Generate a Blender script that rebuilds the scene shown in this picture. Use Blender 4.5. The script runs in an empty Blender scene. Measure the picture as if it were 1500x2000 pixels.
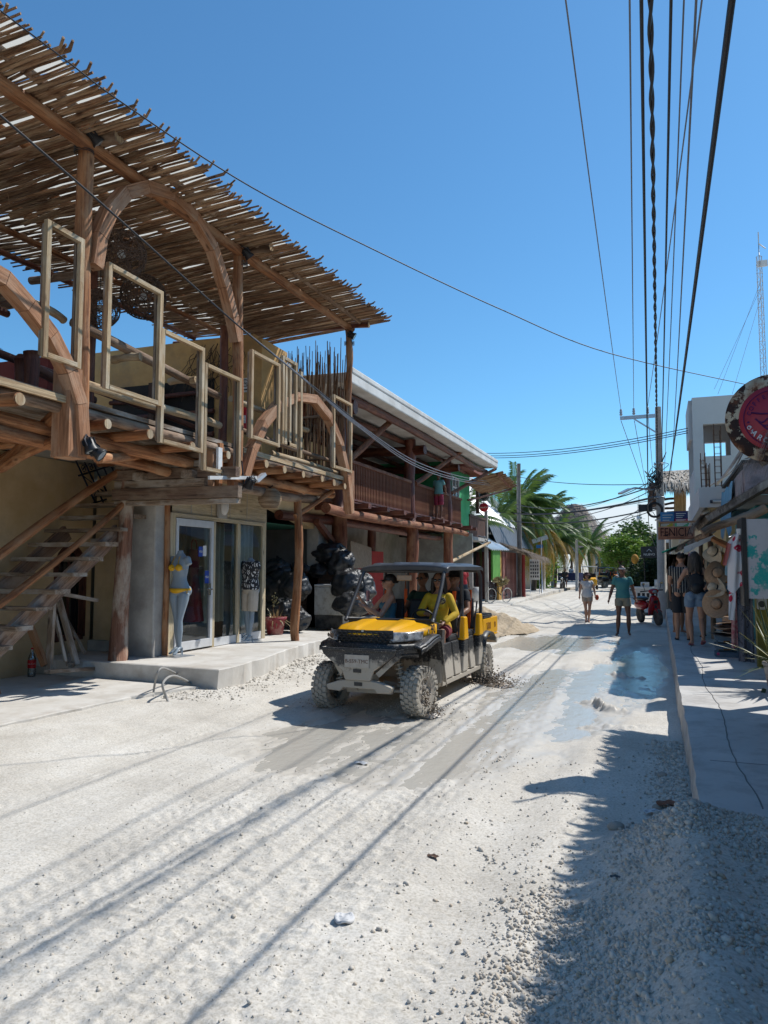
import bpy, bmesh, math, random
import numpy as np
from mathutils import Vector, Matrix, Euler, noise as mnoise
R = random.Random(7)
C = bpy.context.scene.collection
S = bpy.context.scene
# ------------------------------------------------------------ camera
FOC, CAMH = 1450.0, 1.72
YAW, PITCH = math.atan(535/1450.0), math.atan(110/1450.0)
fw = Vector((-math.sin(YAW)*math.cos(PITCH), math.cos(YAW)*math.cos(PITCH), math.sin(PITCH)))
rt = Vector((math.cos(YAW), math.sin(YAW), 0))
up = rt.cross(fw)
cam = bpy.data.cameras.new('camera'); cam.sensor_fit = 'VERTICAL'; cam.sensor_height = 36
cam.lens = 36*FOC/2000.0; cam.clip_end = 3000; cam.clip_start = 0.05
camo = bpy.data.objects.new('camera', cam); C.objects.link(camo); S.camera = camo
camo.matrix_world = Matrix(((rt.x, up.x, -fw.x, 0), (rt.y, up.y, -fw.y, 0), (rt.z, up.z, -fw.z, CAMH), (0, 0, 0, 1)))
# ------------------------------------------------------------ sun and sky
SUNV = Vector((.52, .57, 1.0)).normalized()
EL = math.asin(SUNV.z); AZ = math.atan2(SUNV.x, SUNV.y)
sun = bpy.data.lights.new('sun', 'SUN'); sun.energy = 3.45; sun.angle = math.radians(.53); sun.color = (1, .962, .90)
suno = bpy.data.objects.new('sun', sun); C.objects.link(suno)
suno.rotation_euler = SUNV.to_track_quat('Z', 'Y').to_euler()
W = bpy.data.worlds.new('World'); S.world = W; W.use_nodes = True
nt = W.node_tree; nt.nodes.clear()
wo = nt.nodes.new('ShaderNodeOutputWorld'); bg = nt.nodes.new('ShaderNodeBackground')
sky = nt.nodes.new('ShaderNodeTexSky'); sky.sky_type = 'NISHITA'; sky.sun_disc = False
sky.sun_elevation = EL; sky.sun_rotation = AZ; sky.air_density = 1.0; sky.dust_density = 0.3; sky.ozone_density = 1.0; sky.altitude = 0
bg.inputs[1].default_value = 0.122
# low bank of cumulus round the whole horizon
tc = nt.nodes.new('ShaderNodeTexCoord'); sep = nt.nodes.new('ShaderNodeSeparateXYZ')
nt.links.new(tc.outputs['Generated'], sep.inputs[0])
mp = nt.nodes.new('ShaderNodeMapping'); mp.inputs['Scale'].default_value = (1, 1, 2.2); nt.links.new(tc.outputs['Generated'], mp.inputs[0])
nz = nt.nodes.new('ShaderNodeTexNoise'); nz.inputs['Scale'].default_value = 7.0; nz.inputs['Detail'].default_value = 7; nz.inputs['Roughness'].default_value = .55
nt.links.new(mp.outputs[0], nz.inputs['Vector'])
def wmath(op, a, b):
    n = nt.nodes.new('ShaderNodeMath'); n.operation = op
    for i, v in enumerate((a, b)):
        if isinstance(v, (int, float)): n.inputs[i].default_value = v
        else: nt.links.new(v, n.inputs[i])
    return n.outputs[0]
mr = nt.nodes.new('ShaderNodeMapRange'); mr.interpolation_type = 'SMOOTHSTEP'
for i, v in enumerate((0.05, 0.15, 0.50, -0.32)): mr.inputs[i+1].default_value = v
nt.links.new(sep.outputs[2], mr.inputs[0])
cl = wmath('ADD', nz.outputs[0], mr.outputs[0])
mr2 = nt.nodes.new('ShaderNodeMapRange'); mr2.interpolation_type = 'SMOOTHSTEP'
for i, v in enumerate((0.66, 0.84, 0, 0.9)): mr2.inputs[i+1].default_value = v
nt.links.new(cl, mr2.inputs[0])
mx = nt.nodes.new('ShaderNodeMix'); mx.data_type = 'RGBA'
nt.links.new(mr2.outputs[0], mx.inputs['Factor'])
tint = nt.nodes.new('ShaderNodeMix'); tint.data_type = 'RGBA'; tint.blend_type = 'MULTIPLY'; tint.inputs['Factor'].default_value = 1
tint.inputs['B'].default_value = (0.42, 0.76, 0.94, 1)
nt.links.new(sky.outputs[0], tint.inputs['A'])
nt.links.new(tint.outputs['Result'], mx.inputs['A']); mx.inputs['B'].default_value = (5.0, 5.3, 5.7, 1)
nt.links.new(mx.outputs['Result'], bg.inputs[0]); nt.links.new(bg.outputs[0], wo.inputs[0])
S.view_settings.view_transform = 'Standard'; S.view_settings.look = 'None'; S.view_settings.exposure = 0.45; S.view_settings.gamma = 1; S.view_settings.use_curve_mapping = False
S.render.engine = 'CYCLES'; S.cycles.max_bounces = 14; S.cycles.diffuse_bounces = 8; S.cycles.transparent_max_bounces = 12
# ------------------------------------------------------------ points: where a sight line meets a real plane
def ray(px, py): return fw + rt*((px-750)/FOC) + up*((1000-py)/FOC)
O = Vector((0, 0, CAMH))
def PX(px, py, x): d = ray(px, py); return O + d*(x/d.x)
def PY(px, py, y): d = ray(px, py); return O + d*(y/d.y)
def PZ(px, py, z): d = ray(px, py); return O + d*((z-CAMH)/d.z)
V = Vector
# ------------------------------------------------------------ materials
MATS = {}
def newmat(name):
    m = bpy.data.materials.new(name); m.use_nodes = True; n = m.node_tree
    return m, n, n.nodes['Principled BSDF']
def nd(n, t, **kw):
    x = n.nodes.new(t)
    for k, v in kw.items(): setattr(x, k, v)
    return x
def ramp(n, src, stops):
    r = nd(n, 'ShaderNodeValToRGB'); e = r.color_ramp.elements
    while len(e) < len(stops): e.new(.5)
    for el, (p, c) in zip(e, stops): el.position = p; el.color = (*c, 1) if len(c) == 3 else c
    n.links.new(src, r.inputs[0]); return r.outputs[0]
def coords(n, kind):
    if kind == 'gc':
        a = nd(n, 'ShaderNodeAttribute'); a.attribute_name = 'gc'; return a.outputs['Vector']
    return nd(n, 'ShaderNodeTexCoord').outputs['Object']
def noise_(n, vec, scale, detail=5, rough=.6, sc=(1, 1, 1), dist=0):
    m = nd(n, 'ShaderNodeMapping'); m.inputs['Scale'].default_value = sc; n.links.new(vec, m.inputs[0])
    t = nd(n, 'ShaderNodeTexNoise'); t.inputs['Scale'].default_value = scale; t.inputs['Detail'].default_value = detail
    t.inputs['Roughness'].default_value = rough; t.inputs['Distortion'].default_value = dist
    n.links.new(m.outputs[0], t.inputs['Vector']); return t.outputs[0]
def mixc(n, f, a, b, mode='MIX'):
    m = nd(n, 'ShaderNodeMix', data_type='RGBA', blend_type=mode)
    for k, v in (('Factor', f), ('A', a), ('B', b)):
        if isinstance(v, (int, float)): m.inputs[k].default_value = v
        elif isinstance(v, tuple): m.inputs[k].default_value = (*v, 1)
        else: n.links.new(v, m.inputs[k])
    return m.outputs['Result']
def bump(n, b, h, strength=.4, dist=.01, prev=None):
    bp = nd(n, 'ShaderNodeBump'); bp.inputs['Strength'].default_value = strength; bp.inputs['Distance'].default_value = dist
    n.links.new(h, bp.inputs['Height'])
    if prev is not None: n.links.new(prev, bp.inputs['Normal'])
    n.links.new(bp.outputs[0], b.inputs['Normal']); return bp.outputs[0]
def M(name, c1, c2=None, scale=3, rough=.8, bmp=.3, bscale=None, kind='obj', sc=(1, 1, 1), metal=0, spec=.4, lo=.35, hi=.65, dist=.01, dirt=None, dirtamt=.5, dscale=1.2, var=0, det=6):
    """plain procedural surface: two tones by noise, relief, optional dirt and per-object variation"""
    if name in MATS: return MATS[name]
    m, n, b = newmat(name); v = coords(n, kind)
    c2 = c2 or tuple(x*.75 for x in c1)
    f = noise_(n, v, scale, det, .62, sc)
    col = ramp(n, f, [(lo, c2), (hi, c1)])
    if dirt:
        g = noise_(n, v, dscale, 8, .7)
        gm = ramp(n, g, [(.5-.02, (0, 0, 0)), (.66, (dirtamt,)*3)])
        col = mixc(n, gm, col, dirt)
    if var:
        oi = nd(n, 'ShaderNodeObjectInfo'); h = nd(n, 'ShaderNodeHueSaturation')
        mrr = nd(n, 'ShaderNodeMapRange'); mrr.inputs[3].default_value = 1-var; mrr.inputs[4].default_value = 1+var
        n.links.new(oi.outputs['Random'], mrr.inputs[0]); n.links.new(mrr.outputs[0], h.inputs['Value']); n.links.new(col, h.inputs['Color']); col = h.outputs[0]
    n.links.new(col, b.inputs['Base Color'])
    b.inputs['Roughness'].default_value = rough; b.inputs['Metallic'].default_value = metal; b.inputs['Specular IOR Level'].default_value = spec
    if bmp: bump(n, b, noise_(n, v, bscale or scale*6, 5, .65, sc), bmp, dist)
    MATS[name] = m; return m
def wood(name, c1, c2, c3=None, rough=.75, b_=.8, across=26, along=1.1, var=.22, spec=.3):
    if name in MATS: return MATS[name]
    m, n, b = newmat(name); v = coords(n, 'gc')
    f = noise_(n, v, 1, 7, .68, (across, across, along), .6); f2 = noise_(n, v, 1, 4, .7, (across*4.5, across*4.5, along*3.5), .2)
    lo = tuple(x*.62 for x in c2); col = ramp(n, f, [(.30, lo), (.42, c2), (.55, c1), (.74, tuple(min(1, x*1.35+.01) for x in c1))])
    col = mixc(n, ramp(n, f2, [(.34, (.75,)*3), (.46, (0, 0, 0))]), col, tuple(x*.45 for x in c2))
    if c3:
        g = noise_(n, v, 1, 6, .65, (4, 4, 1.6)); gm = ramp(n, g, [(.47, (0, 0, 0)), (.62, (.85,)*3)]); col = mixc(n, gm, col, c3)
    kn = nd(n, 'ShaderNodeTexVoronoi'); kn.inputs['Scale'].default_value = 1; mk = nd(n, 'ShaderNodeMapping'); mk.inputs['Scale'].default_value = (5.5, 5.5, 1.9); n.links.new(v, mk.inputs[0]); n.links.new(mk.outputs[0], kn.inputs['Vector'])
    col = mixc(n, ramp(n, kn.outputs['Distance'], [(.05, (.85,)*3), (.14, (0, 0, 0))]), col, tuple(x*.4 for x in c2))
    oi = nd(n, 'ShaderNodeObjectInfo'); h = nd(n, 'ShaderNodeHueSaturation')
    mrr = nd(n, 'ShaderNodeMapRange'); mrr.inputs[3].default_value = 1-var; mrr.inputs[4].default_value = 1+var
    n.links.new(oi.outputs['Random'], mrr.inputs[0]); n.links.new(mrr.outputs[0], h.inputs['Value']); n.links.new(col, h.inputs['Color'])
    n.links.new(h.outputs[0], b.inputs['Base Color']); b.inputs['Roughness'].default_value = rough; b.inputs['Specular IOR Level'].default_value = spec
    bp = bump(n, b, f, b_, .016); bump(n, b, f2, .5, .006, bp); MATS[name] = m; return m
def glass(name, tint=(.8, .9, .88), alpha_rough=.02, mixf=.75):
    if name in MATS: return MATS[name]
    m, n, b = newmat(name); n.nodes.remove(b)
    out = n.nodes['Material Output']; t = nd(n, 'ShaderNodeBsdfTransparent'); t.inputs[0].default_value = (*tint, 1)
    g = nd(n, 'ShaderNodeBsdfGlossy'); g.inputs['Roughness'].default_value = alpha_rough; g.inputs[0].default_value = (.9, .95, 1, 1)
    fr = nd(n, 'ShaderNodeFresnel'); fr.inputs[0].default_value = 1.5
    x = nd(n, 'ShaderNodeMixShader'); ad = nd(n, 'ShaderNodeMath', operation='ADD'); n.links.new(fr.outputs[0], ad.inputs[0]); ad.inputs[1].default_value = 1-mixf-.2
    n.links.new(ad.outputs[0], x.inputs[0]); n.links.new(t.outputs[0], x.inputs[1]); n.links.new(g.outputs[0], x.inputs[2]); n.links.new(x.outputs[0], out.inputs[0])
    MATS[name] = m; return m
# ------------------------------------------------------------ mesh building
def frame_of(d):
    d = d.normalized(); a = V((0, 0, 1)) if abs(d.z) < .95 else V((0, 1, 0))
    s = d.cross(a).normalized(); return s, s.cross(d).normalized()
class MB:
    def __init__(s): s.v = []; s.f = []; s.g = []; s.sm = []
    def add(s, vs, fs, gs=None, smooth=False):
        o = len(s.v); s.v += [tuple(p) for p in vs]; s.g += [tuple(p) for p in (gs or vs)]
        s.f += [tuple(i+o for i in f) for f in fs]; s.sm += [smooth]*len(fs); return s
    def hexa(s, q, gs=None):   # 8 corners: bottom loop 0-3, top loop 4-7
        return s.add(q, [(3, 2, 1, 0), (4, 5, 6, 7), (0, 1, 5, 4), (1, 2, 6, 5), (2, 3, 7, 6), (3, 0, 4, 7)], gs)
    def box(s, x0, x1, y0, y1, z0, z1, long=None):
        q = [V((x0, y0, z0)), V((x1, y0, z0)), V((x1, y1, z0)), V((x0, y1, z0)), V((x0, y0, z1)), V((x1, y0, z1)), V((x1, y1, z1)), V((x0, y1, z1))]
        L = (abs(x1-x0), abs(y1-y0), abs(z1-z0)); k = L.index(max(L)); o = R.random()*50
        perm = [(1, 2, 0), (0, 2, 1), (0, 1, 2)][k]
        return s.hexa(q, [(p[perm[0]]+o, p[perm[1]]+o, p[perm[2]]) for p in q])
    def beam(s, p0, p1, w, h, upv=None, ends=0, tw=0):
        p0, p1 = V(p0), V(p1); d = (p1-p0); L = d.length; d.normalize()
        if upv is None: a, b = frame_of(d)
        else: a = d.cross(V(upv)).normalized(); b = a.cross(d).normalized()
        if tw: m = Matrix.Rotation(tw, 3, d); a = m @ a; b = m @ b
        p0 = p0-d*ends; p1 = p1+d*ends; o = R.random()*50
        q = [p+a*(w/2*i)+b*(h/2*j) for p in (p0, p1) for i, j in ((-1, -1), (1, -1), (1, 1), (-1, 1))]
        g = [(w/2*i+o, h/2*j+o, t) for t in (0, L) for i, j in ((-1, -1), (1, -1), (1, 1), (-1, 1))]
        return s.hexa(q, g)
    def tube(s, pts, rs, n=8, cap=True, rough=0, ov=1.0, seed=None, cx=None):
        pts = [V(p) for p in pts]; k = len(pts)
        if isinstance(rs, (int, float)): rs = [rs]*k
        o = R.random()*50; vs = []; gs = []; L = 0; pa = None
        for i, p in enumerate(pts):
            d = (pts[min(i+1, k-1)]-pts[max(i-1, 0)])
            if d.length < 1e-9: d = V((0, 0, 1))
            d.normalize()
            if pa is None: a, b = frame_of(d)
            else:
                a = (pa-d*pa.dot(d))
                if a.length < 1e-6: a, b = frame_of(d)
                a.normalize(); b = a.cross(d).normalized()
            pa = a
            if i: L += (p-pts[i-1]).length
            for j in range(n):
                t = 2*math.pi*j/n; r = rs[i]*(1+(R.uniform(-rough, rough) if rough else 0))
                vs.append(p+a*(math.cos(t)*r)+b*(math.sin(t)*r*ov)); gs.append((math.cos(t)*rs[i]+o, math.sin(t)*rs[i]+o, L))
        fs = [(i*n+j, i*n+(j+1) % n, (i+1)*n+(j+1) % n, (i+1)*n+j) for i in range(k-1) for j in range(n)]
        s.add(vs, fs, gs, True)
        if cap:
            e = len(s.v)-len(vs)
            for base, rev in ((0, 1), ((k-1)*n, 0)):
                f = [e+base+j for j in range(n)]; s.f.append(tuple(f if rev else f[::-1])); s.sm.append(False)
        return s
    def log(s, p0, p1, r0, r1=None, n=10, seg=7, wob=.015, rough=.07, ext=0):
        p0, p1 = V(p0), V(p1); r1 = r1 or r0; d = (p1-p0).normalized(); p0 = p0-d*ext; p1 = p1+d*ext
        a, b = frame_of(d); P = []; rr = []; ph = R.random()*6; ph2 = R.random()*6
        for i in range(seg+1):
            t = i/seg; e = math.sin(t*math.pi)
            P.append(p0.lerp(p1, t)+a*(wob*math.sin(ph+t*5)*min(1, 3*e+.2))+b*(wob*math.sin(ph2+t*4)*min(1, 3*e+.2)))
            rr.append((r0+(r1-r0)*t)*(1+R.uniform(-rough, rough)))
        return s.tube(P, rr, n, rough=rough*.35)
    def lathe(s, prof, n=24, c=(0, 0, 0), axis='z', smooth=True, a0=0, a1=2*math.pi):
        c = V(c); full = abs(a1-a0-2*math.pi) < 1e-6; vs = []; m = n if full else n+1
        for r, h in prof:
            for j in range(m):
                t = a0+(a1-a0)*j/n; x, y = math.cos(t)*r, math.sin(t)*r
                vs.append(c+(V((x, y, h)) if axis == 'z' else V((h, x, y)) if axis == 'x' else V((x, h, y))))
        fs = []
        for i in range(len(prof)-1):
            for j in range(n):
                q = (i*m+j, i*m+(j+1) % m, (i+1)*m+(j+1) % m, (i+1)*m+j); fs.append(q if axis != 'y' else q[::-1])
        return s.add(vs, fs, None, smooth)
    def disc(s, c, nrm, r, n=24, ry=None):
        c, nrm = V(c), V(nrm).normalized(); a, b = frame_of(nrm)
        return s.add([c]+[c+a*(math.cos(2*math.pi*j/n)*r)+b*(math.sin(2*math.pi*j/n)*(ry or r)) for j in range(n)], [(0, 1+j, 1+(j+1) % n) for j in range(n)])
    def prism(s, poly, ext):   # polygon (list of 3D points, planar) extruded by vector ext
        poly = [V(p) for p in poly]; e = V(ext); n = len(poly)
        vs = poly+[p+e for p in poly]
        return s.add(vs, [tuple(range(n))[::-1], tuple(range(n, 2*n))]+[(i, (i+1) % n, n+(i+1) % n, n+i) for i in range(n)])
    def ball(s, c, r, nu=12, nv=8, sc=(1, 1, 1), jit=0):
        c = V(c); vs = []
        for i in range(nv+1):
            ph = math.pi*i/nv
            for j in range(nu):
                t = 2*math.pi*j/nu; q = r*(1+R.uniform(-jit, jit))
                vs.append(c+V((math.sin(ph)*math.cos(t)*q*sc[0], math.sin(ph)*math.sin(t)*q*sc[1], math.cos(ph)*q*sc[2])))
        return s.add(vs, [(i*nu+j, (i+1)*nu+j, (i+1)*nu+(j+1) % nu, i*nu+(j+1) % nu) for i in range(nv) for j in range(nu)], None, True)
    def quad(s, *p): return s.add(p, [(0, 1, 2, 3)])
    def sheet(s, fn, nu, nv, smooth=True):
        vs = [fn(i/nu, j/nv) for j in range(nv+1) for i in range(nu+1)]
        return s.add(vs, [(j*(nu+1)+i, j*(nu+1)+i+1, (j+1)*(nu+1)+i+1, (j+1)*(nu+1)+i) for j in range(nv) for i in range(nu)], None, smooth)
    def mesh(s, name, mat=None):
        me = bpy.data.meshes.new(name); me.from_pydata(s.v, [], s.f); me.update()
        me.polygons.foreach_set('use_smooth', s.sm)
        if s.g:
            at = me.attributes.new('gc', 'FLOAT_VECTOR', 'POINT'); at.data.foreach_set('vector', [c for p in s.g for c in p])
        if mat: me.materials.append(mat)
        return me
def link(name, me, parent=None):
    o = bpy.data.objects.new(name, me); C.objects.link(o)
    if parent is not None:
        o.parent = parent
        if parent.type == 'EMPTY': o.matrix_parent_inverse = Matrix.Translation(-V(parent.location))
    return o
def obj(name, mb, mat, parent=None, label=None, bevel=0, kind=None):
    o = link(name, mb.mesh(name, mat), parent)
    if label: o['label'] = label
    if kind: o['kind'] = kind
    if bevel:
        b = o.modifiers.new('bevel', 'BEVEL'); b.width = bevel; b.segments = 2; b.limit_method = 'ANGLE'; b.angle_limit = .7
    return o
def tag(o, label, cat, group=None):
    o['label'] = label; o['category'] = cat
    if group: o['group'] = group
    return o
def thing(name, label, cat, loc=(0, 0, 0), group=None):
    e = bpy.data.objects.new(name, None); C.objects.link(e); e.location = loc; e.empty_display_size = .1
    return tag(e, label, cat, group)
def struct(name, mb, mat, parent=None):
    o = obj(name, mb, mat, parent)
    if parent is None: o['kind'] = 'structure'
    return o
def local(name, mb, mat, parent, bevel=0, label=None):   # mesh given in the parent's own coordinates
    o = obj(name, mb, mat, None, label, bevel); o.parent = parent; return o
def rep(name, me, parent, mw):    # alike pieces sharing one mesh
    o = bpy.data.objects.new(name, me); C.objects.link(o); o.parent = parent
    if parent is not None and parent.type == 'EMPTY': o.matrix_parent_inverse = Matrix.Translation(-V(parent.location))
    o.matrix_basis = mw; return o
def dup(root, loc=None, rotz=None, label=None, group=None):
    def cp(o, par):
        c = o.copy(); C.objects.link(c)
        if par is not None: c.parent = par
        for ch in o.children: cp(ch, c)
        return c
    r = cp(root, None)
    if loc is not None: r.location = loc
    if rotz is not None: r.rotation_euler = (0, 0, rotz)
    if label: r['label'] = label
    if group: r['group'] = group
    return r
def text_mb(txt, size, org, xdir, updir, depth=.004, align='CENTER', bold=0, sx=1):
    cu = bpy.data.curves.new('t', 'FONT'); cu.body = txt; cu.size = size; cu.extrude = depth/2; cu.align_x = align; cu.align_y = 'CENTER'; cu.resolution_u = 3; cu.offset = bold
    o = bpy.data.objects.new('t', cu); C.objects.link(o); dg = bpy.context.evaluated_depsgraph_get(); dg.update()
    me = bpy.data.meshes.new_from_object(o.evaluated_get(dg)); x = V(xdir).normalized(); u = V(updir).normalized(); nn = x.cross(u); org = V(org)
    m = MB(); m.add([org+x*(v.co.x*sx)+u*v.co.y+nn*v.co.z for v in me.vertices], [tuple(p.vertices) for p in me.polygons])
    bpy.data.objects.remove(o); bpy.data.meshes.remove(me); return m
def catenary(p0, p1, sag, n=24):
    p0, p1 = V(p0), V(p1); return [p0.lerp(p1, i/n)-V((0, 0, sag*4*(i/n)*(1-i/n))) for i in range(n+1)]
def bez(p, n=16):
    p = [V(q) for q in p]; out = []
    m = len(p)
    for i in range(m-1):
        a, b, c, d = p[max(i-1, 0)], p[i], p[i+1], p[min(i+2, m-1)]
        for k in range(n):
            t = k/n; out.append(.5*((2*b)+(c-a)*t+(2*a-5*b+4*c-d)*t*t+(3*b-a-3*c+d)*t**3))
    out.append(p[-1]); return out
# numpy fractal noise
def vnoise(x, y, seed=0):
    xi = np.floor(x).astype(np.int64); yi = np.floor(y).astype(np.int64); xf = x-xi; yf = y-yi
    def h(a, b):
        n = (a*374761393+b*668265263+seed*1442695041) & 0xffffffff
        n = ((n ^ (n >> 13))*1274126177) & 0xffffffff
        return ((n ^ (n >> 16)) & 0xffff)/65535.0
    u = xf*xf*(3-2*xf); v = yf*yf*(3-2*yf)
    return (h(xi, yi)*(1-u)+h(xi+1, yi)*u)*(1-v)+(h(xi, yi+1)*(1-u)+h(xi+1, yi+1)*u)*v
def fbm(x, y, oct=4, seed=0, g=.5):
    a = 1; s = 0; t = 0
    for i in range(oct): s = s+a*vnoise(x*2**i+i*17.3, y*2**i-i*9.1, seed+i); t += a; a *= g
    return s/t
def sst(a, b, x): t = np.clip((x-a)/(b-a), 0, 1); return t*t*(3-2*t)
# ------------------------------------------------------------ shared surfaces
LOG = wood('peeled_log', (.38, .165, .068), (.20, .078, .034), (.42, .24, .13))
LOGD = wood('weathered_log', (.24, .15, .095), (.13, .08, .05), (.34, .25, .18))
LOGR = wood('red_stained_log', (.14, .042, .024), (.075, .022, .014), (.20, .075, .04), rough=.55, spec=.4)
STICK = wood('roof_stick', (.29, .165, .09), (.14, .07, .038), (.38, .27, .17), var=.4)
PALE = wood('pale_sawn_wood', (.46, .34, .20), (.34, .22, .12), (.52, .44, .32), across=40, var=.12)
ARCHW = wood('reddish_sawn_wood', (.40, .195, .10), (.27, .125, .062), (.44, .27, .17), across=34, var=.12)
PLANK = wood('grey_plank', (.27, .20, .14), (.16, .11, .075), (.42, .38, .33), across=30)
DARKW = wood('dark_wood', (.10, .055, .035), (.05, .028, .018))
CREAM = M('ochre_stucco', (.68, .52, .31), (.56, .40, .21), 1.6, .9, .35, 30, dirt=(.44, .33, .22), dirtamt=.6, dscale=1.3)
LGREY = M('grey_plaster', (.50, .48, .44), (.30, .29, .27), 1.6, .9, .3, 25, dirt=(.22, .2, .18), dscale=1.5)
WHITEP = M('white_paint', (.74, .74, .72), (.62, .62, .60), 3, .6, .15, dirt=(.4, .37, .33), dirtamt=.5)
CONC = M('pale_concrete', (.66, .635, .59), (.54, .51, .46), 1.8, .9, .45, 60, dirt=(.40, .35, .29), dirtamt=.7, dscale=1.3)
BLACK = M('black_plastic', (.018, .018, .02), (.03, .03, .032), 6, .45, .1)
MET = M('galvanised_metal', (.5, .52, .54), (.4, .42, .44), 4, .4, .1, metal=.8)
DKMET = M('dark_metal', (.05, .055, .07), (.03, .03, .04), 8, .5, .1, metal=.3)
CHROME = M('chrome', (.8, .8, .8), (.7, .7, .7), 4, .15, 0, metal=1)
# ============================================================ GROUND
def puddle_mask(x, y):
    """1 where the ground is sunk and wet"""
    w = fbm(x*.9+3, y*.5+8, 4, 5)*1.1-.55+(fbm(x*3.6, y*2.2, 4, 15)-.5)*.9
    a = np.exp(-(((x+2.6)/1.9)**2+((y-7.2)/1.9)**2)**1.3)      # mud in front of the vehicle
    b = np.exp(-(((x+1.3)/1.25)**2+((y-10.6)/3.6)**2)**1.5)      # shallow sheet right of it
    c = np.exp(-(((x+.45)/.60)**2+((y-13.4)/4.0)**2)**2)      # blue puddle by the kerb
    d = np.exp(-(((x+2.2)/1.6)**2+((y-18.0)/3.2)**2)**2)*.8
    return np.clip(np.maximum.reduce([a, b*1.05, c*1.12, d])+w*.45, 0, 1)
def ground_h(x, y, fine=True):
    h = (fbm(x*.35, y*.22, 3, 1)-.5)*.09
    for rx, ww in ((-4.55, .20), (-3.35, .22), (-1.75, .24), (-.95, .2)):        # wheel ruts along the street
        wob = (fbm(y*.25+rx, y*0+rx, 2, 9)-.5)*.5
        h = h-.022*np.exp(-((x-rx-wob)/ww)**2)+.013*np.exp(-((x-rx-wob-.33)/.12)**2)+.013*np.exp(-((x-rx-wob+.33)/.12)**2)
    p = puddle_mask(x, y); h = h-.05*sst(.35, .8, p)
    # churned mud band running along the street
    band = np.exp(-(((x+2.35+.16*(y-4))/.95))**2)*sst(9.5, 6.5, y)
    band = band+.75*np.exp(-((x+1.75)/.32)**2)*sst(1.5, 3, y)*sst(9.5, 7.5, y)+.35*np.exp(-((x+4.5)/.5)**2)*sst(12, 8, y)
    clod = np.maximum(fbm(x*19, y*23, 3, 21, .6)-.47, 0)*.05+(fbm(x*44, y*50, 2, 33)-.5)*.012
    damp = 1-sst(.45, .75, p)
    for rx, w2 in ((-4.62, .13), (-3.42, .13), (-2.95, .12), (-1.82, .12), (-.98, .11)):       # tyre tread prints
        wob = (fbm(y*.25+rx, y*0+rx, 2, 9)-.5)*.5; dx = x-rx-wob+(y-6)*.02*(rx < -3)
        h = h-.007*(np.abs(dx) < w2)*sst(.45, .62, fbm(x*1.8+rx, y*1.3, 3, 66))*(.5+.5*np.clip(2*np.sin(y*(58+rx)+np.abs(dx)*50+5*fbm(x*6, y*4, 2, 91)), -1, 1))
    h = h+(fbm(x*26, y*1.6, 3, 71)-.5)*.016*np.clip(band+.25, 0, 1)
    h = h+(clod*np.clip(band, 0, 1.1))*(damp*.8+.2)+(fbm(x*3.2, y*3.2, 3, 41)-.5)*.012*damp
    h = h+(fbm(x*42, y*42, 3, 51)-.5)*.007*(damp*.8+.2)+(fbm(x*9, y*6, 3, 57)-.5)*.045*(1-damp)
    h = h+sst(5.4, 4.62, y)*sst(-.55, .20, x)*.33+np.exp(-((x-.12)/.16)**2)*.05*sst(9, 6, y)*(y > 0)   # ramp of rubble up to the right pavement
    h = h+sst(-4.9, -5.9, x)*(.07+.05*fbm(x*1.5, y*1.5, 3, 3))*sst(1, 3, y)*sst(40, 30, y)      # bank against the left pavement
    h = h+np.exp(-((x+5.35)/.35)**2)*.05*fbm(x*3, y*2, 3, 77)
    h = h+np.exp(-(((x+1.0)/.5)**2+((y-12.3)/.25)**2))*0
    # upthrown mud ridges beside the puddle
    for cx, cy, an, ln, ht in ((-.62, 12.9, -.5, .42, .09), (-.72, 9.9, -.9, .45, .10), (-.9, 14.6, .3, .3, .05), (-.55, 8.6, .1, .5, .04)):
        dx = (x-cx)*math.cos(an)+(y-cy)*math.sin(an); dy = -(x-cx)*math.sin(an)+(y-cy)*math.cos(an)
        h = h+ht*np.exp(-(dx/ln)**4-((dy+.06*np.sin(dx*9))/.07)**2)*np.maximum(fbm(x*16, y*16, 3, 61)*2.4-.55, 0)
    return h
def grid_mesh(name, xs, ys, mat, extra=None):
    X, Y = np.meshgrid(xs, ys); Z = ground_h(X, Y)
    nx, ny = len(xs), len(ys); co = np.stack([X, Y, Z], -1).reshape(-1, 3)
    i = np.arange(nx-1)[None, :]+np.arange(ny-1)[:, None]*nx
    q = np.stack([i, i+1, i+1+nx, i+nx], -1).reshape(-1, 4)
    me = bpy.data.meshes.new(name); me.vertices.add(len(co)); me.vertices.foreach_set('co', co.ravel())
    me.loops.add(q.size); me.loops.foreach_set('vertex_index', q.ravel().astype(np.int32))
    me.polygons.add(len(q)); me.polygons.foreach_set('loop_start', np.arange(0, q.size, 4, dtype=np.int32)); me.polygons.foreach_set('loop_total', np.full(len(q), 4, dtype=np.int32))
    me.update(calc_edges=True); me.polygons.foreach_set('use_smooth', np.ones(len(q), bool))
    at = me.attributes.new('wet', 'FLOAT', 'POINT'); at.data.foreach_set('value', puddle_mask(X, Y).ravel())
    me.materials.append(mat); return me
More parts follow.
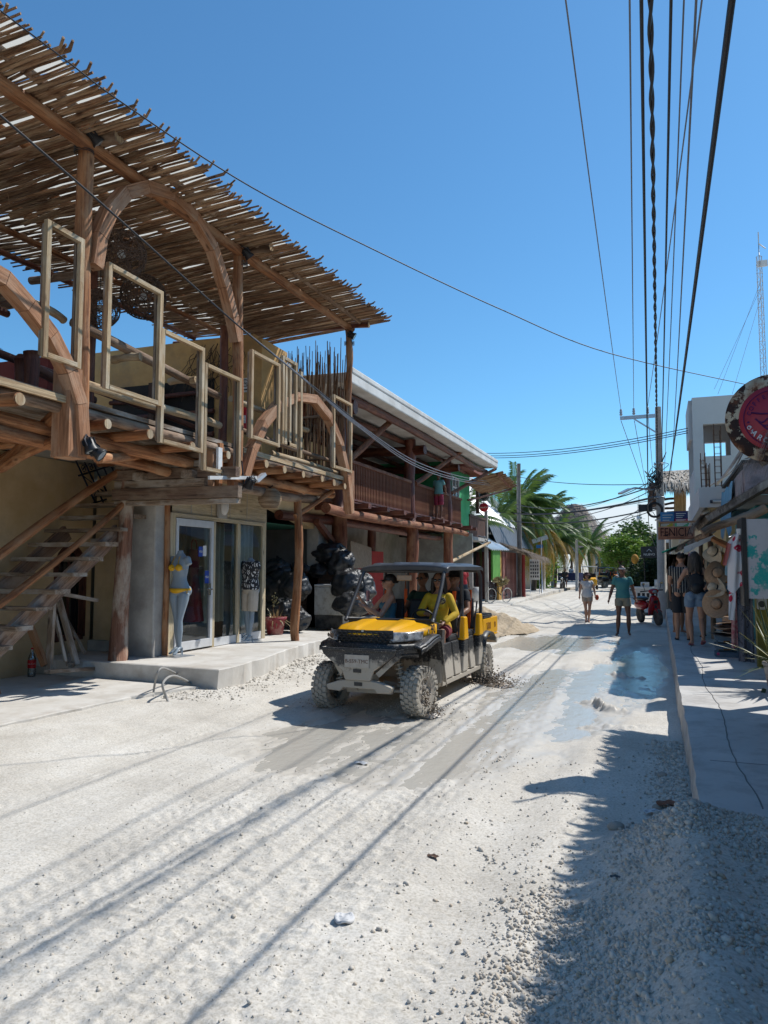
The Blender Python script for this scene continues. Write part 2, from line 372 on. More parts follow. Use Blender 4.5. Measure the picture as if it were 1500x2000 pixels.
def road_mat():
    m, n, b = newmat('limestone_mud'); v = coords(n, 'obj')
    a = noise_(n, v, 1.1, 6, .6); col = ramp(n, a, [(.3, (.51, .475, .42)), (.5, (.61, .575, .515)), (.7, (.68, .65, .595))])
    s = noise_(n, v, 60, 4, .7); sm = ramp(n, s, [(.35, (.72, .70, .66)), (.55, (1, 1, 1)), (.75, (1.12, 1.11, 1.09))]); col = mixc(n, 1.0, col, sm, 'MULTIPLY')
    vo = nd(n, 'ShaderNodeTexVoronoi'); vo.inputs['Scale'].default_value = 38; n.links.new(v, vo.inputs['Vector'])
    pm = ramp(n, vo.outputs['Distance'], [(.08, (.62, .58, .5)), (.2, (1, 1, 1))]); col = mixc(n, .15, col, pm, 'MULTIPLY')
    w = nd(n, 'ShaderNodeAttribute'); w.attribute_name = 'wet'
    wn = noise_(n, v, 5, 5, .6); ad = nd(n, 'ShaderNodeMath', operation='MULTIPLY_ADD'); n.links.new(wn, ad.inputs[0]); ad.inputs[1].default_value = .5; n.links.new(w.outputs['Fac'], ad.inputs[2])
    wf = ramp(n, ad.outputs[0], [(.60, (0, 0, 0)), (.85, (1, 1, 1))])
    col = mixc(n, wf, col, (.545, .505, .44)); n.links.new(col, b.inputs['Base Color'])
    rr = ramp(n, wf, [(0, (.92,)*3), (1, (.34,)*3)]); n.links.new(rr, b.inputs['Roughness']); b.inputs['Specular IOR Level'].default_value = .35
    bp = nd(n, 'ShaderNodeBump'); bp.inputs['Distance'].default_value = .008; n.links.new(noise_(n, v, 70, 6, .75), bp.inputs['Height'])
    st = ramp(n, wf, [(0, (.55,)*3), (1, (.12,)*3)]); n.links.new(st, bp.inputs['Strength']); n.links.new(bp.outputs[0], b.inputs['Normal'])
    return m
ROADM = road_mat()
ys = [0.6]
while ys[-1] < 24: ys.append(ys[-1]+max(.014, .0042*ys[-1]))
while ys[-1] < 130: ys.append(ys[-1]*1.018)
xs = list(np.arange(-6.6, .75, .0165))
road = link('road', grid_mesh('road', np.array(xs), np.array(ys), ROADM)); road['kind'] = 'structure'
EARTH = M('dry_earth', (.50, .44, .35), (.40, .35, .27), .8, .95, .5, 20)
g = MB(); g.quad((-600, -300, -.12), (600, -300, -.12), (600, 1500, -.12), (-600, 1500, -.12)); struct('ground', g, EARTH)
g = MB(); g.quad((-30, .6, -.06), (-6.3, .6, -.06), (-6.3, 130, -.06), (-30, 130, -.06)); g.quad((.6, -12, -.06), (25, -12, -.06), (25, 130, -.06), (.6, 130, -.06)); struct('side_ground', g, EARTH)
g = MB(); g.quad((-6.6, -14, -.03), (.7, -14, -.03), (.7, .62, -.03), (-6.6, .62, -.03)); struct('road_behind', g, EARTH)
# standing water fills the sunk places
def water_mat():
    m, n, b = newmat('muddy_water'); v = coords(n, 'obj')
    b.inputs['Base Color'].default_value = (.48, .45, .395, 1); b.inputs['Roughness'].default_value = .03; b.inputs['IOR'].default_value = 1.4; b.inputs['Specular IOR Level'].default_value = .55
    bp = bump(n, b, noise_(n, v, 2.2, 4, .6, (1, .6, 1)), .3, .05); bump(n, b, noise_(n, v, 16, 5, .65, (1, .5, 1)), .5, .012, bp); return m
g = MB(); g.quad((-5.1, 5.0, -.043), (.19, 5.0, -.043), (.19, 24, -.043), (-5.1, 24, -.043)); struct('puddle_water', g, water_mat())
# right pavement: slabs with a crumbly kerb face
def pave_edge(y): return .20+.004*math.sin(y*1.1)+.003*math.sin(y*7.7+1)
g = MB(); ysr = [4.55+i*.12 for i in range(170)]+[25+i*1.0 for i in range(60)]
top = []; bot = []
for y in ysr:
    j = R.uniform(-.005, .004); top.append((pave_edge(y)+j, y, .30+R.uniform(-.004, .003))); bot.append((pave_edge(y)-.015+R.uniform(-.02, .01), y, -.1))
mid = [(t[0]-R.uniform(0, .03), t[1], .16+R.uniform(-.03, .03)) for t in top]; inn = [(.32, y, .303) for y in ysr]; far = [(4.5, y, .303) for y in ysr]
nn_ = len(ysr); vs = bot+mid+top+inn+far; fs = []
for k in range(4):
    for i in range(nn_-1): fs.append((k*nn_+i, k*nn_+i+1, (k+1)*nn_+i+1, (k+1)*nn_+i))
fs = [f[::-1] for f in fs]; g.add(vs, fs); g.quad((.2, 4.55, -.1), (4.5, 4.55, -.1), (4.5, 4.55, .303), (.2, 4.55, .303))
g.box(.43, 4.5, -2, 4.55, -.1, .296)
PAVE = M('pavement_concrete', (.58, .565, .54), (.49, .475, .45), 1.3, .85, .25, 70, dirt=(.30, .28, .26), dirtamt=.7, dscale=1.9)
struct('right_pavement', g, PAVE)
for k, yy in enumerate((6.1, 9.2, 12.4, 15.8)):                    # joints are thin raised seams of darker mortar
    g = MB(); g.box(.32, 2.4, yy, yy+.012, .3035, .3045); o = struct('pavement_joint', g, M('joint', (.22, .21, .2)))
g = MB(); P_ = [(.52+.03*math.sin(y*1.7)+R.uniform(-.008, .008), y, .3042) for y in [5+i*.15 for i in range(110)]]
g.tube(P_, .005, 4); struct('pavement_crack', g, M('joint', (.22, .21, .2)))
# left pavement: low slab, then the raised one before the shop
def rough_slab(name, poly, z0, z1, mat, jit=.02, sub=14):
    g = MB(); pts = []
    n = len(poly)
    for i in range(n):
        a, b = V(poly[i]), V(poly[(i+1) % n]); k = max(2, int((b-a).length*6)) if i < n-1 else 2
        for j in range(k): p = a.lerp(b, j/k); pts.append(p+V((R.uniform(-jit, jit), R.uniform(-jit, jit))))
    m = len(pts); vs = [(p.x-.0+R.uniform(-jit, jit), p.y+R.uniform(-jit, jit), z0) for p in pts]+[(p.x, p.y, z1-.012) for p in pts]
    cen = sum(pts, V((0, 0)))/m; vs += [(p.x+(cen.x-p.x)*.006, p.y+(cen.y-p.y)*.006, z1) for p in pts]
    fs = [(k*m+i, k*m+(i+1) % m, (k+1)*m+(i+1) % m, (k+1)*m+i) for k in range(2) for i in range(m)]
    g.add(vs, fs+[tuple(range(2*m, 3*m))], None, False); return struct(name, g, mat)
rough_slab('left_pavement', [(-6.45, -6), (-6.4, 5.8), (-6.25, 7.8), (-5.9, 8.75), (-11, 9.2), (-11, -6)], -.1, .12, CONC)
rough_slab('shop_pavement', [(-5.62, 8.80), (-5.70, 10), (-6.05, 12.0), (-6.2, 14.2), (-6.6, 14.9), (-11, 14.9), (-11, 8.9), (-7.9, 8.95)], -.1, .35, CONC, .025)
rough_slab('far_left_pavement', [(-5.2, 21.8), (-5.8, 27), (-6.6, 40), (-7.0, 52), (-6.8, 100), (-12, 100), (-12, 22)], -.1, .14, CONC, .03)
rough_slab('yard_ground', [(-6.35, 14.7), (-6.3, 17), (-6.0, 21.9), (-14, 21.9), (-14, 14.7)], -.1, .22, EARTH, .06)
# gravel, pebbles and mud lumps nobody could count
def scatter(name, mat, spots, sizes, zoff=.3, seed=3):
    rg = np.random.RandomState(seed); n = len(spots)
    ico = bmesh.new(); bmesh.ops.create_icosphere(ico, subdivisions=1, radius=1); base = np.array([v.co[:] for v in ico.verts]); tri = np.array([[v.index for v in f.verts] for f in ico.faces]); ico.free()
    nv = len(base); A = rg.uniform(0, 2*math.pi, (n, 3)); sc = sizes[:, None]*rg.uniform(.55, 1.25, (n, 3)); sc[:, 2] *= .7
    P = base[None]*rg.uniform(.82, 1.16, (n, nv, 1))*sc[:, None, :]
    ca, sa = np.cos(A[:, 0])[:, None], np.sin(A[:, 0])[:, None]; x = P[..., 0]*ca-P[..., 1]*sa; y = P[..., 0]*sa+P[..., 1]*ca
    cb, sb = np.cos(A[:, 1]*.15)[:, None], np.sin(A[:, 1]*.15)[:, None]; z = P[..., 2]*cb-x*sb; x = P[..., 2]*sb+x*cb
    gz = ground_h(spots[:, 0], spots[:, 1]); co = np.stack([x+spots[:, 0:1], y+spots[:, 1:2], z+(gz+sizes*zoff)[:, None]], -1).reshape(-1, 3)
    F = (tri[None]+(np.arange(n)*nv)[:, None, None]).reshape(-1, 3)
    me = bpy.data.meshes.new(name); me.vertices.add(len(co)); me.vertices.foreach_set('co', co.ravel()); me.loops.add(F.size); me.loops.foreach_set('vertex_index', F.ravel().astype(np.int32))
    me.polygons.add(len(F)); me.polygons.foreach_set('loop_start', np.arange(0, F.size, 3, dtype=np.int32)); me.polygons.foreach_set('loop_total', np.full(len(F), 3, dtype=np.int32)); me.update(calc_edges=True)
    rnd = np.repeat(rg.uniform(0, 1, n), nv); at = me.attributes.new('rnd', 'FLOAT', 'POINT'); at.data.foreach_set('value', rnd)
    me.materials.append(mat); return link(name, me)
def rndmat(name, stops, rough=.9):
    m, n, b = newmat(name); a = nd(n, 'ShaderNodeAttribute'); a.attribute_name = 'rnd'; n.links.new(ramp(n, a.outputs['Fac'], stops), b.inputs['Base Color']); b.inputs['Roughness'].default_value = rough
    bump(n, b, noise_(n, coords(n, 'obj'), 90, 4), .3, .004); return m
GRAV = rndmat('limestone_gravel', [(0, (.36, .33, .29)), (.5, (.52, .48, .42)), (.85, (.62, .58, .52)), (1, (.45, .36, .26))])
LUMP = rndmat('mud_lump', [(0, (.40, .36, .30)), (1, (.58, .53, .46))])
rg = np.random.RandomState(5)
n0 = 95000; gx = rg.uniform(-1.6, .75, n0); gy = rg.uniform(1.4, 7.2, n0)
den = sst(-1.0, -.25, gx+.25*(fbm(gx*2, gy*1.3, 3, 8)-.5)*4-.12*(3-gy))*sst(5.6, 4.2, gy+(gx < -.3)*.5)*(.25+.75*sst(.35, .55, fbm(gx*1.6, gy*1.6, 3, 14)))+.02
k = rg.uniform(0, 1, n0) < den*.55; sp = np.stack([gx[k], gy[k]], 1); o = scatter('gravel', GRAV, sp, rg.lognormal(-4.85, .40, len(sp)).clip(.003, .024)); tag(o, 'loose pale limestone gravel spread over the shaded roadside', 'gravel'); o['kind'] = 'stuff'
n1 = 5500; gx = rg.uniform(-6.2, .5, n1); gy = 1.5+rg.exponential(4.5, n1); k = (gy < 26) & (rg.uniform(0, 1, n1) < .5*(1-sst(.4, .7, puddle_mask(gx, gy)))*(.25+.75*sst(.45, .65, fbm(gx*1.2, gy*.5, 3, 88)))); sp = np.stack([gx[k], gy[k]], 1)
o = scatter('pebbles', GRAV, sp, rg.lognormal(-5.75, .4, len(sp)).clip(.0018, .012)); tag(o, 'small loose pebbles scattered over the pale dirt road', 'pebbles'); o['kind'] = 'stuff'
n2 = 22000; gy = rg.uniform(2, 9.5, n2); gx = -2.35-.16*(gy-4)+rg.normal(0, .8, n2); sp = np.stack([gx, gy], 1)[rg.uniform(0, 1, n2) < .3]
o = scatter('mud_lumps', LUMP, sp, rg.lognormal(-5.6, .45, len(sp)).clip(.002, .014), .1); tag(o, 'churned lumps of drying mud along the wheel track', 'mud lumps'); o['kind'] = 'stuff'
n3 = 4000; gy = rg.uniform(8, 16, n3); gx = -5.65+rg.normal(0, .28, n3)-.04*(gy-9); sp = np.stack([gx, gy], 1)
o = scatter('kerb_rubble', LUMP, sp, rg.lognormal(-4.9, .6, len(sp)).clip(.004, .04), .2); tag(o, 'broken rubble crumbled along the foot of the shop pavement', 'rubble'); o['kind'] = 'stuff'
n4 = 2500; gy = rg.uniform(4.2, 8, n4); gx = .06+rg.normal(0, .11, n4); sp = np.stack([gx, gy], 1)
o = scatter('kerb_debris', GRAV, sp, rg.lognormal(-4.9, .6, len(sp)).clip(.004, .04), .2); tag(o, 'shaded stones and debris along the right kerb', 'debris'); o['kind'] = 'stuff'
for (x, y, r), lab in zip(((-.02, 6.6, .035), (-.3, 5.15, .045), (-.05, 5.7, .032), (-1.35, 5.5, .014)), ('pale rock lying in the shade beside the kerb where the crack starts', 'largest pale rock in the shade above the gravel patch', 'pale rock beside the kerb between two others', 'small lone stone on the sunlit dirt in front of the gravel')):
    b = MB(); b.ball((x, y, float(ground_h(np.array([x]), np.array([y]))[0])+r*.35), r, 10, 7, (1.2, .9, .75), .13); tag(obj('rock', b, GRAV), lab, 'rock', 'loose rocks on the road')
# sand heap
SANDM = M('tan_sand', (.55, .45, .32), (.40, .31, .21), 9, .95, .9, 45, det=9, dist=.03)
b = MB()
def heap(u, v):
    a = u*2*math.pi; r = v; R_ = 1.25+.25*math.sin(a*2+1)+.15*math.sin(a*5)
    x, y = -4.75+math.cos(a)*r*R_, 20.3+math.sin(a)*r*R_*1.9
    z = .70*max(0, 1-r)**.85*(1+.45*mnoise.noise(V((x*1.7, y*1.7, 0))))+.06*mnoise.noise(V((x*5, y*5, 3)))+.03*mnoise.noise(V((x*14, y*14, 3)))-.02
    return (x, y, z)
b.sheet(heap, 120, 50); o = obj('sand_heap', b, SANDM); tag(o, 'heap of tan building sand beside the road behind the yellow buggy', 'sand heap')
# ============================================================ SHOP BUILDING (left, near)
B1 = thing('shop_building', 'two storey ochre stucco shop building behind the wooden terrace', 'building', (-7.35, 10, .35))
SX = -7.35
b = MB(); b.box(-9.3, -9.0, -2, 9.3, .1, 3.45); b.box(-9.3, -9.0, 9.93, 10.1, .1, 3.45); b.box(-9.3, -9.0, 9.3, 9.93, .1, .6)
a0 = []; yc, rr_ = 9.615, .315
for i in range(13): t = math.pi*i/12; a0.append((yc-math.cos(t)*rr_, 1.62+math.sin(t)*.45))
for i in range(12):
    (ya, za), (yb, zb) = a0[i], a0[i+1]
    b.hexa([V((-9.3, ya, za)), V((-9.0, ya, za)), V((-9.0, yb, zb)), V((-9.3, yb, zb)), V((-9.3, ya, 3.45)), V((-9.0, ya, 3.45)), V((-9.0, yb, 3.45)), V((-9.3, yb, 3.45))])
obj('wall', b, CREAM, B1)
VOID = M('dark_interior', (.035, .03, .026), (.02, .018, .016), 3, .9, 0)  # near-black: the darkness of unlit insides put into the colour
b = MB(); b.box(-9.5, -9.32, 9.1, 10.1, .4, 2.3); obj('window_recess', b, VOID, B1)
b = MB()
for i in range(12): b.beam((-9.02, a0[i][0], a0[i][1]), (-9.02, a0[i+1][0], a0[i+1][1]), .10, .06, (1, 0, 0), ends=.006)
b.beam((-9.02, yc-rr_, .6), (-9.02, yc-rr_, 1.64), .06, .10, (1, 0, 0)); b.beam((-9.02, yc+rr_, .6), (-9.02, yc+rr_, 1.64), .06, .10, (1, 0, 0)); b.beam((-9.02, yc-rr_, .6), (-9.02, yc+rr_, .6), .10, .07, (1, 0, 0)); b.beam((-9.03, yc, .62), (-9.03, yc, 2.05), .03, .03)
wf = obj('arched_window_frame', b, wood('dark_red_wood', (.13, .05, .035), (.08, .03, .02)), B1)
b = MB(); b.quad((-9.1, yc-rr_, .6), (-9.1, yc+rr_, .6), (-9.1, yc+rr_, 2.1), (-9.1, yc-rr_, 2.1)); obj('pane', b, M('dark_glass', (.02, .022, .025), None, 3, .08, 0, spec=.8), wf)
# wall that steps out beside the stairs, with a recessed panel
b = MB(); b.box(-9.0, -7.75, 10.18, 10.4, .3, 3.3); obj('recess_wall', b, CREAM, B1)
b = MB(); b.box(-9.0, -7.75, 10.06, 10.18, .3, .52); b.box(-7.98, -7.75, 10.06, 10.18, .52, 2.72); b.box(-9.0, -7.98, 10.06, 10.18, 2.1, 2.22); obj('plaster_surround', b, LGREY, B1)
b = MB(); b.box(-7.98, -7.35, 9.62, 10.05, .3, 2.78); obj('plaster_column', b, LGREY, B1, bevel=.02)
b = MB(); b.log((-7.31, 9.88, .35), (-7.33, 9.86, 3.1), .045, .05, 8, 8, .02); obj('split_post', b, LOG, B1)
CREAMW = wood('cream_painted_wood', (.55, .46, .30), (.46, .37, .23), (.42, .36, .27), across=18, var=.04)
b = MB(); b.box(SX-.03, SX, 9.98, 13.12, 2.62, 3.5)
fas = obj('fascia', b, CREAMW, B1)
for yy in (10.55, 11.15, 11.75, 12.35): b = MB(); b.box(SX+.001, SX+.006, yy, yy+.012, 2.64, 3.49); obj('panel_seam', b, LGREY, fas)
for y0, y1, z0, z1 in ((9.96, 10.10, .35, 2.62), (11.2, 11.27, .35, 2.55), (12.0, 12.10, .35, 2.55), (12.92, 13.06, .35, 2.62), (10.10, 12.92, 2.55, 2.62)):
    b = MB(); b.box(SX-.06, SX+.03, y0, y1, z0, z1); obj('shopfront_post', b, CREAMW, B1, bevel=.006)
ALU = M('white_aluminium', (.66, .67, .68), (.58, .59, .60), 5, .35, .05, metal=.2)
b = MB()
for y0, y1, z0, z1 in ((10.11, 10.18, .38, 2.54), (11.12, 11.19, .38, 2.54), (10.18, 11.12, 2.42, 2.54), (10.18, 11.12, .38, .52)): b.box(SX-.03, SX+.04, y0, y1, z0, z1)
dr = obj('glass_door', b, ALU, B1, bevel=.005)
GL = glass('shop_glass')
b = MB(); b.quad((SX, 10.18, .52), (SX, 11.12, .52), (SX, 11.12, 2.42), (SX, 10.18, 2.42)); obj('pane', b, GL, dr)
b = MB(); b.tube([(SX+.04, 11.08, 1.36), (SX+.09, 11.08, 1.36), (SX+.09, 10.94, 1.36)], .014, 8); b.box(SX+.035, SX+.05, 11.05, 11.11, 1.26, 1.46); obj('handle', b, CHROME, dr)
BLUEP = M('blue_sticker', (.02, .07, .38), None, 8, .4, 0); WPAP = M('white_paper', (.75, .75, .72), None, 8, .7, 0)
for y0, z0, w, h in ((10.78, 1.92, .12, .17), (10.98, 1.46, .12, .22)):
    b = MB(); b.box(SX+.006, SX+.010, y0, y0+w, z0, z0+h); st = obj('sticker', b, BLUEP, dr)
    obj('sticker_print', text_mb('VISA', .055, (SX+.013, y0+w/2, z0+h/2), (0, 1, 0), (0, 0, 1), .002), WPAP, st)
b = MB(); b.box(SX+.006, SX+.010, 10.91, 11.01, 1.93, 2.11); obj('notice', b, WPAP, dr)
for y0, y1 in ((11.27, 12.0), (12.10, 12.92)):
    b = MB(); b.quad((SX-.01, y0, .5), (SX-.01, y1, .5), (SX-.01, y1, 2.55), (SX-.01, y0, 2.55)); sw = obj('shop_window', b, GL, B1)
    b = MB(); b.box(SX-.05, SX+.02, y0, y1, .36, .5); obj('sill', b, ALU, sw)
# inside of the shop
b = MB(); b.box(-10.4, -10.3, 10.4, 13.1, .3, 3.4); b.box(-10.4, -7.4, 13.06, 13.2, .3, 3.45); obj('inner_wall', b, M('shop_inner', (.30, .27, .22), None, 2, .9, 0), B1)
b = MB(); b.box(-10.4, -7.42, 10.4, 13.1, .3, .36); obj('shop_floor', b, LGREY, B1)
CURT = M('cream_curtain', (.50, .46, .37), (.42, .38, .30), 3, .85, .1)
def curtain(y0, y1, x, z0, z1, ph, mat, n=70, amp=.035):
    b = MB(); b.sheet(lambda u, v: (x+amp*math.sin(u*(y1-y0)*42+ph+.5*math.sin(v*3)), y0+(y1-y0)*u, z0+(z1-z0)*v), n, 6); return obj('curtain', b, mat, B1)
curtain(10.2, 11.1, -7.75, .6, 2.5, 1, M('brown_curtain', (.20, .15, .11), None, 3, .9, .1)); curtain(11.3, 12.0, -7.6, .75, 2.55, 0, CURT); curtain(12.15, 12.9, -7.55, .6, 2.55, 2, M('white_curtain', (.62, .64, .62), None, 3, .8, .1))
RED = M('red_fabric', (.33, .022, .03), (.24, .015, .02), 4, .75, .2)
DR = thing('red_dress', 'long red dress hanging inside behind the glass shop door', 'dress', (-7.62, 11.05, .8))
b = MB(); b.lathe([(.10, 1.25), (.13, 1.05), (.10, .85), (.16, .5), (.24, 0)], 18); b.v = [(x*.7, y*1.0+0, z) for x, y, z in b.v]; o = local('skirt', b, RED, DR)
b = MB(); b.tube([(0, -.07, 1.22), (0, -.08, 1.36), (0, -.03, 1.42)], .014, 6); b.tube([(0, .07, 1.22), (0, .08, 1.36), (0, .03, 1.42)], .014, 6); local('strap', b, RED, DR)
# open bay beside the shop
b = MB(); qa, qb, qc, qd = PX(515, 980, -8.2), PX(612, 1033, -8.2), PX(637, 1001, -8.2), PX(515, 926, -8.2); b.hexa([qa-V((.25, 0, 0)), qa, qb, qb-V((.25, 0, 0)), qd-V((.25, 0, 0)), qd, qc, qc-V((.25, 0, 0))]); obj('sloping_lintel', b, CREAM, B1)
b = MB(); b.box(-8.5, -8.18, 17.3, 17.8, .2, 3.0); obj('bay_pillar', b, LGREY, B1)
b = MB(); b.box(-11.2, -11, 13.2, 17.6, .2, 3.4); b.box(-11.2, -8.5, 17.6, 17.72, .2, 3.3); obj('bay_wall', b, M('block_grey', (.20, .20, .20), (.14, .14, .14), 2, .9, .3), B1)
b = MB(); b.box(-11, -8.4, 13.2, 17.6, 2.75, 2.77); obj('green_ceiling', b, M('dark_green_paint', (.03, .14, .10)), B1)
# upper floor: slab, wall facing the terrace end, facade beyond it
b = MB(); b.box(-13, -7.4, -2, 17, 3.46, 3.6); obj('floor_slab', b, LGREY, B1)
b = MB(); b.box(-13, -7.82, 13.32, 13.5, 3.6, 6.62); b.box(-7.82, -7.62, 13.32, 14.45, 3.6, 6.5); b.box(-7.82, -7.62, 14.45, 17.0, 3.6, 4.7); obj('upper_wall', b, M('deep_ochre_stucco', (.60, .37, .15), (.46, .27, .10), 1.4, .9, .4, 25, dirt=(.26, .19, .12), dirtamt=.6, dscale=1.2), B1)
b = MB()
for i in range(26):
    p_ = V((-7.95-R.random()*1.3, 13.27, 6.5-R.random()*.3)); q_ = [p_]
    for k_ in range(5): q_.append(q_[-1]+V((R.gauss(-.05, .14), R.uniform(-.03, .01), -R.uniform(.05, .32))))
    b.tube(bez(q_, 3), .008, 4, False)
obj('dry_vines', b, wood('vine', (.12, .08, .05), (.06, .04, .03)), B1, kind='stuff')
b = MB(); b.box(-11.4, -8.75, 13.30, 13.315, 4.15, 5.75); obj('opening_shade', b, VOID, B1)  # thin dark panel on the uncut wall, standing in for the opening's shade
for z in (4.5, 5.0, 5.4): b = MB(); b.log((-11.4, 13.22, z), (-8.7, 13.22, z+.03), .05); obj('bar_rail', b, LOGR, B1)
b = MB(); b.box(-10.2, -10.05, 13.0, 13.3, 3.6, 5.7); obj('bar_post', b, DARKW, B1)
b = MB(); b.box(-13, -9.6, 9.6, 9.75, 3.6, 5.3); obj('back_wall', b, M('dark_red_paint', (.20, .035, .03)), B1)
b = MB()
for i in range(90): y_ = 2+8.2*i/89; b.tube([(-10.7, y_, 6.55), (-12.5, y_+.03, 6.5), (-15, y_, 6.45)], .03, 5, rough=.2)
obj('rear_stick_roof', b, STICK, B1, kind='stuff')
for x_ in (-11.2, -13): b = MB(); b.log((x_, 2, 6.42), (x_, 10.2, 6.42), .07); obj('rear_purlin', b, LOGR, B1)
b = MB(); b.box(-9.9, -9.75, 2, 8.2, 3.6, 5.3); obj('red_wall', b, M('dark_red_paint', (.20, .035, .03)), B1)
b = MB(); b.add([(-9.6, 3, 5.15), (-9.6, 8.7, 5.15), (-7.6, 3.0, 5.75), (-9.5, 8.2, 5.2)], [(0, 1, 3, 2)]); obj('canvas_awning', b, M('grey_canvas', (.30, .31, .33)), B1)
for z, dy in ((3.25, 0), (2.55, 3.2)):
    pass
# ============================================================ TIMBER TERRACE over the pavement
T1 = thing('timber_terrace', 'raised log terrace with stick roof, wooden arches and empty window frames', 'terrace', (-6, 9, 3.5))
OX = -6.0
def zr(x, y): return 6.66+.033*(y-5)-.13*(x+6) if x > -6 else 6.66+.033*(y-5)-.03*(x+6)
# posts
for y, z0, z1, r, m in ((6.46, 3.0, 6.95, .095, LOG), (9.75, 3.05, 6.95, .085, LOG), (3.2, 3.0, 6.85, .09, LOG)):
    b = MB(); b.log((OX, y, z0), (OX+.01, y, z1), r, r*.92, 14, 14, .02, .06); obj('post', b, m, T1)
b = MB(); b.tube(bez([(OX, 14.15, 2.95), (OX-.02, 14.18, 3.8), (OX+.02, 14.12, 4.6), (OX-.03, 14.16, 5.4), (OX+.03, 14.1, 6.1), (OX-.02, 14.12, 6.85)], 5), [.07+.008*math.sin(i*1.3) for i in range(26)], 12, rough=.02); obj('post', b, LOG, T1)
for y, h, r, dx in ((6.3, 7, .085, -2.6), (9.6, 6.9, .08, -2.7), (12.8, 6.9, .08, -2.2), (7.6, 4.9, .10, -1.9)):
    b = MB(); b.log((OX+dx, y, 3.6), (OX+dx, y, h-.25), r, None, 10, 9); obj('inner_post', b, LOGR, T1)
# main beams along the street and cross logs
def zb(y): return 6.52+.033*(y-5)
b = MB(); b.log((OX+.02, 1.5, zb(1.5)-.02), (OX+.02, 14.25, zb(14.2)-.04), .088, .075, 12, 26, .03, .06); obj('main_beam', b, LOG, T1)
b = MB(); b.log((-5.72, 1.5, zb(1.5)+.10), (-5.74, 14.2, zb(14.2)+.04), .055, .05, 10, 24, .03); obj('roof_purlin', b, LOGD, T1)
for x in (-6.75, -7.5, -8.3, -9.1, -9.9):
    b = MB(); b.log((x, 1.5, zr(x, 1.5)-.07), (x, 14.2, zr(x, 14.2)-.07), .055, .05, 10, 22, .03)
    if x > -9.5: obj('roof_purlin', b, LOG, T1)
    else: obj('roof_purlin', b, LOGR, T1)
for y, x1, r in ((3.2, -5.6, .08), (6.42, -5.62, .085), (9.82, -5.55, .075), (14.12, -5.55, .065)):
    b = MB(); zz = zb(y)+.05 if y < 12 else zb(y)-.03; b.log((x1, y+.12*(y < 12), zz+.0), (-10.4, y+.12*(y < 12), zz+.12), r, r*.9, 12, 14, .025); cl_ = obj('cross_log', b, LOGR if y > 12 else LOGD, T1)
    b = MB(); b.disc((x1+.006, y+.12*(y < 12), zz), (1, 0, .0), r*.93, 14); obj('cut_end', b, PALE, cl_)
for y in (6.42, 9.8, 14.15):
    b = MB()
    for k in range(4): b.tube([(OX+math.cos(t)*.105, y+math.sin(t)*.105, 6.42+k*.022+.01*math.sin(t)) for t in [i*math.pi/9 for i in range(19)]], .006, 5, False)
    obj('wire_lashing', b, BLACK, T1)
# stick roof: 300 single sticks, the rest joined
stick_me = []
for i in range(9):
    b = MB(); L = R.uniform(2.75, 3.0); n = 9; P = []; ph = R.random()*6; r0 = R.uniform(.011, .018)
    for j in range(n): t = j/(n-1); P.append((-t*L, .018*math.sin(ph+t*6)+.012*math.sin(ph*2+t*13), .008*math.sin(ph*3+t*9)))
    if i % 3 == 0: P.insert(0, (.10, P[0][1]+R.choice((-.05, .05)), .02))
    b.tube(P, [r0*(.75+.45*math.sin(min(1, .2+k/4)*1.5))*R.uniform(.85, 1.15) for k in range(len(P))], 6, rough=.08); stick_me.append(b.mesh('stick', STICK))
for i in range(300):
    y = 2.7+(14.38-2.7)*i/299+R.uniform(-.012, .012); e = R.gauss(0, .05)+(.12 if R.random() < .06 else 0)-(y < 4.5)*.02
    x0 = -5.22+e; tilt = math.atan2(zr(-5.3, y)-zr(-6.4, y), 1.1)
    mw = Matrix.Translation((x0, y, zr(-5.3, y)+R.uniform(.0, .03)+.02)) @ Matrix.Rotation(-tilt*-.72, 4, 'Y') @ Matrix.Rotation(R.gauss(0, .014), 4, 'Z') @ Matrix.Diagonal((1, R.uniform(.8, 1.3), R.uniform(.8, 1.2), 1)).to_4x4()
    rep('roof_stick', stick_me[R.randrange(9)], T1, mw)
b = MB()
for lay, (xa, xb) in enumerate(((-7.6, -10.3), (-5.5, -7.2))):
    n = 235 if lay == 0 else 16
    for i in range(n):
        y = 2.5+12*i/(n-1)+R.uniform(-.02, .02); ph = R.random()*6; L = abs(xb-xa)*R.uniform(.85, 1.06); xs_ = xa+R.uniform(-.2, .2)
        b.tube([(xs_-L*t/6, y+.02*math.sin(ph+t), zr(xs_-L*t/6, y)+.03*(lay+1)+.01*math.sin(ph+t*2)) for t in range(7)], R.uniform(.011, .018), 5, rough=.1)
o = obj('roof_sticks', b, STICK, T1, kind='stuff')
SHEET = M('frosted_sheet', (.62, .60, .55), (.52, .50, .45), 2, .7, .1)
_n = SHEET.node_tree; _b = _n.nodes['Principled BSDF']; tr = nd(_n, 'ShaderNodeBsdfTranslucent'); tr.inputs[0].default_value = (.88, .86, .80, 1)
ms = nd(_n, 'ShaderNodeMixShader'); ms.inputs[0].default_value = .75; _n.links.new(_b.outputs[0], ms.inputs[1]); _n.links.new(tr.outputs[0], ms.inputs[2]); _n.links.new(ms.outputs[0], _n.nodes['Material Output'].inputs[0])
k = 0
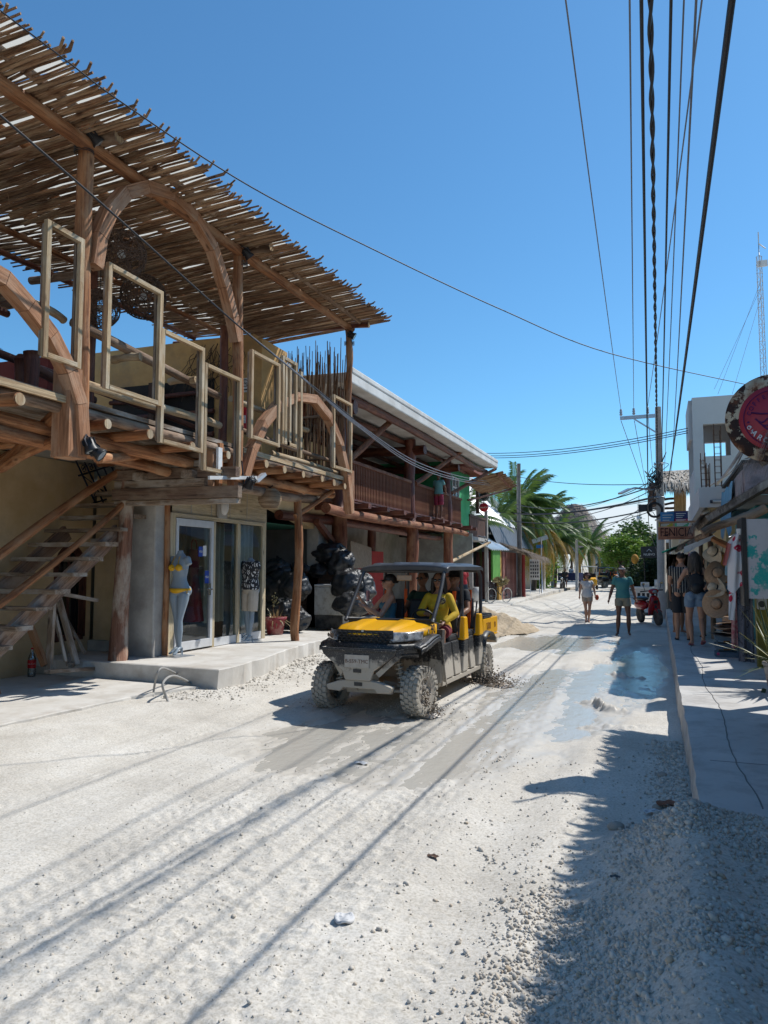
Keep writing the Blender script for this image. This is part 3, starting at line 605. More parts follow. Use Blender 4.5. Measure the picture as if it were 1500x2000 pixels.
for y0 in np.arange(3.1, 14.2, 1.25):
    b = MB(); y1 = min(y0+1.22, 14.4); x0, x1 = -5.42+R.uniform(-.04, .03), -10.1
    b.hexa([V((x0, y0, zr(x0, y0)+.115+.02*(k % 2))), V((x0, y1, zr(x0, y1)+.115+.02*(k % 2))), V((x1, y1, zr(x1, y1)+.14)), V((x1, y0, zr(x1, y0)+.14)), V((x0, y0, zr(x0, y0)+.121+.02*(k % 2))), V((x0, y1, zr(x0, y1)+.121+.02*(k % 2))), V((x1, y1, zr(x1, y1)+.146)), V((x1, y0, zr(x1, y0)+.146))])
    obj('roof_sheet', b, SHEET, T1); k += 1
# sapling twigs hanging loose under the roof
b = MB()
for i in range(12):
    p = V((R.uniform(-9, -6.2), R.uniform(5, 13.5), 6.55)); b.tube([p, p+V((R.uniform(-.08, .08), R.uniform(-.1, .1), -R.uniform(.15, .45)))], .004, 4)
obj('loose_twig', b, STICK, T1, kind='stuff')
# deck: joists, front logs, floor planks
b = MB(); b.log((-6.08, 1.5, 3.50), (-6.05, 14.3, 3.42), .075, .065, 12, 26, .03); obj('deck_edge_log', b, LOGD, T1)
b = MB(); b.log((-6.35, 1.5, 3.24), (-6.45, 14.3, 3.28), .085, .08, 12, 26, .03); obj('deck_bearer', b, LOG, T1)
b = MB(); b.log((-7.2, 1.5, 3.26), (-7.15, 14.3, 3.26), .08, .08, 12, 20, .03); obj('deck_bearer', b, LOG, T1)
for i, y in enumerate((3.2, 4.3, 5.45, 6.75, 7.45, 8.4, 9.3, 10.3, 11.0, 11.7, 12.4, 13.05, 13.7)):
    b = MB(); x1 = -5.86+R.uniform(-.05, .07); r = R.uniform(.058, .072); z = 3.36 if y < 9 else 3.37; b.log((x1, y, z), (-8.2, y, z), r, r, 12, 7, .01); j = obj('joist', b, LOG, T1)
    b = MB(); b.disc((x1+.012, y, z), (1, 0, 0), r*.94, 14); obj('cut_end', b, PALE, j)
for i in range(15):
    x = -6.0-i*.155; b = MB(); b.box(x-.145, x, 1.5, 14.3, 3.475+R.uniform(-.004, .004)+.07, 3.60); obj('floor_plank', b, PLANK, T1)
b = MB(); b.box(-5.99, -5.95, 9.9, 14.25, 3.50, 3.575); obj('edge_board', b, PALE, T1)
b = MB(); b.box(-5.99, -5.95, 4.4, 6.35, 3.50, 3.575); obj('edge_board', b, PALE, T1)
# guard rails between the posts
for y0, y1, za, zb_, r in ((4.5, 5.35, 4.0, 3.96, .055), (5.75, 6.4, 4.55, 4.5, .05), (6.55, 9.55, 4.52, 4.33, .06), (6.55, 9.6, 3.86, 3.88, .06), (9.9, 12.6, 4.36, 4.34, .05), (10.1, 14.0, 3.92, 3.9, .045), (11.2, 14.0, 3.70, 3.68, .05)):
    b = MB(); b.log((-6.2, y0, za), (-6.2, y1, zb_), r, r*.9, 10, 12, .02); obj('guard_rail', b, PALE if R.random() < .35 else LOGD, T1)
for y in (7.55, 8.75):
    b = MB(); b.log((-6.05, y, 4.38), (-6.5, y, 4.38), .05); obj('rail_stub', b, PALE, T1)
b = MB(); b.log((-8.2, 7.7, 4.6), (-8.9, 9.9, 4.55), .08); b.log((-8.2, 7.7, 3.6), (-8.2, 7.7, 4.6), .08); obj('inner_rail', b, LOGR, T1)
b = MB(); b.log((-8.9, 6.9, 4.9), (-8.9, 13, 4.6), .06); obj('inner_rail', b, LOGR, T1)
# lower collar logs and braces
for p0, p1, r in (((-6.12, 6.3, 3.42), PX(-5, 915, -7.9), .07), ((-6.12, 6.3, 3.12), PX(-5, 917, -7.7), .06), ((-6.3, 14.0, 3.32), (-6.5, 12.72, 2.72), .05), ((-6.1, 6.9, 3.0), (-6.9, 9.0, 3.35), .06), ((-6.2, 4.2, 3.15), (-6.7, 9.0, 3.12), .08), ((-6.3, 9.5, 3.02), (-7.7, 9.2, 3.32), .07)):
    b = MB(); b.log(p0, p1, r, r*.9, 10, 9, .015); obj('brace', b, LOG, T1)
b = MB(); b.log((-6.45, 10.4, 3.02), (-6.5, 13.55, 3.12), .085, .08, 12, 12, .03); l = obj('lower_log', b, LOGD, T1)
b = MB(); b.disc((-6.5, 13.56, 3.12), (0, 1, 0), .07); obj('cut_end', b, PALE, l)
for y in (9.15, 9.62):
    b = MB(); b.box(-6.12, -6.02, y, y+.06, 2.85, 3.6) if y < 9.5 else b.box(-6.1, -5.98, y+.05, y+.17, 2.85, 3.55); obj('hanger_board', b, ARCHW, T1)
b = MB(); b.box(-6.14, -5.90, 6.22, 6.5, 2.92, 3.9); obj('boxed_post_foot', b, ARCHW, T1)
b = MB(); b.box(-6.08, -5.92, 14.05, 14.25, 2.9, 3.75); obj('boxed_post_foot', b, ARCHW, T1)
b = MB(); b.log((-6.5, 12.78, .3), (-6.5, 12.8, 3.1), .085, .075, 12, 12, .03); obj('support_post', b, LOG, T1)
b = MB(); b.tube([(-7.62, 9.16, .33), (-7.62, 9.18, .9), (-7.6, 9.2, 1.8), (-7.58, 9.22, 2.7), (-7.57, 9.22, 3.3)], [.145, .125, .115, .10, .095], 16, rough=.04); obj('support_post', b, wood('limed_log', (.22, .11, .07), (.14, .065, .04), (.40, .34, .27)), T1)
# stacked planks of the stair landing
for i, (z, x1, d) in enumerate(((3.40, -6.15, .14), (3.26, -6.2, .10), (3.12, -5.62, .17), (2.98, -6.1, .13), (2.83, -5.56, .20), (2.70, -5.60, .08))):
    b = MB(); b.beam((-7.75, 9.14+.05*(i % 2), z), (x1, 9.12+.03*(i % 3), z-.02), .11, d*.85, (0, 0, 1)); obj('landing_beam', b, PLANK if i % 2 else wood('rough_dark_plank', (.17, .11, .075), (.09, .055, .04), (.24, .18, .13)), T1)
for xx in (-7.2, -6.35): b = MB(); b.beam((xx, 9.68, 3.06), (xx, 8.98, 3.08), .19, .11); obj('landing_block', b, PLANK, T1)
b = MB(); b.beam((-6.0, 9.28, 3.55), (-6.03, 9.3, 2.68), .09, .09); obj('landing_hanger', b, LOG, T1)
# wooden arches of short straight pieces
def arch(pix, w=.155, d=.15, x=OX+.07):
    pts = [PX(px, py, x) for px, py in pix]; ch = []
    for i in range(len(pts)-1):
        def nrm(k):
            a = (pts[k]-pts[k-1]).normalized() if k > 0 else (pts[1]-pts[0]).normalized()
            c = (pts[k+1]-pts[k]).normalized() if k < len(pts)-1 else a
            t = (a+c).normalized(); return V((0, -t.z, t.y))/max(.6, t.dot(c))
        n0, n1 = nrm(i)*(w/2), nrm(i+1)*(w/2); e = V((d/2, 0, 0)); p, q = pts[i], pts[i+1]; u = (q-p).normalized()*.003; p, q = p+u, q-u
        b = MB(); o_ = R.random()*20; L = (q-p).length
        b.hexa([p-n0-e, p+n0-e, p+n0+e, p-n0+e, q-n1-e, q+n1-e, q+n1+e, q-n1+e], [(-w/2+o_, o_, 0), (w/2+o_, o_, 0), (w/2+o_, o_+d, 0), (-w/2+o_, o_+d, 0), (-w/2+o_, o_, L), (w/2+o_, o_, L), (w/2+o_, o_+d, L), (-w/2+o_, o_+d, L)])
        ch.append(b)
    vs = MB(); a = None
    ar = obj('wooden_arch', ch[0], ARCHW, T1)
    for b in ch[1:]: obj('arch_segment', b, ARCHW, ar)
arch([(183, 522), (192, 462), (211, 415), (243, 377), (283, 366), (333, 382), (378, 425), (414, 485), (438, 560), (453, 620), (462, 668)])
arch([(475, 932), (490, 880), (513, 828), (541, 793), (575, 775), (613, 780), (641, 815), (662, 866), (676, 930), (683, 1003)])
arch([(-80, 540), (-35, 522), (5, 545), (52, 598), (96, 655), (132, 726), (152, 790), (158, 890)])
# empty window frames hung on the outside
def wframe(y0, y1, z0, z1, x=-5.86, w=.06, d=.05, tilt=0, lab=None):
    e = bpy.data.objects.new('t', None)
    b = MB(); b.beam((x, y0, z0), (x, y0, z1), w, d, (1, 0, 0)); f = obj('window_frame', b, PALE, T1, lab)
    for p, q in (((y1, z0), (y1, z1)), ((y0+w/2, z0+w/2), (y1-w/2, z0+w/2)), ((y0+w/2, z1-w/2), (y1-w/2, z1-w/2))):
        b = MB(); b.beam((x+.002, p[0], p[1]), (x+.002, q[0], q[1]), w if p[0] != q[0] else d, d if p[0] != q[0] else w, (0, 0, 1) if p[0] != q[0] else (0, 1, 0)); obj('frame_bar', b, PALE, f)
    for yy in (y0+.01, y1-.01): b = MB(); b.beam((x-.05, yy, z0+.03), (x-.05, yy, z1-.03), .03, .05, (0, 1, 0)); obj('frame_rebate', b, PLANK, f)
for a in ((5.80, 6.27, 3.88, 5.33), (6.72, 7.66, 3.76, 5.24), (7.72, 8.60, 3.30, 4.77), (8.68, 9.58, 3.07, 4.58), (9.93, 10.80, 3.72, 5.12), (10.95, 11.42, 3.80, 5.30), (11.05, 11.2, 3.8, 5.2), (13.05, 13.9, 3.66, 5.10)): wframe(*a)
b = MB(); b.box(-5.92, -5.85, 11.62, 11.69, 3.66, 5.2); obj('leaning_board', b, PALE, T1)
b = MB(); b.box(-5.9, -5.86, 9.05, 9.15, 3.05, 3.45); obj('white_board', b, WHITEP, T1)
# upright reeds screening the far end of the terrace
for i in range(104):
    x = -7.75+1.66*i/103+R.uniform(-.012, .012); h = 6.2+R.uniform(-.28, .28)-(.15 if i < 14 else 0)+.12*math.sin(i*.4); y = 14.0+R.uniform(-.04, .08)
    b = MB(); b.tube([(x, y, 3.4), (x+R.uniform(-.02, .02), y, 4.4), (x+R.uniform(-.03, .03), y+.01, 5.3), (x+R.uniform(-.05, .05), y+.02, h)], [.015, .014, .013, .008], 6, rough=.08); obj('screen_reed', b, STICK, T1)
for z in (4.0, 4.9): b = MB(); b.log((-7.8, 13.93, z), (-6.05, 13.93, z), .03); obj('screen_rail', b, LOGD, T1)
# ============================================================ STAIRS
ST = thing('wooden_staircase', 'open wooden staircase with log handrails rising to the terrace', 'staircase', (-7.9, 6, .1))
for i in range(-5, 8):
    y = 8.2+(i)*.31; z = 1.66+i*.222
    if z < .2: continue
    b = MB(); b.box(-8.95, -7.5, y-.14, y+.14, z-.055+R.uniform(-.01, .01), z, ); tr_ = obj('tread', b, PLANK, ST)
    b = MB(); b.box(-7.90, -7.84, y+.02, y+.08, z-.32, z-.057); obj('riser_block', b, PLANK, tr_)
for x in (-7.72, -8.7):
    b = MB(); b.beam((x, 5.9, -.1), (x, 9.2, 2.28), .07, .24, (0, 0, 1)); obj('stringer', b, wood('brown_stringer', (.26, .17, .12), (.17, .11, .08), (.4, .34, .29)), ST)
b = MB(); b.log((-7.75, 4.8, .48), (-7.7, 9.25, 3.22), .055, .06, 10, 14, .03); obj('handrail', b, LOG, ST)
b = MB(); b.log((-7.55, 5.2, .2), (-7.60, 9.2, 2.72), .05, .045, 10, 14, .03); obj('handrail', b, LOG, ST)
b = MB(); b.log((-9.0, 4.8, 1.2), (-8.9, 9.0, 3.9), .05); obj('handrail', b, LOG, ST)
b = MB(); b.beam((-7.9, 7.25, .12), (-7.95, 6.9, 1.1), .07, .09); obj('prop', b, LOG, ST)
# leaning planks under the stairs
for i, (p, q, w, h) in enumerate(((PX(95, 1312, -7.95), PX(104, 1155, -8.1), .09, .05), (PX(150, 1298, -8.0), PX(112, 1160, -8.35), .11, .04), (PX(134, 1300, -8.2), PX(100, 1180, -8.5), .08, .03), (PX(166, 1277, -8.2), PX(125, 1200, -8.6), .05, .03), (PX(88, 1300, -8.0), PX(52, 1206, -8.3), .08, .08), (PX(92, 1312, -7.7), PX(180, 1306, -7.9), .09, .05), (PX(110, 1158, -8.0), PX(190, 1173, -7.9), .06, .05), (PX(128, 1292, -7.85), PX(108, 1200, -8.1), .04, .03), (PX(138, 1300, -7.9), PX(152, 1290, -8.3), .07, .06))):
    b = MB(); b.beam(p, q, w, h); tag(obj('plank', b, PLANK if i != 4 else LOG), ('upright weathered plank propped under the stairs nearest the wall opening', 'widest plank leaning against the wall under the stairs', 'thin plank leaning behind the widest one under the stairs', 'thin slat leaning low beside the arched window', 'brown squared post leaning under the stairs left of the planks', 'plank lying flat on the ground under the stairs', 'short plank sticking out level from the stair stringer', 'narrow slat among the leaning planks under the stairs', 'short offcut lying at the foot of the leaning planks')[i], 'plank')
BRK = M('pale_block', (.45, .42, .37))
b = MB(); b.box(-9.0, -8.62, 8.88, 9.08, .12, .24); tag(obj('concrete_block', b, BRK, bevel=.015), 'pale concrete block on the ground under the stairs', 'block')
for i, (x, y, s) in enumerate(((-9.3, 8.2, .16), (-8.9, 7.6, .07), (-8.3, 9.0, .05))): b = MB(); b.ball((x, y, .12+s*.3), s, 10, 7, (1.4, .8, .5), .15); tag(obj('stone', b, BRK), ('flat stone lying against the wall at the left edge', 'small stone on the slab below the stairs', 'small stone beside the big log post foot')[i], 'stone')
# big soda bottle
BT = thing('plastic_bottle', 'large empty plastic soda bottle with red label standing under the stairs', 'bottle', (-8.95, 8.9, .12))
p = PX(62, 1300, -8.75); BT.location = (p.x, p.y, .12)
b = MB(); b.lathe([(0, 0), (.055, .005), (.058, .06), (.052, .14), (.058, .2), (.056, .27), (.03, .34), (.016, .37), (.016, .4)], 18); local('body', b, glass('bottle_plastic', (.75, .8, .78), .1, .6), BT)
b = MB(); b.lathe([(.0575, .13), (.0595, .15), (.0595, .24), (.0575, .25)], 18); lb = local('label', b, M('cola_red', (.55, .01, .015), None, 8, .4, 0), BT)
t_ = text_mb('Coca-Cola', .034, (0, 0, 0), (1, 0, 0), (0, 0, 1), .001); 
t_.v = [(math.cos(x/.06-1.1)*.061, math.sin(x/.06-1.1)*.061, z+.195) for x, y, z in t_.v]; local('label_print', t_, WPAP, lb)
b = MB(); b.lathe([(0, .425), (.018, .425), (.018, .40), (.016, .40)], 14); local('cap', b, M('cola_red', (.55, .01, .015)), BT)
# ============================================================ things hung on the terrace
for i, (c, r, lab) in enumerate((((-6.9, 8.15, 6.08), .33, 'largest woven wicker ball lamp hanging highest beside the arch'), ((-7.5, 9.38, 5.98), .35, 'round wicker ball lamp hanging lower right behind a window frame'), ((-8.0, 8.99, 5.72), .30, 'wicker ball lamp half hidden behind the log post'))):
    L = thing('wicker_lamp', lab, 'lamp', c, 'wicker ball lamps under the stick roof')
    b = MB()
    for k in range(75):
        ax = V((R.gauss(0, 1), R.gauss(0, 1), R.gauss(0, 1))).normalized(); a, bb = frame_of(ax); h = R.uniform(-.75, .75)*r; q = math.sqrt(r*r-h*h); t0 = R.random()*6
        b.tube([ax*h+a*(math.cos(t0+t)*q*(1+.03*math.sin(5*t)))+bb*(math.sin(t0+t)*q) for t in [j*.32 for j in range(14)]], .0055, 4, False)
    local('weave', b, wood('wicker', (.16, .10, .07), (.09, .06, .045), None), L)
    b = MB(); b.tube([(0, 0, r), (0, 0, 6.6-c[2])], .006, 5); local('cord', b, BLACK, L); b = MB(); b.ball((0, 0, 0), .06); local('bulb', b, WHITEP, L)
BK = thing('wicker_basket_lamp', 'small tightly woven wicker basket lamp hanging outside the shop corner', 'lamp', (-6.4, 11.53, 2.94))
b = MB()
def bk(z): return .10+.10*math.sin(min(1, max(0, (z+.17)/.34))*math.pi)**.7
for k in range(18):
    z = -.17+.34*k/17; r = bk(z); b.tube([(math.cos(t)*r*(1+.02*math.sin(8*t+k*math.pi)), math.sin(t)*r*(1+.02*math.sin(8*t+k*math.pi)), z) for t in [i*2*math.pi/32 for i in range(33)]], .010, 5, False)
local('weave', b, wood('basket_cane', (.42, .30, .19), (.26, .17, .10), None), BK)
b = MB(); b.lathe([(0, -.165), (.1, -.165), (bk(-.1)*.93, -.1), (bk(0)*.93, 0), (bk(.1)*.93, .1), (.09, .165)], 16); local('lining', b, DARKW, BK)
b = MB(); b.tube([(0, 0, .17), (0, 0, .6)], .008, 6); b.tube([(.05*math.cos(t), 0, .25+.05*math.sin(t)) for t in [i*.5 for i in range(14)]], .008, 6); local('hanger', b, DKMET, BK)
def spot(loc, lab, aim, group='spotlights on the terrace', n=1):
    s = thing('spotlight', lab, 'spotlight', loc, group); s.rotation_euler = V(aim).to_track_quat('Z', 'Y').to_euler()
    b = MB(); b.lathe([(0, -.10), (.05, -.10), (.06, -.06), (.062, 0), (.078, .045), (.078, .06), (.065, .06)], 16); local('housing', b, BLACK, s)
    for k in range(8): b = MB(); t = k*math.pi/4; b.box(.055, .075, -.004, .004, -.09, -.02); b.v = [(x*math.cos(t)-y*math.sin(t), x*math.sin(t)+y*math.cos(t), z) for x, y, z in b.v]; local('cooling_fin', b, BLACK, s)
    b = MB(); b.disc((0, 0, .055), (0, 0, 1), .064); local('lens', b, M('lens_glass', (.4, .45, .48), None, 30, .1, 0, spec=.8), s)
    b = MB(); b.tube([(.08, 0, 0), (.095, 0, -.07), (0, 0, -.15), (-.095, 0, -.07), (-.08, 0, 0)], .008, 6); local('bracket', b, DKMET, s)
p = PX(177, 873, -5.8); spot(p, 'upper black spotlight clamped to the foot of the boxed post', (.35, .1, -.9)); p = PX(191, 884, -5.75); spot(p, 'lower black spotlight tilted outwards at the foot of the boxed post', (.75, .3, -.6))
p = PX(187, 272, -5.85); spot(p, 'black spotlight strapped high on the nearest tall post', (.4, .6, -.7)); p = PX(484, 497, -5.85); spot(p, 'black spotlight on the middle tall post below the beam', (.4, .6, -.7)); p = PX(688, 655, -5.9); spot(p, 'small black floodlight on the farthest tall post', (.8, .3, -.5))
p = PX(487, 945, -5.7); spot(p, 'black spotlight on the white arm beside the round arch foot', (-.5, .2, -.7))
AR = thing('lamp_arm', 'white steel arm carrying a small floodlight beside the round arch', 'lamp arm', PX(460, 935, -5.8))
b = MB(); b.beam(PX(408, 933, -5.8), PX(500, 933, -5.75), .035, .05); obj('arm', b, WHITEP, AR); b = MB(); b.beam(PX(500, 940, -5.75), PX(516, 926, -5.7), .09, .05); obj('floodlight', b, ALU, AR); b = MB(); b.tube(bez([PX(450, 955, -5.8), PX(462, 960, -5.8), PX(475, 950, -5.8), PX(472, 900, -5.85)], 8), .012, 6); obj('cable', b, BLACK, AR)
LN = thing('wall_lamp', 'oval white wall lamp with wire guard above the shop window', 'lamp', (SX+.05, 11.45, 2.83)); b = MB(); b.ball((.03, 0, 0), .14, 16, 10, (.45, .75, 1.15)); local('diffuser', b, WHITEP, LN); b = MB(); b.box(-.04, .0, -.14, .14, -.22, .2); local('back_plate', b, LGREY, LN)
# fire extinguisher, signs on the upper wall
FE = thing('fire_extinguisher', 'red fire extinguisher hanging on the upper ochre wall', 'extinguisher', (-7.93, 13.2, 4.55))
b = MB(); b.lathe([(0, 0), (.075, .01), (.08, .04), (.08, .4), (.05, .46), (.02, .49), (.02, .52)], 18); local('cylinder', b, M('extinguisher_red', (.55, .015, .02), None, 8, .3, 0), FE)
b = MB(); b.box(-.055, .055, -.084, -.06, .14, .3); local('label', b, WPAP, FE); b = MB(); b.box(-.06, .03, -.015, .015, .52, .56); b.tube([(-.03, 0, .53), (-.09, 0, .48), (-.095, -.02, .3)], .012, 6); local('valve_and_hose', b, BLACK, FE)
NS = thing('no_smoking_sign', 'small white no smoking sign on the upper ochre wall', 'sign', (-7.99, 13.29, 5.53))
b = MB(); b.box(-.11, .11, 0, .012, -.15, .15); local('board', b, WPAP, NS); b = MB(); b.tube([(math.cos(t)*.075, -.004, .04+math.sin(t)*.075) for t in [i*math.pi/10 for i in range(21)]], .008, 5, False); b.beam((-.05, -.004, .09), (.05, -.004, -.01), .012, .006); b.box(-.05, .045, -.006, -.001, .033, .047); b.box(-.08, .08, -.005, -.001, -.11, -.085); local('prohibition_mark', b, BLACK, NS)
EX = thing('exit_sign', 'small green stairs exit sign on the wall behind the braces', 'sign', (-8.98, 7.9, 3.0)); pe = PX(65, 841, -8.97); EX.location = pe
b = MB(); b.box(0, .015, -.13, .13, -.085, .085); local('board', b, M('exit_green', (.0, .16, .07)), EX); b = MB(); b.tube([(.018, -.1, -.05), (.018, -.05, -.05), (.018, -.05, -.01), (.018, 0, -.01), (.018, 0, .03), (.018, .05, .03)], .007, 4); b.beam((.018, .03, -.04), (.018, .1, .05), .012, .02); local('stairs_mark', b, WPAP, EX)
# wrought iron grille leaning at the stair head
GR = thing('iron_grille', 'dark blue wrought iron grille with scrolls leaning at the top of the stairs', 'grille', PX(190, 950, -8.8))
def gp(u, v): return PX(150+u*70+v*38, 900+v*82-u*22+4, -8.8)
b = MB()
for i in range(6): b.tube([gp(i/5, -.05), gp(i/5, 1)], .014, 6)
for v in (.28, .95): b.tube([gp(-.1, v), gp(1.1, v)], .016, 6)
for i in range(5):
    for v, s in ((.14, .045), (.2, .045), (.6, .04), (.8, .045)):
        c = gp((i+.5)/5, v); b.tube([c+V((0, math.cos(t)*s*(1-t/14), math.sin(t)*s*(1-t/14))) for t in [k*.6 for k in range(13)]], .008, 4, False)
b.tube([gp(0, .3), gp(.45, .95)], .008, 5); obj('scrollwork', b, M('blue_black_iron', (.012, .02, .05)), GR)
# bent hose on the ground
HM = M('grey_hose', (.36, .35, .33)); b = MB(); b.tube(bez([PZ(303, 1375, .01), PZ(300, 1352, .12), PX(312, 1322, -6.05)+V((0, 0, .1)), PZ(345, 1316, .25), PZ(372, 1330, .12), PZ(385, 1340, .05), PZ(440, 1345, .03), PZ(512, 1352, .01)], 8), .014, 8); b.tube(bez([PZ(335, 1384, .01), PZ(325, 1362, .12), PZ(318, 1335, .30), PZ(340, 1320, .32), PZ(378, 1337, .1)], 8), .016, 8)
tag(obj('hose', b, HM), 'bent grey pipe looping out of the ground beside the shop pavement', 'hose')
b = MB(); b.tube([PZ(423, 1342, 0), PZ(423, 1313, .06)], .012, 6); tag(obj('stake', b, HM), 'short thin stake standing in the ground before the shop pavement', 'stake')
# ============================================================ LOG-FRAMED BUILDING (left, second)
B2 = thing('log_frame_building', 'dark red log framed building with white sloping roof and railed balcony', 'building', (-7.2, 21, .2))
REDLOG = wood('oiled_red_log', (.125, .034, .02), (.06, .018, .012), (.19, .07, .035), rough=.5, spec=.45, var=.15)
REDLOG2 = wood('sunlit_red_log', (.22, .085, .045), (.12, .04, .022), (.30, .15, .08), var=.12)  # lighter copy of the red log, sunlight put into its colour
for y, r, xx in ((18.2, .22, -8.0), (22.0, .20, -7.2), (26.4, .19, -7.2)):
    b = MB(); b.log((xx, y, .1), (xx, y, 3.15), r, r*.9, 14, 9, .03, .06); obj('post', b, REDLOG2, B2)
    if y < 19: y = 16.5
    b = MB(); b.log((-7.25, y, 3.1), (-7.25, y, 5.75), r*.92, r*.85, 14, 9, .03, .06); obj('post', b, REDLOG, B2)
for y in (18, 24, 28.5):
    b = MB(); b.log((-9.3, y, .1), (-9.3, y, 3.2), .15, None, 10); obj('post', b, REDLOG, B2)
WROOF = M('white_roof_plaster', (.66, .66, .64), (.54, .53, .50), 1.4, .8, .25, 20, dirt=(.36, .34, .30), dirtamt=.45)
b = MB(); x0, x1 = -6.15, -13; ya, yb_ = 14.6, 30.3
b.hexa([V((x0, ya, 5.74)), V((x0, yb_, 5.86)), V((x1, yb_, 5.9)), V((x1, ya, 5.8)), V((x0, ya, 5.98)), V((x0, yb_, 6.1)), V((x1, yb_, 6.2)), V((x1, ya, 6.1))])
obj('roof', b, WROOF, B2, bevel=.03)
b = MB(); b.beam((x0-.05, ya+.05, 6.03), (x0-.05, yb_, 6.12), .14, .14, (0, 0, 1)); obj('roof_kerb', b, WROOF, B2, bevel=.03)
for x, r in ((-6.62, .11), (-7.5, .08), (-8.4, .08), (-9.3, .08)):
    b = MB(); b.log((x, 14.9, 5.62), (x, 30.2, 5.72), r, r*.9, 12, 26, .05, .08); obj('rafter', b, REDLOG, B2)
for y, x_, r in ((15.6, -6.45, .17), (22.0, -6.75, .15), (26.4, -6.8, .14)):
    b = MB(); b.log((x_, y, 5.42), (-12, y, 5.40), r, r, 14, 10, .03); obj('tie_beam', b, REDLOG, B2)
for p, q, r in (((-7.2, 17.0, 4.45), PX(783, 808, -6.62), .085), ((-7.15, 22.2, 4.4), PX(902, 882, -6.5), .08), ((-7.15, 26.6, 4.5), PX(968, 916, -6.3), .07)):
    b = MB(); b.log(p, q, r, r*.85, 10, 8, .02); obj('brace', b, REDLOG2, B2)
b = MB(); b.log((-7.0, 15.2, 3.08), (-7.05, 28.6, 3.05), .115, .10, 12, 24, .05, .07); obj('balcony_bearer', b, REDLOG2, B2)
b = MB(); b.log((-8.2, 15.2, 2.95), (-8.2, 28.6, 2.95), .12, .12, 10, 12, .04); obj('balcony_bearer', b, REDLOG, B2)
for i, y in enumerate((17.2, 18.4, 19.6, 20.9, 22.3, 23.6, 24.9, 26.2, 27.5, 28.8)):
    b = MB(); b.beam((-6.72+.06*(i % 3), y, 3.27), (-9.4, y, 3.27), .20, .12, (0, 0, 1)); obj('joist', b, REDLOG, B2)
for i in range(9):
    x = -7.05-i*.26; b = MB(); b.box(x-.25, x, 16.8, 28.9, 3.335, 3.37); obj('floor_plank', b, REDLOG, B2)
b = MB(); b.box(-7.26, -7.14, 17.0, 28.2, 4.36, 4.44); rl = obj('railing', b, REDLOG2, B2); b = MB(); b.box(-7.24, -7.16, 17.0, 28.2, 3.42, 3.47); obj('bottom_rail', b, REDLOG, rl)
b = MB(); b.box(-.03, .03, -.022, .022, 0, .90); bm_ = b.mesh('baluster', REDLOG2)
for i in range(96): rep('baluster', bm_, rl, Matrix.Translation((-7.2, 17.05+i*.116, 3.465)))
PLW = wood('pale_baluster', (.50, .35, .2), (.38, .24, .13), None)
TERRA = M('terracotta_wall', (.22, .085, .05), (.16, .06, .035), 1.5, .9, .2)
b = MB(); b.box(-10.4, -10.2, 15, 28, 3.3, 5.8); obj('upper_wall', b, TERRA, B2)
b = MB(); b.box(-10.3, -10.1, 15, 31, .1, 3.25); obj('lower_wall', b, M('lower_wall_plaster', (.33, .29, .24), (.22, .19, .15), 1.3, .9, .3, dirt=(.12, .09, .07)), B2)
b = MB(); b.box(-10.2, -7.4, 30.9, 31.0, .1, 3.2); obj('lower_wall', b, LGREY, B2)
b = MB(); b.beam((-8.0, 16.8, 2.9), (-8.3, 21.5, .9), .14, .14); obj('diagonal_beam', b, REDLOG, B2)
b = MB(); b.beam((-9.2, 17.6, 2.8), (-8.8, 22.6, .7), .16, .12); obj('diagonal_beam', b, REDLOG, B2)
b = MB(); b.box(-9.2, -9.1, 22.2, 24.6, .2, 2.3); obj('red_panel', b, M('red_panel_paint', (.36, .03, .025)), B2)
b = MB(); b.log(PX(735, 1190, -7.6), PX(925, 1055, -7.2), .04, .035, 8, 10, .02); 
PL = thing('plywood_sheet', 'pale plywood sheet leaning behind the black bags', 'board', (-7.9, 17.6, .25)); b = MB(); b.hexa([PX(683, 1056, -8.2)+V((0, 0, 0)), PX(724, 1070, -8.2), PX(724, 1110, -8.0), PX(683, 1110, -8.0)]+[p+V((.03, 0, 0)) for p in (PX(683, 1056, -8.2), PX(724, 1070, -8.2), PX(724, 1110, -8.0), PX(683, 1110, -8.0))]); obj('panel', b, wood('plywood', (.45, .33, .22), (.38, .27, .17), None), PL)
# ============================================================ GREEN BUILDING beyond
B3 = thing('green_building', 'bright green rendered house with white window beyond the log building', 'building', (-8.4, 30, .1))
GREEN = M('green_render', (.045, .36, .14), (.03, .28, .10), 1.2, .85, .25, 25, dirt=(.10, .35, .2), dirtamt=.4)
b = MB(); b.box(-11, -7.62, 27.6, 31.4, 3.3, 6.35); obj('wall', b, GREEN, B3)
b = MB(); b.box(-11, -7.7, 31.05, 31.3, .1, 3.3); obj('lower_wall', b, LGREY, B3)
w = MB(); w.box(-7.62, -7.60, 28.35, 29.35, 4.15, 5.35); fr = obj('window', w, M('window_dark', (.10, .12, .14), None, 4, .15, 0, spec=.7), B3)
for y in (28.35, 28.85, 29.35): b = MB(); b.box(-7.6, -7.56, y-.03, y+.03, 4.12, 5.38); obj('frame', b, WHITEP, fr)
for z in (4.15, 4.55, 4.95, 5.35): b = MB(); b.box(-7.6, -7.565, 28.35, 29.35, z-.025, z+.025); obj('glazing_bar', b, WHITEP, fr)
MOULD = M('mouldy_concrete', (.50, .49, .47), (.22, .21, .2), 3, .9, .3, lo=.42, hi=.6)
b = MB(); b.box(-10, -7.1, 28.4, 32.2, 6.0, 6.5); obj('parapet', b, MOULD, B3); b = MB(); b.box(-10, -7.15, 28.5, 32.1, 5.75, 5.99); obj('soffit', b, M('brick_soffit', (.25, .09, .07)), B3)
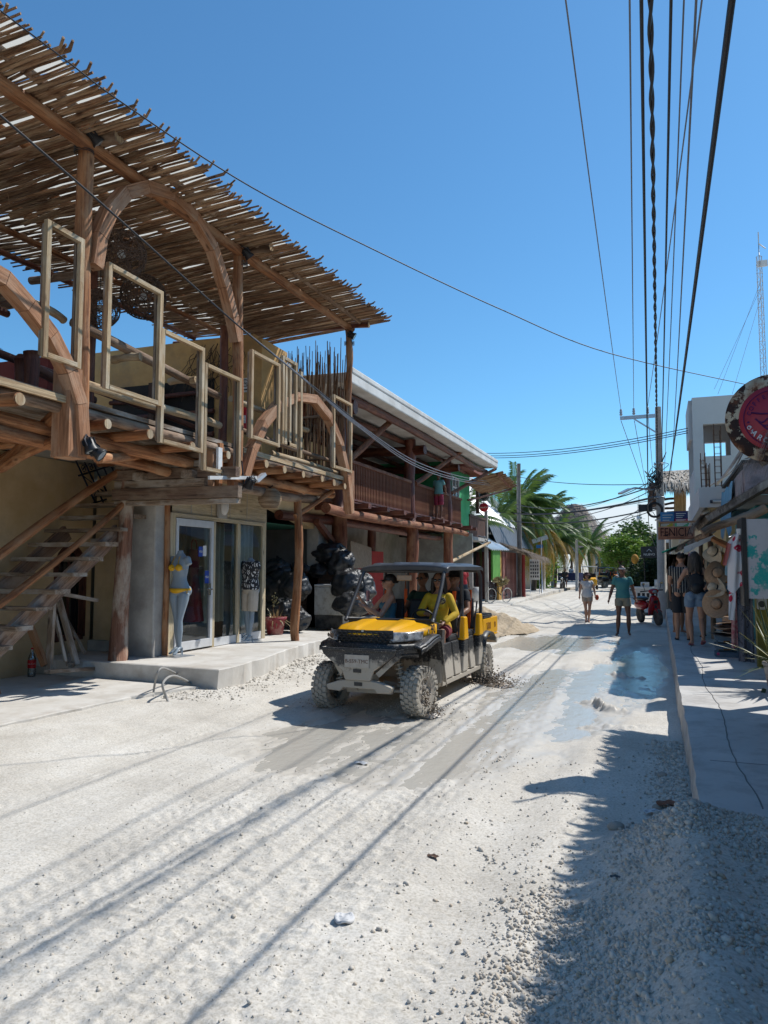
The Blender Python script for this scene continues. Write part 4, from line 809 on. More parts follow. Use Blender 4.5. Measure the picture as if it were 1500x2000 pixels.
b = MB(); b.lathe([(0, .5), (.35, .45), (.45, .2), (.45, 0), (0, 0)], 16, (-7.7, 31.2, 6.5)); obj('water_tank', b, WHITEP, B3)
bl = MB(); bl.box(-7.62, -7.55, 31.2, 34.4, 3.95, 4.05); br_ = obj('balcony_rail', bl, DARKW, B3); b = MB(); b.box(-.02, .02, -.06, .06, -.85, 0); me = b.mesh('slat', wood('grey_brown_slat', (.16, .09, .07), (.10, .055, .04), None))
for i in range(18): rep('slat', me, br_, Matrix.Translation((-7.6, 31.3+i*.178, 3.95)))
b = MB(); b.box(-9.5, -7.5, 31.2, 34.5, 2.95, 3.1); obj('balcony_floor', b, LGREY, B3); b = MB(); b.box(-7.65, -7.5, 34.35, 34.5, .1, 4.4); obj('balcony_post', b, LGREY, B3)
CN = thing('stick_canopy', 'small tilted canopy of sticks under the end of the white roof', 'canopy', (-6.9, 31.5, 5.5))
for i in range(46):
    t = i/45; b = MB() if i == 0 else b; b.tube([(-6.0+R.uniform(-.1, .1), 30.35+3.4*t, 5.72-.25*t), (-7.6, 30.35+3.4*t, 5.35-.2*t)], .028, 5, rough=.2)
obj('stick_layer', b, STICK, CN, kind='stuff'); b = MB(); b.log((-6.2, 30.3, 5.62), (-6.25, 33.8, 5.38), .05); obj('edge_pole', b, REDLOG2, CN); b = MB(); b.log((-7.5, 30.6, 4.6), (-6.2, 33.5, 5.3), .045); obj('strut', b, REDLOG, CN)
# round hanging signs
for (z, lab, col, red) in ((5.02, 'round black sign on the post above the red one', (.03, .035, .04), 0), (4.55, 'round red soda sign under the round black one', (.60, .012, .02), 1)):
    p = PY(945, 969 if not red else 991, 33.5); s = thing('round_sign', lab, 'sign', p)
    b = MB(); b.lathe([(0, -.03), (.24 if not red else .21, -.03), (.24 if not red else .21, .03), (0, .03)], 24, axis='y'); local('disc', b, M('sign_face_%d' % red, col, None, 5, .35, 0), s)
    if red: local('lettering', text_mb('Coca-Cola', .115, (0, -.04, 0), (1, 0, 0), (0, 0, 1), .006), WPAP, s)
    else:
        b = MB(); b.tube([(math.cos(t)*.2, -.035, math.sin(t)*.2) for t in [i*math.pi/9 for i in range(19)]], .006, 4, False); local('rim', b, ALU, s)
b = MB(); p0, p1 = PY(932, 945, 33.6), PY(933, 1003, 33.6); b.beam(p0, p1, .14, .14); tag(obj('sign_post', b, DARKW), 'dark post carrying the two round signs', 'post')
# ============================================================ thatch helper
THATCH = wood('dry_thatch', (.25, .19, .14), (.12, .09, .065), (.36, .29, .22), across=8, along=3, var=.05)
def thatch(parent, A, B, Cc, D, name='thatch', n=900, L=.5, droop=.6, mat=None, w=.02, under=True, thick=.14):
    """A,B top edge; D,Cc bottom edge (A above D). straw strands over a thick sloping layer with a ragged eave"""
    A, B, Cc, D = map(V, (A, B, Cc, D)); nrm = (B-A).cross(D-A).normalized(); nrm = nrm if nrm.z > 0 else -nrm; mat = mat or THATCH
    b = MB(); e = nrm*thick; b.hexa([D, Cc, B, A, D+e, Cc+e, B+e, A+e]); o = obj(name, b, mat, parent)
    g = MB(); dn = ((D-A)+(Cc-B)).normalized()
    for i in range(n):
        u, v = R.random(), R.random()**.75
        if R.random() < .35: v = R.uniform(.93, 1.0)
        p = A.lerp(B, u).lerp(D.lerp(Cc, u), v)+e*R.uniform(.8, 1.15); l = L*R.uniform(.5, 1.2); s_ = (B-A).normalized()*w*R.uniform(.6, 1.5)
        d = (dn+V((R.gauss(0, .13), R.gauss(0, .13), R.gauss(0, .05)))).normalized(); q = p+d*l*.55+nrm*.02; r = p+d*l+V((0, 0, -droop*l*R.uniform(.3, 1)))*(1 if v > .88 else .08); o_ = R.random()*9
        g.add([p-s_, p+s_, q+s_*.8, q-s_*.8, r], [(0, 1, 2, 3), (3, 2, 4)], [(o_, o_, 0), (o_+.02, o_, 0), (o_+.02, o_, l/2), (o_, o_, l/2), (o_, o_, l)])
    obj('straw', g, mat, parent, kind='stuff'); return o
# ============================================================ awning, hut, signs
A1 = thing('corrugated_awning', 'pale corrugated metal awning sloping over the dark shop front', 'awning', (-8, 35, 3))
TN, TF = V((-9.3, 33.2, 3.62)), V((-9.3, 38.3, 3.62)); BN, BF = PX(959, 1074, -7.3), PX(995, 1075, -7.3)
TN = PY(889, 1029, BN.y-1.5); TF = PY(914, 1026, BF.y)
b = MB(); b.sheet(lambda u, v: (lambda p: (p.x, p.y, p.z+.03*math.sin(u*60)))(TN.lerp(TF, u).lerp(BN.lerp(BF, u), v)), 80, 2); so = obj('sheet', b, M('zinc_sheet', (.52, .56, .60), (.42, .46, .5), 2, .35, .1, metal=.35), A1)
s_ = so.modifiers.new('s', 'SOLIDIFY'); s_.thickness = .02
b = MB(); b.tube(bez([PY(905, 1035, BF.y-2)+V((0, 0, .1)), PX(925, 1050, -7.8)+V((0, 0, .15)), PX(948, 1056, -7.5)+V((0, 0, .15)), PX(930, 1045, -7.9)+V((0, 0, .12)), PX(952, 1063, -7.4)+V((0, 0, .12))], 8), .03, 5); obj('wire_coil', b, DKMET, A1)
SH = thing('dark_shop', 'open dark shop front hung with black tarpaulin under the metal awning', 'shop', (-8.2, 34, .1))
b = MB(); b.sheet(lambda u, v: (-8.6+.06*math.sin(u*30+v*3), 32+4.6*u, .1+3.0*v+.0), 60, 10); obj('tarpaulin', b, M('black_tarp', (.035, .04, .05), (.02, .022, .028), 2, .6, .4), SH)
b = MB(); b.box(-7.5, -7.42, 35.1, 36.9, 1.1, 2.65); obj('green_board', b, M('green_board_paint', (.10, .30, .05)), SH)
b = MB(); b.log((-7.4, 26.9, 1.9), (-7.2, 33.5, 2.9), .06); obj('canopy_pole', b, PALE, SH)
b = MB(); b.box(-7.6, -7.5, 36.9, 37.6, .1, 2.7); obj('yellow_strip', b, M('ochre_paint', (.45, .26, .06)), SH)
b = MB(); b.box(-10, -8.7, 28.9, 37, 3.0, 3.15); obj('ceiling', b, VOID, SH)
HT = thing('thatched_hut', 'low hut of dark red boards under a shaggy thatch roof', 'hut', (-7.6, 41, .1))
DRB = wood('dark_red_board', (.17, .055, .04), (.10, .03, .025), (.24, .12, .10), var=.2)
b = MB(); b.box(-.03, .03, -.14, .14, 0, 2.45); me = b.mesh('wall_board', DRB)
for i in range(14): rep('wall_board', me, HT, Matrix.Translation((-7.5+R.uniform(-.02, .02), 37.8+i*.295, .12)))
for i in range(5): rep('wall_board', me, HT, Matrix.Translation((-7.65-i*.295, 37.7, .12)) @ Matrix.Rotation(math.pi/2, 4, 'Z'))
b = MB(); b.log((-7.05, 41.5, .05), (-7.05, 41.5, 2.5), .10, .09, 10); obj('red_post', b, M('red_post_paint', (.30, .03, .03), (.2, .05, .04), 3), HT)
thatch(HT, (-9.8, 37.5, 3.75), (-9.8, 45.5, 3.55), (-6.7, 46.3, 2.3), (-6.75, 39.3, 2.45), n=1800, L=.7, w=.035)
BL = thing('notice_board', 'white notice board on metal legs beyond the thatched hut', 'notice board', (-7.3, 47, .1)); b = MB(); b.box(-7.6, -7.0, 47, 47.05, 1.0, 2.3); obj('board', b, WHITEP, BL)
b = MB(); [b.box(-7.55+.14*i, -7.47+.14*i, 46.985, 46.995, 1.15+.22*j, 1.27+.22*j) for i in range(4) for j in range(5)]; obj('printed_notes', b, DKMET, BL, kind='stuff')
for x in (-7.58, -7.02): b = MB(); b.tube([(x, 47.08, .1), (x, 47.08, 2.3)], .025, 6); obj('leg', b, MET, BL)
BU = thing('white_bucket', 'tall white plastic bucket standing beside the bicycle', 'bucket', (-7.05, 30.2, .16)); pb = PX(932, 1176, -7.1); BU.location = pb
b = MB(); b.lathe([(0, 0), (.15, 0), (.19, .62), (.17, .62), (.14, .05), (0, .05)], 18); local('pail', b, WHITEP, BU); b = MB(); b.tube([(.19, 0, .55), (.1, -.17, .42), (-.1, -.17, .42), (-.19, 0, .55)], .008, 5); local('handle', b, MET, BU)
# white metal-roofed hall
WM = M('white_ribbed_metal', (.70, .72, .74), (.60, .62, .65), 1.5, .4, .1, metal=.15)
HL = thing('metal_roofed_hall', 'hall with steep white ribbed metal roof behind the round signs', 'building', (-10, 44, 0))
b = MB(); a, bb, c, d = PX(930, 925, -11.5), PX(1004, 922, -11.5), PX(985, 1016, -8.2), PX(925, 1018, -8.2)
a, bb, c, d = V((-14, 38, 9.5)), V((-14, 56, 9.3)), V((-8.3, 50, 4.2)), V((-8.3, 38, 4.2))
b.sheet(lambda u, v: (lambda p: (p.x, p.y, p.z+(.10 if (int(u*96) % 4 == 0) else 0)))(a.lerp(bb, u).lerp(d.lerp(c, u), v)), 96, 2, False); o = obj('roof', b, WM, HL)
b = MB(); b.box(-16, -8.6, 38.5, 50, 0, 4.25); obj('wall', b, M('hall_wall', (.16, .17, .18)), HL)
b = MB(); b.sheet(lambda u, v: (-8.3+.5*v, 38+12*u, 4.15-1.2*v+(.03 if int(u*80) % 4 == 0 else 0)), 80, 2, False); obj('lower_eave', b, M('dark_ribbed_metal', (.12, .13, .15), None, 2, .5, .1), HL)
# ============================================================ poles on the left
POLEM = wood('grey_wood_pole', (.24, .21, .18), (.15, .13, .11), (.3, .27, .24))
CPOLE = M('concrete_pole', (.46, .45, .43), (.36, .35, .33), 4, .85, .2)
b = MB(); b.log((-7.35, 41.9, 0), (-7.3, 41.9, 7.65), .15, .11, 8, 8, .02); tag(obj('utility_pole', b, POLEM), 'grey weathered wooden utility pole rising beside the thatched hut', 'utility pole')
for px, yb2, ytop, Y_, lab in ((1062, 1140, 978, 56, 'slim pole standing in front of the palm trunks'), (1127, 1146, 1055, 58, 'short pole right of the palms beside the parked cart'),):
    p = PY(px, yb2, Y_); q = PY(px-1, ytop, Y_); b = MB(); b.tube([(p.x, p.y, 0), q], [.13, .1], 8); tag(obj('utility_pole', b, CPOLE), lab, 'utility pole')
SS = thing('street_sign', 'street name sign on a tall metal post at the pavement edge', 'sign', (-7.0, 48, 0)); b = MB(); b.tube([(-7.0, 48, 0), (-7.0, 48, 3.7)], .045, 8); obj('post', b, MET, SS)
b = MB(); b.beam((-7.55, 47.9, 3.42), (-6.6, 48.1, 3.72), .04, .26, (0, 0, 1)); obj('name_plate', b, M('sign_cream', (.55, .54, .5)), SS); b = MB(); b.beam((-7.3, 47.9, 3.1), (-6.9, 48, 3.12), .03, .2, (0, 0, 1)); obj('blue_plate', b, M('sign_blue', (.05, .2, .45)), SS)
# ============================================================ vegetation
def leafmat(name, c1, c2, trans=.35):
    m, n, b = newmat(name); a = nd(n, 'ShaderNodeAttribute'); a.attribute_name = 'gc'; sp = nd(n, 'ShaderNodeSeparateXYZ'); n.links.new(a.outputs['Vector'], sp.inputs[0])
    col = ramp(n, sp.outputs[0], [(0, c2), (1, c1)]); n.links.new(col, b.inputs['Base Color']); b.inputs['Roughness'].default_value = .5
    t = nd(n, 'ShaderNodeBsdfTranslucent'); n.links.new(col, t.inputs[0]); x = nd(n, 'ShaderNodeMixShader'); x.inputs[0].default_value = trans; n.links.new(b.outputs[0], x.inputs[1]); n.links.new(t.outputs[0], x.inputs[2]); n.links.new(x.outputs[0], n.nodes['Material Output'].inputs[0]); return m
PALM = leafmat('palm_green', (.13, .20, .035), (.04, .09, .02)); PALMY = leafmat('palm_yellow', (.50, .30, .05), (.30, .20, .05)); 
LEAF = leafmat('tree_green', (.10, .17, .03), (.03, .07, .015)); LEAFY = leafmat('light_green', (.24, .36, .05), (.10, .20, .03)); HEDGE = leafmat('hedge_green', (.05, .085, .025), (.015, .03, .01)); TWIG = wood('bark', (.16, .12, .09), (.09, .07, .05), None)
def frond_mesh(mat, L=3.6, n=34, droop=1.0, leaf=.75):
    g = MB(); P = []
    for i in range(n+1): t = i/n; P.append(V((L*t*(1-.25*droop*t), 0, .55*t*L*.35-droop*1.15*t*t*L*.5)))
    g.tube(P, [.035*(1-.8*i/n) for i in range(n+1)], 4, False)
    for i in range(3, n+1):
        t = i/n; p = P[i]; d = (P[i]-P[i-1]).normalized()
        for s in (-1, 1):
            l = leaf*math.sin(min(1, t*1.15+.12)*math.pi*.86)**.6*R.uniform(.85, 1.15); dd = (V((0, s, 0))*.8+d*.75+V((0, 0, -.35))).normalized(); q = p+dd*l*.55+V((0, 0, -.02)); r_ = p+dd*l*.95+V((0, 0, -.38*l)); w_ = d*.045; c = R.random()
            g.add([p-w_*.5, p+w_*.5, q+w_, q-w_, r_], [(0, 1, 2, 3), (3, 2, 4)], [(c, 0, 0)]*5)
    return g.mesh('frond', mat)
FR = [frond_mesh(PALM, droop=d) for d in (.5, .9, 1.3)]+[frond_mesh(PALMY, droop=1.5)]
def palm(x, y, h, sc, label, n=26, lean=(0, 0), yellow=.2, wind=0, group='palm trees by the street'):
    t = thing('palm_tree', label, 'palm tree', (x, y, 0), group); b = MB(); top = V((x+lean[0], y+lean[1], h))
    b.tube([V((x, y, 0)).lerp(top, k/9)+V((.12*math.sin(k*.5), 0, 0)) for k in range(10)], [.2-.07*k/9+.01*(k % 2) for k in range(10)], 9, rough=.06); obj('trunk', b, TWIG, t)
    for i in range(n):
        az = i*2.399+R.uniform(-.3, .3); el = 1.15-1.75*(i/n)+R.uniform(-.15, .15); k = 3 if (i/n > 1-yellow and R.random() < .8) else (0 if i < n*.25 else 1 if i < n*.6 else 2)
        m = Matrix.Translation(top+V((0, 0, -.1-.3*i/n))) @ Matrix.Rotation(az, 4, 'Z') @ Matrix.Rotation(-el, 4, 'Y') @ Matrix.Rotation(R.uniform(-.3, .3), 4, 'X') @ Matrix.Scale(sc*R.uniform(.85, 1.15), 4)
        if wind:
            m = Matrix.Translation(top) @ Matrix(((1, 0, .0, 0), (0, 1, 0, 0), (0, 0, 1, 0), (0, 0, 0, 1))) @ Matrix.Translation(-top) @ m
            if math.cos(az) < -.3 and R.random() < wind: m = Matrix.Translation(top+V((0, 0, -.1))) @ Matrix.Rotation(R.uniform(-.9, .9), 4, 'Z') @ Matrix.Rotation(-el*.8, 4, 'Y') @ Matrix.Scale(sc*R.uniform(.9, 1.25), 4)
        rep('frond', FR[k], t, m)
palm(-8.95, 50, 5.9, .98, 'tallest windswept green coconut palm behind the wooden utility pole', 48, yellow=.12, wind=.75)
palm(-8.5, 54, 4.7, .95, 'bushy palm with yellowing fronds just right of the tallest palm', 42, yellow=.5, wind=.7)
palm(-9.6, 46.5, 4.8, .95, 'green palm squeezed against the white metal roof', 24, yellow=.1)
palm(-8.2, 63, 4.2, .95, 'palm with orange dry fronds hanging over the parked carts', 30, yellow=.55, wind=.5)
palm(-6.8, 80, 4.2, .95, 'small distant palm before the thatched cone roof', 26, yellow=.3)
palm(-9.5, 37.2, 4.0, .8, 'palm fronds showing between the balcony and the round signs', 16, yellow=.0)
def leafcloud(parent, c, r, n, mat, leaf=.12, name='crown', sc=(1, 1, .8), clumps=30):
    g = MB(); c = V(c); cs = []
    for k in range(clumps):
        d = V((R.gauss(0, 1), R.gauss(0, 1), R.gauss(0, 1))).normalized()*R.uniform(.35, 1)*r; cs.append((V((d.x*sc[0], d.y*sc[1], d.z*sc[2])), R.uniform(.18, .38)*r, R.random()))
    for i in range(n):
        q, rr, tone = cs[R.randrange(clumps)]; p = c+q+V((R.gauss(0, 1), R.gauss(0, 1), R.gauss(0, .8)))*rr*.55; a, bb = frame_of(V((R.gauss(0, 1), R.gauss(0, 1), R.gauss(.5, 1))).normalized()); l = leaf*R.uniform(.6, 1.4); t = min(1, max(0, tone*.7+R.random()*.3))
        g.add([p-a*l, p+bb*l*.45, p+a*l, p-bb*l*.45], [(0, 1, 2, 3)], [(t, 0, 0)]*4)
    return obj(name, g, mat, parent, kind='stuff')
def tree(x, y, h, r, mat, label, n=5000, leaf=.13, sc=(1, 1, .8), group='trees at the far end of the street'):
    t = thing('leafy_tree', label, 'tree', (x, y, 0), group); b = MB(); b.tube([(x, y, 0), (x+.1, y, h*.45), (x, y, h*.75)], [.2, .15, .08], 8); obj('trunk', b, TWIG, t)
    for k in range(5): a = k*1.3; b = MB(); b.tube([(x+.05, y, h*.45), (x+math.cos(a)*r*.5, y+math.sin(a)*r*.5, h*.8)], [.09, .03], 6); obj('limb', b, TWIG, t)
    leafcloud(t, (x, y, h-r*sc[2]*.75), r, n, mat, leaf, sc=sc); return t
tree(-1.9, 72, 5.6, 2.3, LEAF, 'broad dark green tree behind the light green one', 6500, .16)
tree(-2.7, 60, 3.9, 1.7, LEAFY, 'feathery light green tree at the end of the street', 6500, .11, (1, 1, .7))
tree(-.6, 66, 4.3, 1.7, LEAF, 'dark green tree behind the black hedge sign', 4500, .15)
tree(-9.2, 60, 2.6, 2.0, LEAFY, 'low bright green bush tree behind the blue cart', 3500, .13)
tree(-12, 75, 4.5, 3, LEAF, 'dark tree behind the palms', 3500, .2)
tree(-4.6, 104, 4.4, 2.6, LEAF, 'far dark tree under the thatched cone roof', 3500, .25)
HG = thing('dark_hedge', 'dark leafy hedge wall at the right end of the street', 'hedge', (-.9, 52, 0)); leafcloud(HG, (-.75, 52, 1.3), 1.15, 7000, HEDGE, .09, 'leaves', (1.1, 1.6, 1.15), 60); b = MB(); b.box(-1.6, .2, 52.4, 53.5, 0, 2.2); obj('shade_core', b, M('hedge_shade', (.012, .018, .008)), HG)  # near-black block inside the hedge, shade between leaves put into its colour
HS = thing('black_sign_board', 'black sign board with small white emblem above the hedge', 'sign', PY(1268, 1080, 50)); c = V(HS.location); b = MB(); b.box(c.x-.5, c.x+.6, c.y, c.y+.06, c.z-.32, c.z+.42); obj('board', b, BLACK, HS)
b = text_mb('NUEVO', .2, (c.x, c.y-.01, c.z-.1), (1, 0, 0), (0, 0, 1), .01); obj('lettering', b, WPAP, HS); b = MB(); b.tube([(c.x-.14, c.y-.01, c.z+.1), (c.x, c.y-.01, c.z+.25), (c.x+.14, c.y-.01, c.z+.1)], .02, 5); obj('emblem', b, WPAP, HS)
for x in (-.3, .7): b = MB(); b.tube([(c.x+x, c.y+.03, 0), (c.x+x, c.y+.03, c.z-.3)], .04, 6); obj('leg', b, BLACK, HS)
# conical thatched roof and pale buildings in the distance
TH = thing('thatched_pavilion', 'tall pavilion with grey conical thatch roof in the distance', 'building', (-8.5, 92, 0)); tx = (PY(1128, 1000, 90).x+PY(1150, 1000, 90).x)/2
b = MB(); b.lathe([(5.6, 3.5), (3.2, 6.2), (.9, 9.3), (.2, 9.5)], 24, (tx-1.2, 92, 0)); obj('roof', b, wood('grey_thatch', (.20, .165, .14), (.13, .105, .09), None, across=2, along=2), TH)
b = MB()
for k in range(900):
    a = R.random()*6.283; t = R.random(); r = 5.7*(1-t)+.9*t; z = 3.45+5.9*t**.85; p = V((tx-1.2+math.cos(a)*r, 92+math.sin(a)*r, z+.12)); d = V((math.cos(a)*.55, math.sin(a)*.55, -.8)); s = V((-math.sin(a), math.cos(a), 0))*.06; b.add([p-s, p+s, p+d*.8], [(0, 1, 2)])
obj('straw', b, wood('grey_thatch', (.2, .165, .14), (.13, .1, .09), None), TH, kind='stuff')
for k in range(8): a = k*math.pi/4+.2; b = MB(); b.log((tx-1.2+math.cos(a)*4.6, 92+math.sin(a)*4.6, 0), (tx-1.2+math.cos(a)*4.6, 92+math.sin(a)*4.6, 4.2), .16); obj('post', b, TWIG, TH)
def house(name, x0, x1, y0, y1, h, mat, label, wins=(), roof=None):
    t = thing(name, label, 'building', ((x0+x1)/2, y0, 0)); b = MB(); b.box(x0, x1, y0, y1, -.1, h); obj('wall', b, mat, t)
    b = MB(); b.box(x0-.1, x1+.1, y0-.1, y1+.1, h+.002, h+.25); obj('parapet', b, roof or mat, t)
    for (a, c, z0, z1) in wins:
        w = MB(); w.box(a, c, y0-.03, y0-.005, z0, z1); o = obj('window', w, M('far_window', (.08, .09, .10), None, 3, .2, 0, spec=.7), t); b = MB(); b.box(a-.08, c+.08, y0-.06, y0-.035, z0-.1, z0-.02); obj('sill', b, mat, o)
    return t
FARW = M('far_white', (.60, .60, .58), (.5, .5, .48), .8, .8, .1); FARC = M('far_cream', (.55, .5, .40), (.47, .42, .33), .8, .8, .1)
house('white_house', -9.2, -4.5, 112, 125, 4.6, FARW, 'distant white house closing the end of the street', ((-8.6, -7.4, 1.2, 2.4), (-6.8, -5.4, 1.2, 2.4), (-6.6, -5.6, 3.0, 3.9)))
house('pale_house', -4.3, -1.0, 104, 118, 3.4, FARC, 'low pale house beside the distant white one', ((-3.9, -3.0, 1.0, 2.2), (-2.4, -1.6, 1.0, 2.2)))
house('grey_house', -14.5, -9.6, 66, 75, 3.2, FARW, 'low white house behind the palms on the left', ((-13.6, -12.4, 1, 2.2), (-11.4, -10.3, .1, 2.3)))
for x, lab in ((-8.75, 'left slim white column beside the palm trunks'), (-8.2, 'right slim white column beside the palm trunks')): b = MB(); b.box(x-.12, x+.12, 62, 62.25, 0, 4.3); tag(obj('gate_column', b, FARW, bevel=.02), lab, 'column')
b = MB(); b.box(-14, -8.8, 57, 57.2, 0, 1.9); tag(obj('garden_wall', b, FARC), 'low cream garden wall left of the blue cart', 'wall')
# far transmission mast
def mast(name, p, h, w, label, secs, mat):
    t = thing(name, label, 'mast', p); p = V(p); cs = [(math.cos(a)*w, math.sin(a)*w) for a in (0.5, 2.6, 4.7)]
    for cx, cy in cs: b = MB(); b.tube([p+V((cx, cy, 0)), p+V((cx*.8, cy*.8, h))], .022*w/.2, 5); obj('leg', b, mat, t)
    b = MB()
    for i in range(secs):
        z0, z1 = h*i/secs, h*(i+1)/secs
        for j in range(3):
            a, c = cs[j], cs[(j+1) % 3]; b.tube([p+V((a[0], a[1], z0)), p+V((c[0], c[1], z1))], .012*w/.2, 4, False); b.tube([p+V((a[0], a[1], z1)), p+V((c[0], c[1], z1))], .012*w/.2, 4, False)
    obj('lattice', b, mat, t, kind='stuff'); b = MB(); b.tube([p+V((0, 0, h)), p+V((0, 0, h*1.11))], .03*w/.2, 5); obj('spike', b, mat, t)
    return t
p = PY(1248, 980, 100); t = mast('radio_mast', (p.x, 100, 0), p.z-.3, .25, 'thin white distant radio mast above the dark tree', 14, FARW); b = MB(); b.lathe([(.35, 0), (.35, .35), (0, .35)], 12, (p.x, 100, 8.0)); obj('drum', b, FARW, t)
# ============================================================ RIGHT SIDE
TOWERP = M('white_tower_plaster', (.60, .59, .58), (.52, .51, .50), 1.2, .85, .2, 20, dirt=(.40, .38, .36), dirtamt=.4)  # the white plaster's own colour
YELW = M('pale_yellow_render', (.62, .50, .28), (.55, .44, .24), 1.2, .85, .2)
TW = thing('tower_building', 'tall white rendered tower house with an open window at the top', 'building', (1.1, 24, .3))
yT = 24.0; a = PY(1351, 777, yT); w0 = PY(1373, 829, yT); w1 = PY(1428, 889, yT); b0 = PY(1355, 975, yT)
x0, x1, zt = a.x, 5.2, a.z; zw0, zw1 = w1.z, w0.z
b = MB(); b.box(x0, w0.x, yT, yT+.2, 3.7, zt); b.box(w1.x, x1, yT, yT+.2, 3.7, zt); b.box(w0.x, w1.x, yT, yT+.2, 3.7, zw0); b.box(w0.x, w1.x, yT, yT+.2, zw1, zt)
b.box(x0, x0+.2, yT+.2, yT+3.4, 3.7, zw0-.35); b.box(x0, x0+.2, yT+.2, yT+3.4, zt-.35, zt); b.box(x1-.2, x1, yT+.2, yT+3.4, 3.7, zt); b.box(x0, x1, yT+.2, yT+3.6, zt-.2, zt-.001)
q0, q1 = PY(1376, 866, yT+3.5), PY(1418, 893, yT+3.5)
b.box(x0, q0.x, yT+3.4, yT+3.6, 3.7, zt-.2); b.box(q1.x, x1, yT+3.4, yT+3.6, 3.7, zt-.2); b.box(q0.x, q1.x, yT+3.4, yT+3.6, 3.7, q1.z-.3); b.box(q0.x, q1.x, yT+3.4, yT+3.6, q0.z, zt-.2); b.box(x0+.2, x1-.2, yT+.2, yT+3.4, zw0-.6, zw0-.5)
obj('tower_wall', b, TOWERP, TW)
b = MB(); e0 = PY(1343, 790, yT+1.2); e1 = PY(1343, 868, yT+1.2); b.box(e0.x-.02, x0-.002, yT+.3, yT+2.6, e1.z, zt-.02); obj('side_fin', b, TOWERP, TW)
# lower part: yellow shop with a sloping-sided canopy
c0 = PY(1365, 952, 20.0); c1 = PY(1365, 991, 20.0)
b = MB(); b.box(c0.x, 5.2, 20.0, 20.2, c1.z, c0.z); b.box(c0.x+.0, c0.x+.15, 20.2, 27, c1.z, c0.z); obj('canopy_fascia', b, TOWERP, TW)
b = MB(); b.box(c0.x+.15, 5.2, 20.2, 27.5, c1.z+.02, c1.z+.14); obj('canopy_soffit', b, YELW, TW)
b = MB(); p, q = PY(1344, 1020, 25), PY(1345, 985, 25); b.hexa([V((c0.x, 20.0, c1.z)), V((c0.x, 27, c1.z)), V((c0.x-.35, 27, c1.z-.65)), V((c0.x-.35, 24, c1.z-.65)), V((c0.x+.12, 20.0, c1.z)), V((c0.x+.12, 27, c1.z)), V((c0.x-.23, 27, c1.z-.65)), V((c0.x-.23, 24, c1.z-.65))]); obj('slanting_side', b, TOWERP, TW)
b = MB(); b.box(1.62, 1.8, 20.6, 32, .3, 3.6); b.box(1.8, 5.2, 20.6, 20.8, .3, c1.z); obj('shop_wall', b, YELW, TW)
for y in (21.6, 23.2, 24.8): b = MB(); b.box(1.58, 1.62, y, y+.7, .4, 2.5); d = obj('shutter', b, M('cream_shutter', (.55, .48, .32)), TW); b = MB(); b.box(1.56, 1.58, y+.05, y+.65, 1.75, 2.0); obj('vent', b, BLACK, d)
GLB = thing('globe_lamp', 'round white globe lamp under the yellow canopy soffit', 'lamp', PY(1380, 1005, 20.6)); b = MB(); b.ball((0, 0, 0), .13, 14, 10); local('globe', b, WHITEP, GLB); b = MB(); b.tube([(0, 0, .12), (0, 0, .3)], .03, 6); local('stem', b, MET, GLB)
TL = thing('tube_light', 'white fluorescent tube on the canopy front', 'lamp', PY(1413, 979, 19.95)); b = MB(); b.tube([(-.24, 0, 0), (.24, 0, 0)], .03, 8); local('tube', b, WHITEP, TL); b = MB(); b.box(-.3, .3, .02, .05, -.04, .04); local('bracket', b, DKMET, TL)
# rebar cages standing on the canopy
RB = M('rusty_rebar', (.10, .055, .04), (.05, .03, .025), 12, .8, .2)
for px0, px1, yt, lab in ((1394, 1406, 834, 'tall black rebar ladder cage standing before the tower window'), (1369, 1377, 888, 'shorter rebar cage left of the tall one on the canopy'), (1385, 1379, 905, 'lowest bent rebar bundle on the canopy')):
    p, q = PY(px0, yt, 21.3), PY(px1, yt, 21.3); zb0 = c0.z; t = thing('rebar_cage', lab, 'rebar cage', (p.x, 21.3, zb0), 'rebar left standing on the canopy')
    for x, dy in ((p.x, 0), (q.x, 0), (p.x, .16), (q.x, .16)): b = MB(); b.tube([(x, 21.3+dy, zb0-.3), (x+R.uniform(-.02, .02), 21.3+dy, p.z+R.uniform(-.1, .1))], .011, 5); obj('upright_bar', b, RB, t)
    k = 0; z = zb0
    while z < p.z-.15: b = MB(); b.tube([(p.x, 21.3, z), (q.x, 21.3, z), (q.x, 21.46, z), (p.x, 21.46, z), (p.x, 21.3, z)], .006, 4, False); obj('stirrup', b, RB, t); z += .17
b = MB(); 
for k in range(7): b.tube(bez([PY(1378+k*1.5, 948, 21.5), PY(1376+k, 915, 21.5), PY(1374-k+R.uniform(-4, 8), 893+k*4, 21.5)], 5), .018, 5)
tag(obj('cable_bundle', b, M('white_conduit', (.6, .6, .58))), 'bundle of pale conduits and wires sticking up from the canopy', 'conduit')
b = MB(); b.tube(bez([PY(1401, 945, 21.8), PY(1425, 915, 20), PY(1448, 880, 17), PY(1452, 872, 16)], 8), .04, 6); b.tube(bez([PY(1385, 950, 21.8), PY(1428, 922, 20), PY(1450, 885, 17)], 8), .02, 5); tag(obj('hanging_cable', b, M('grey_duct', (.35, .36, .40))), 'thick grey cable sagging from the canopy to the teal building', 'cable')
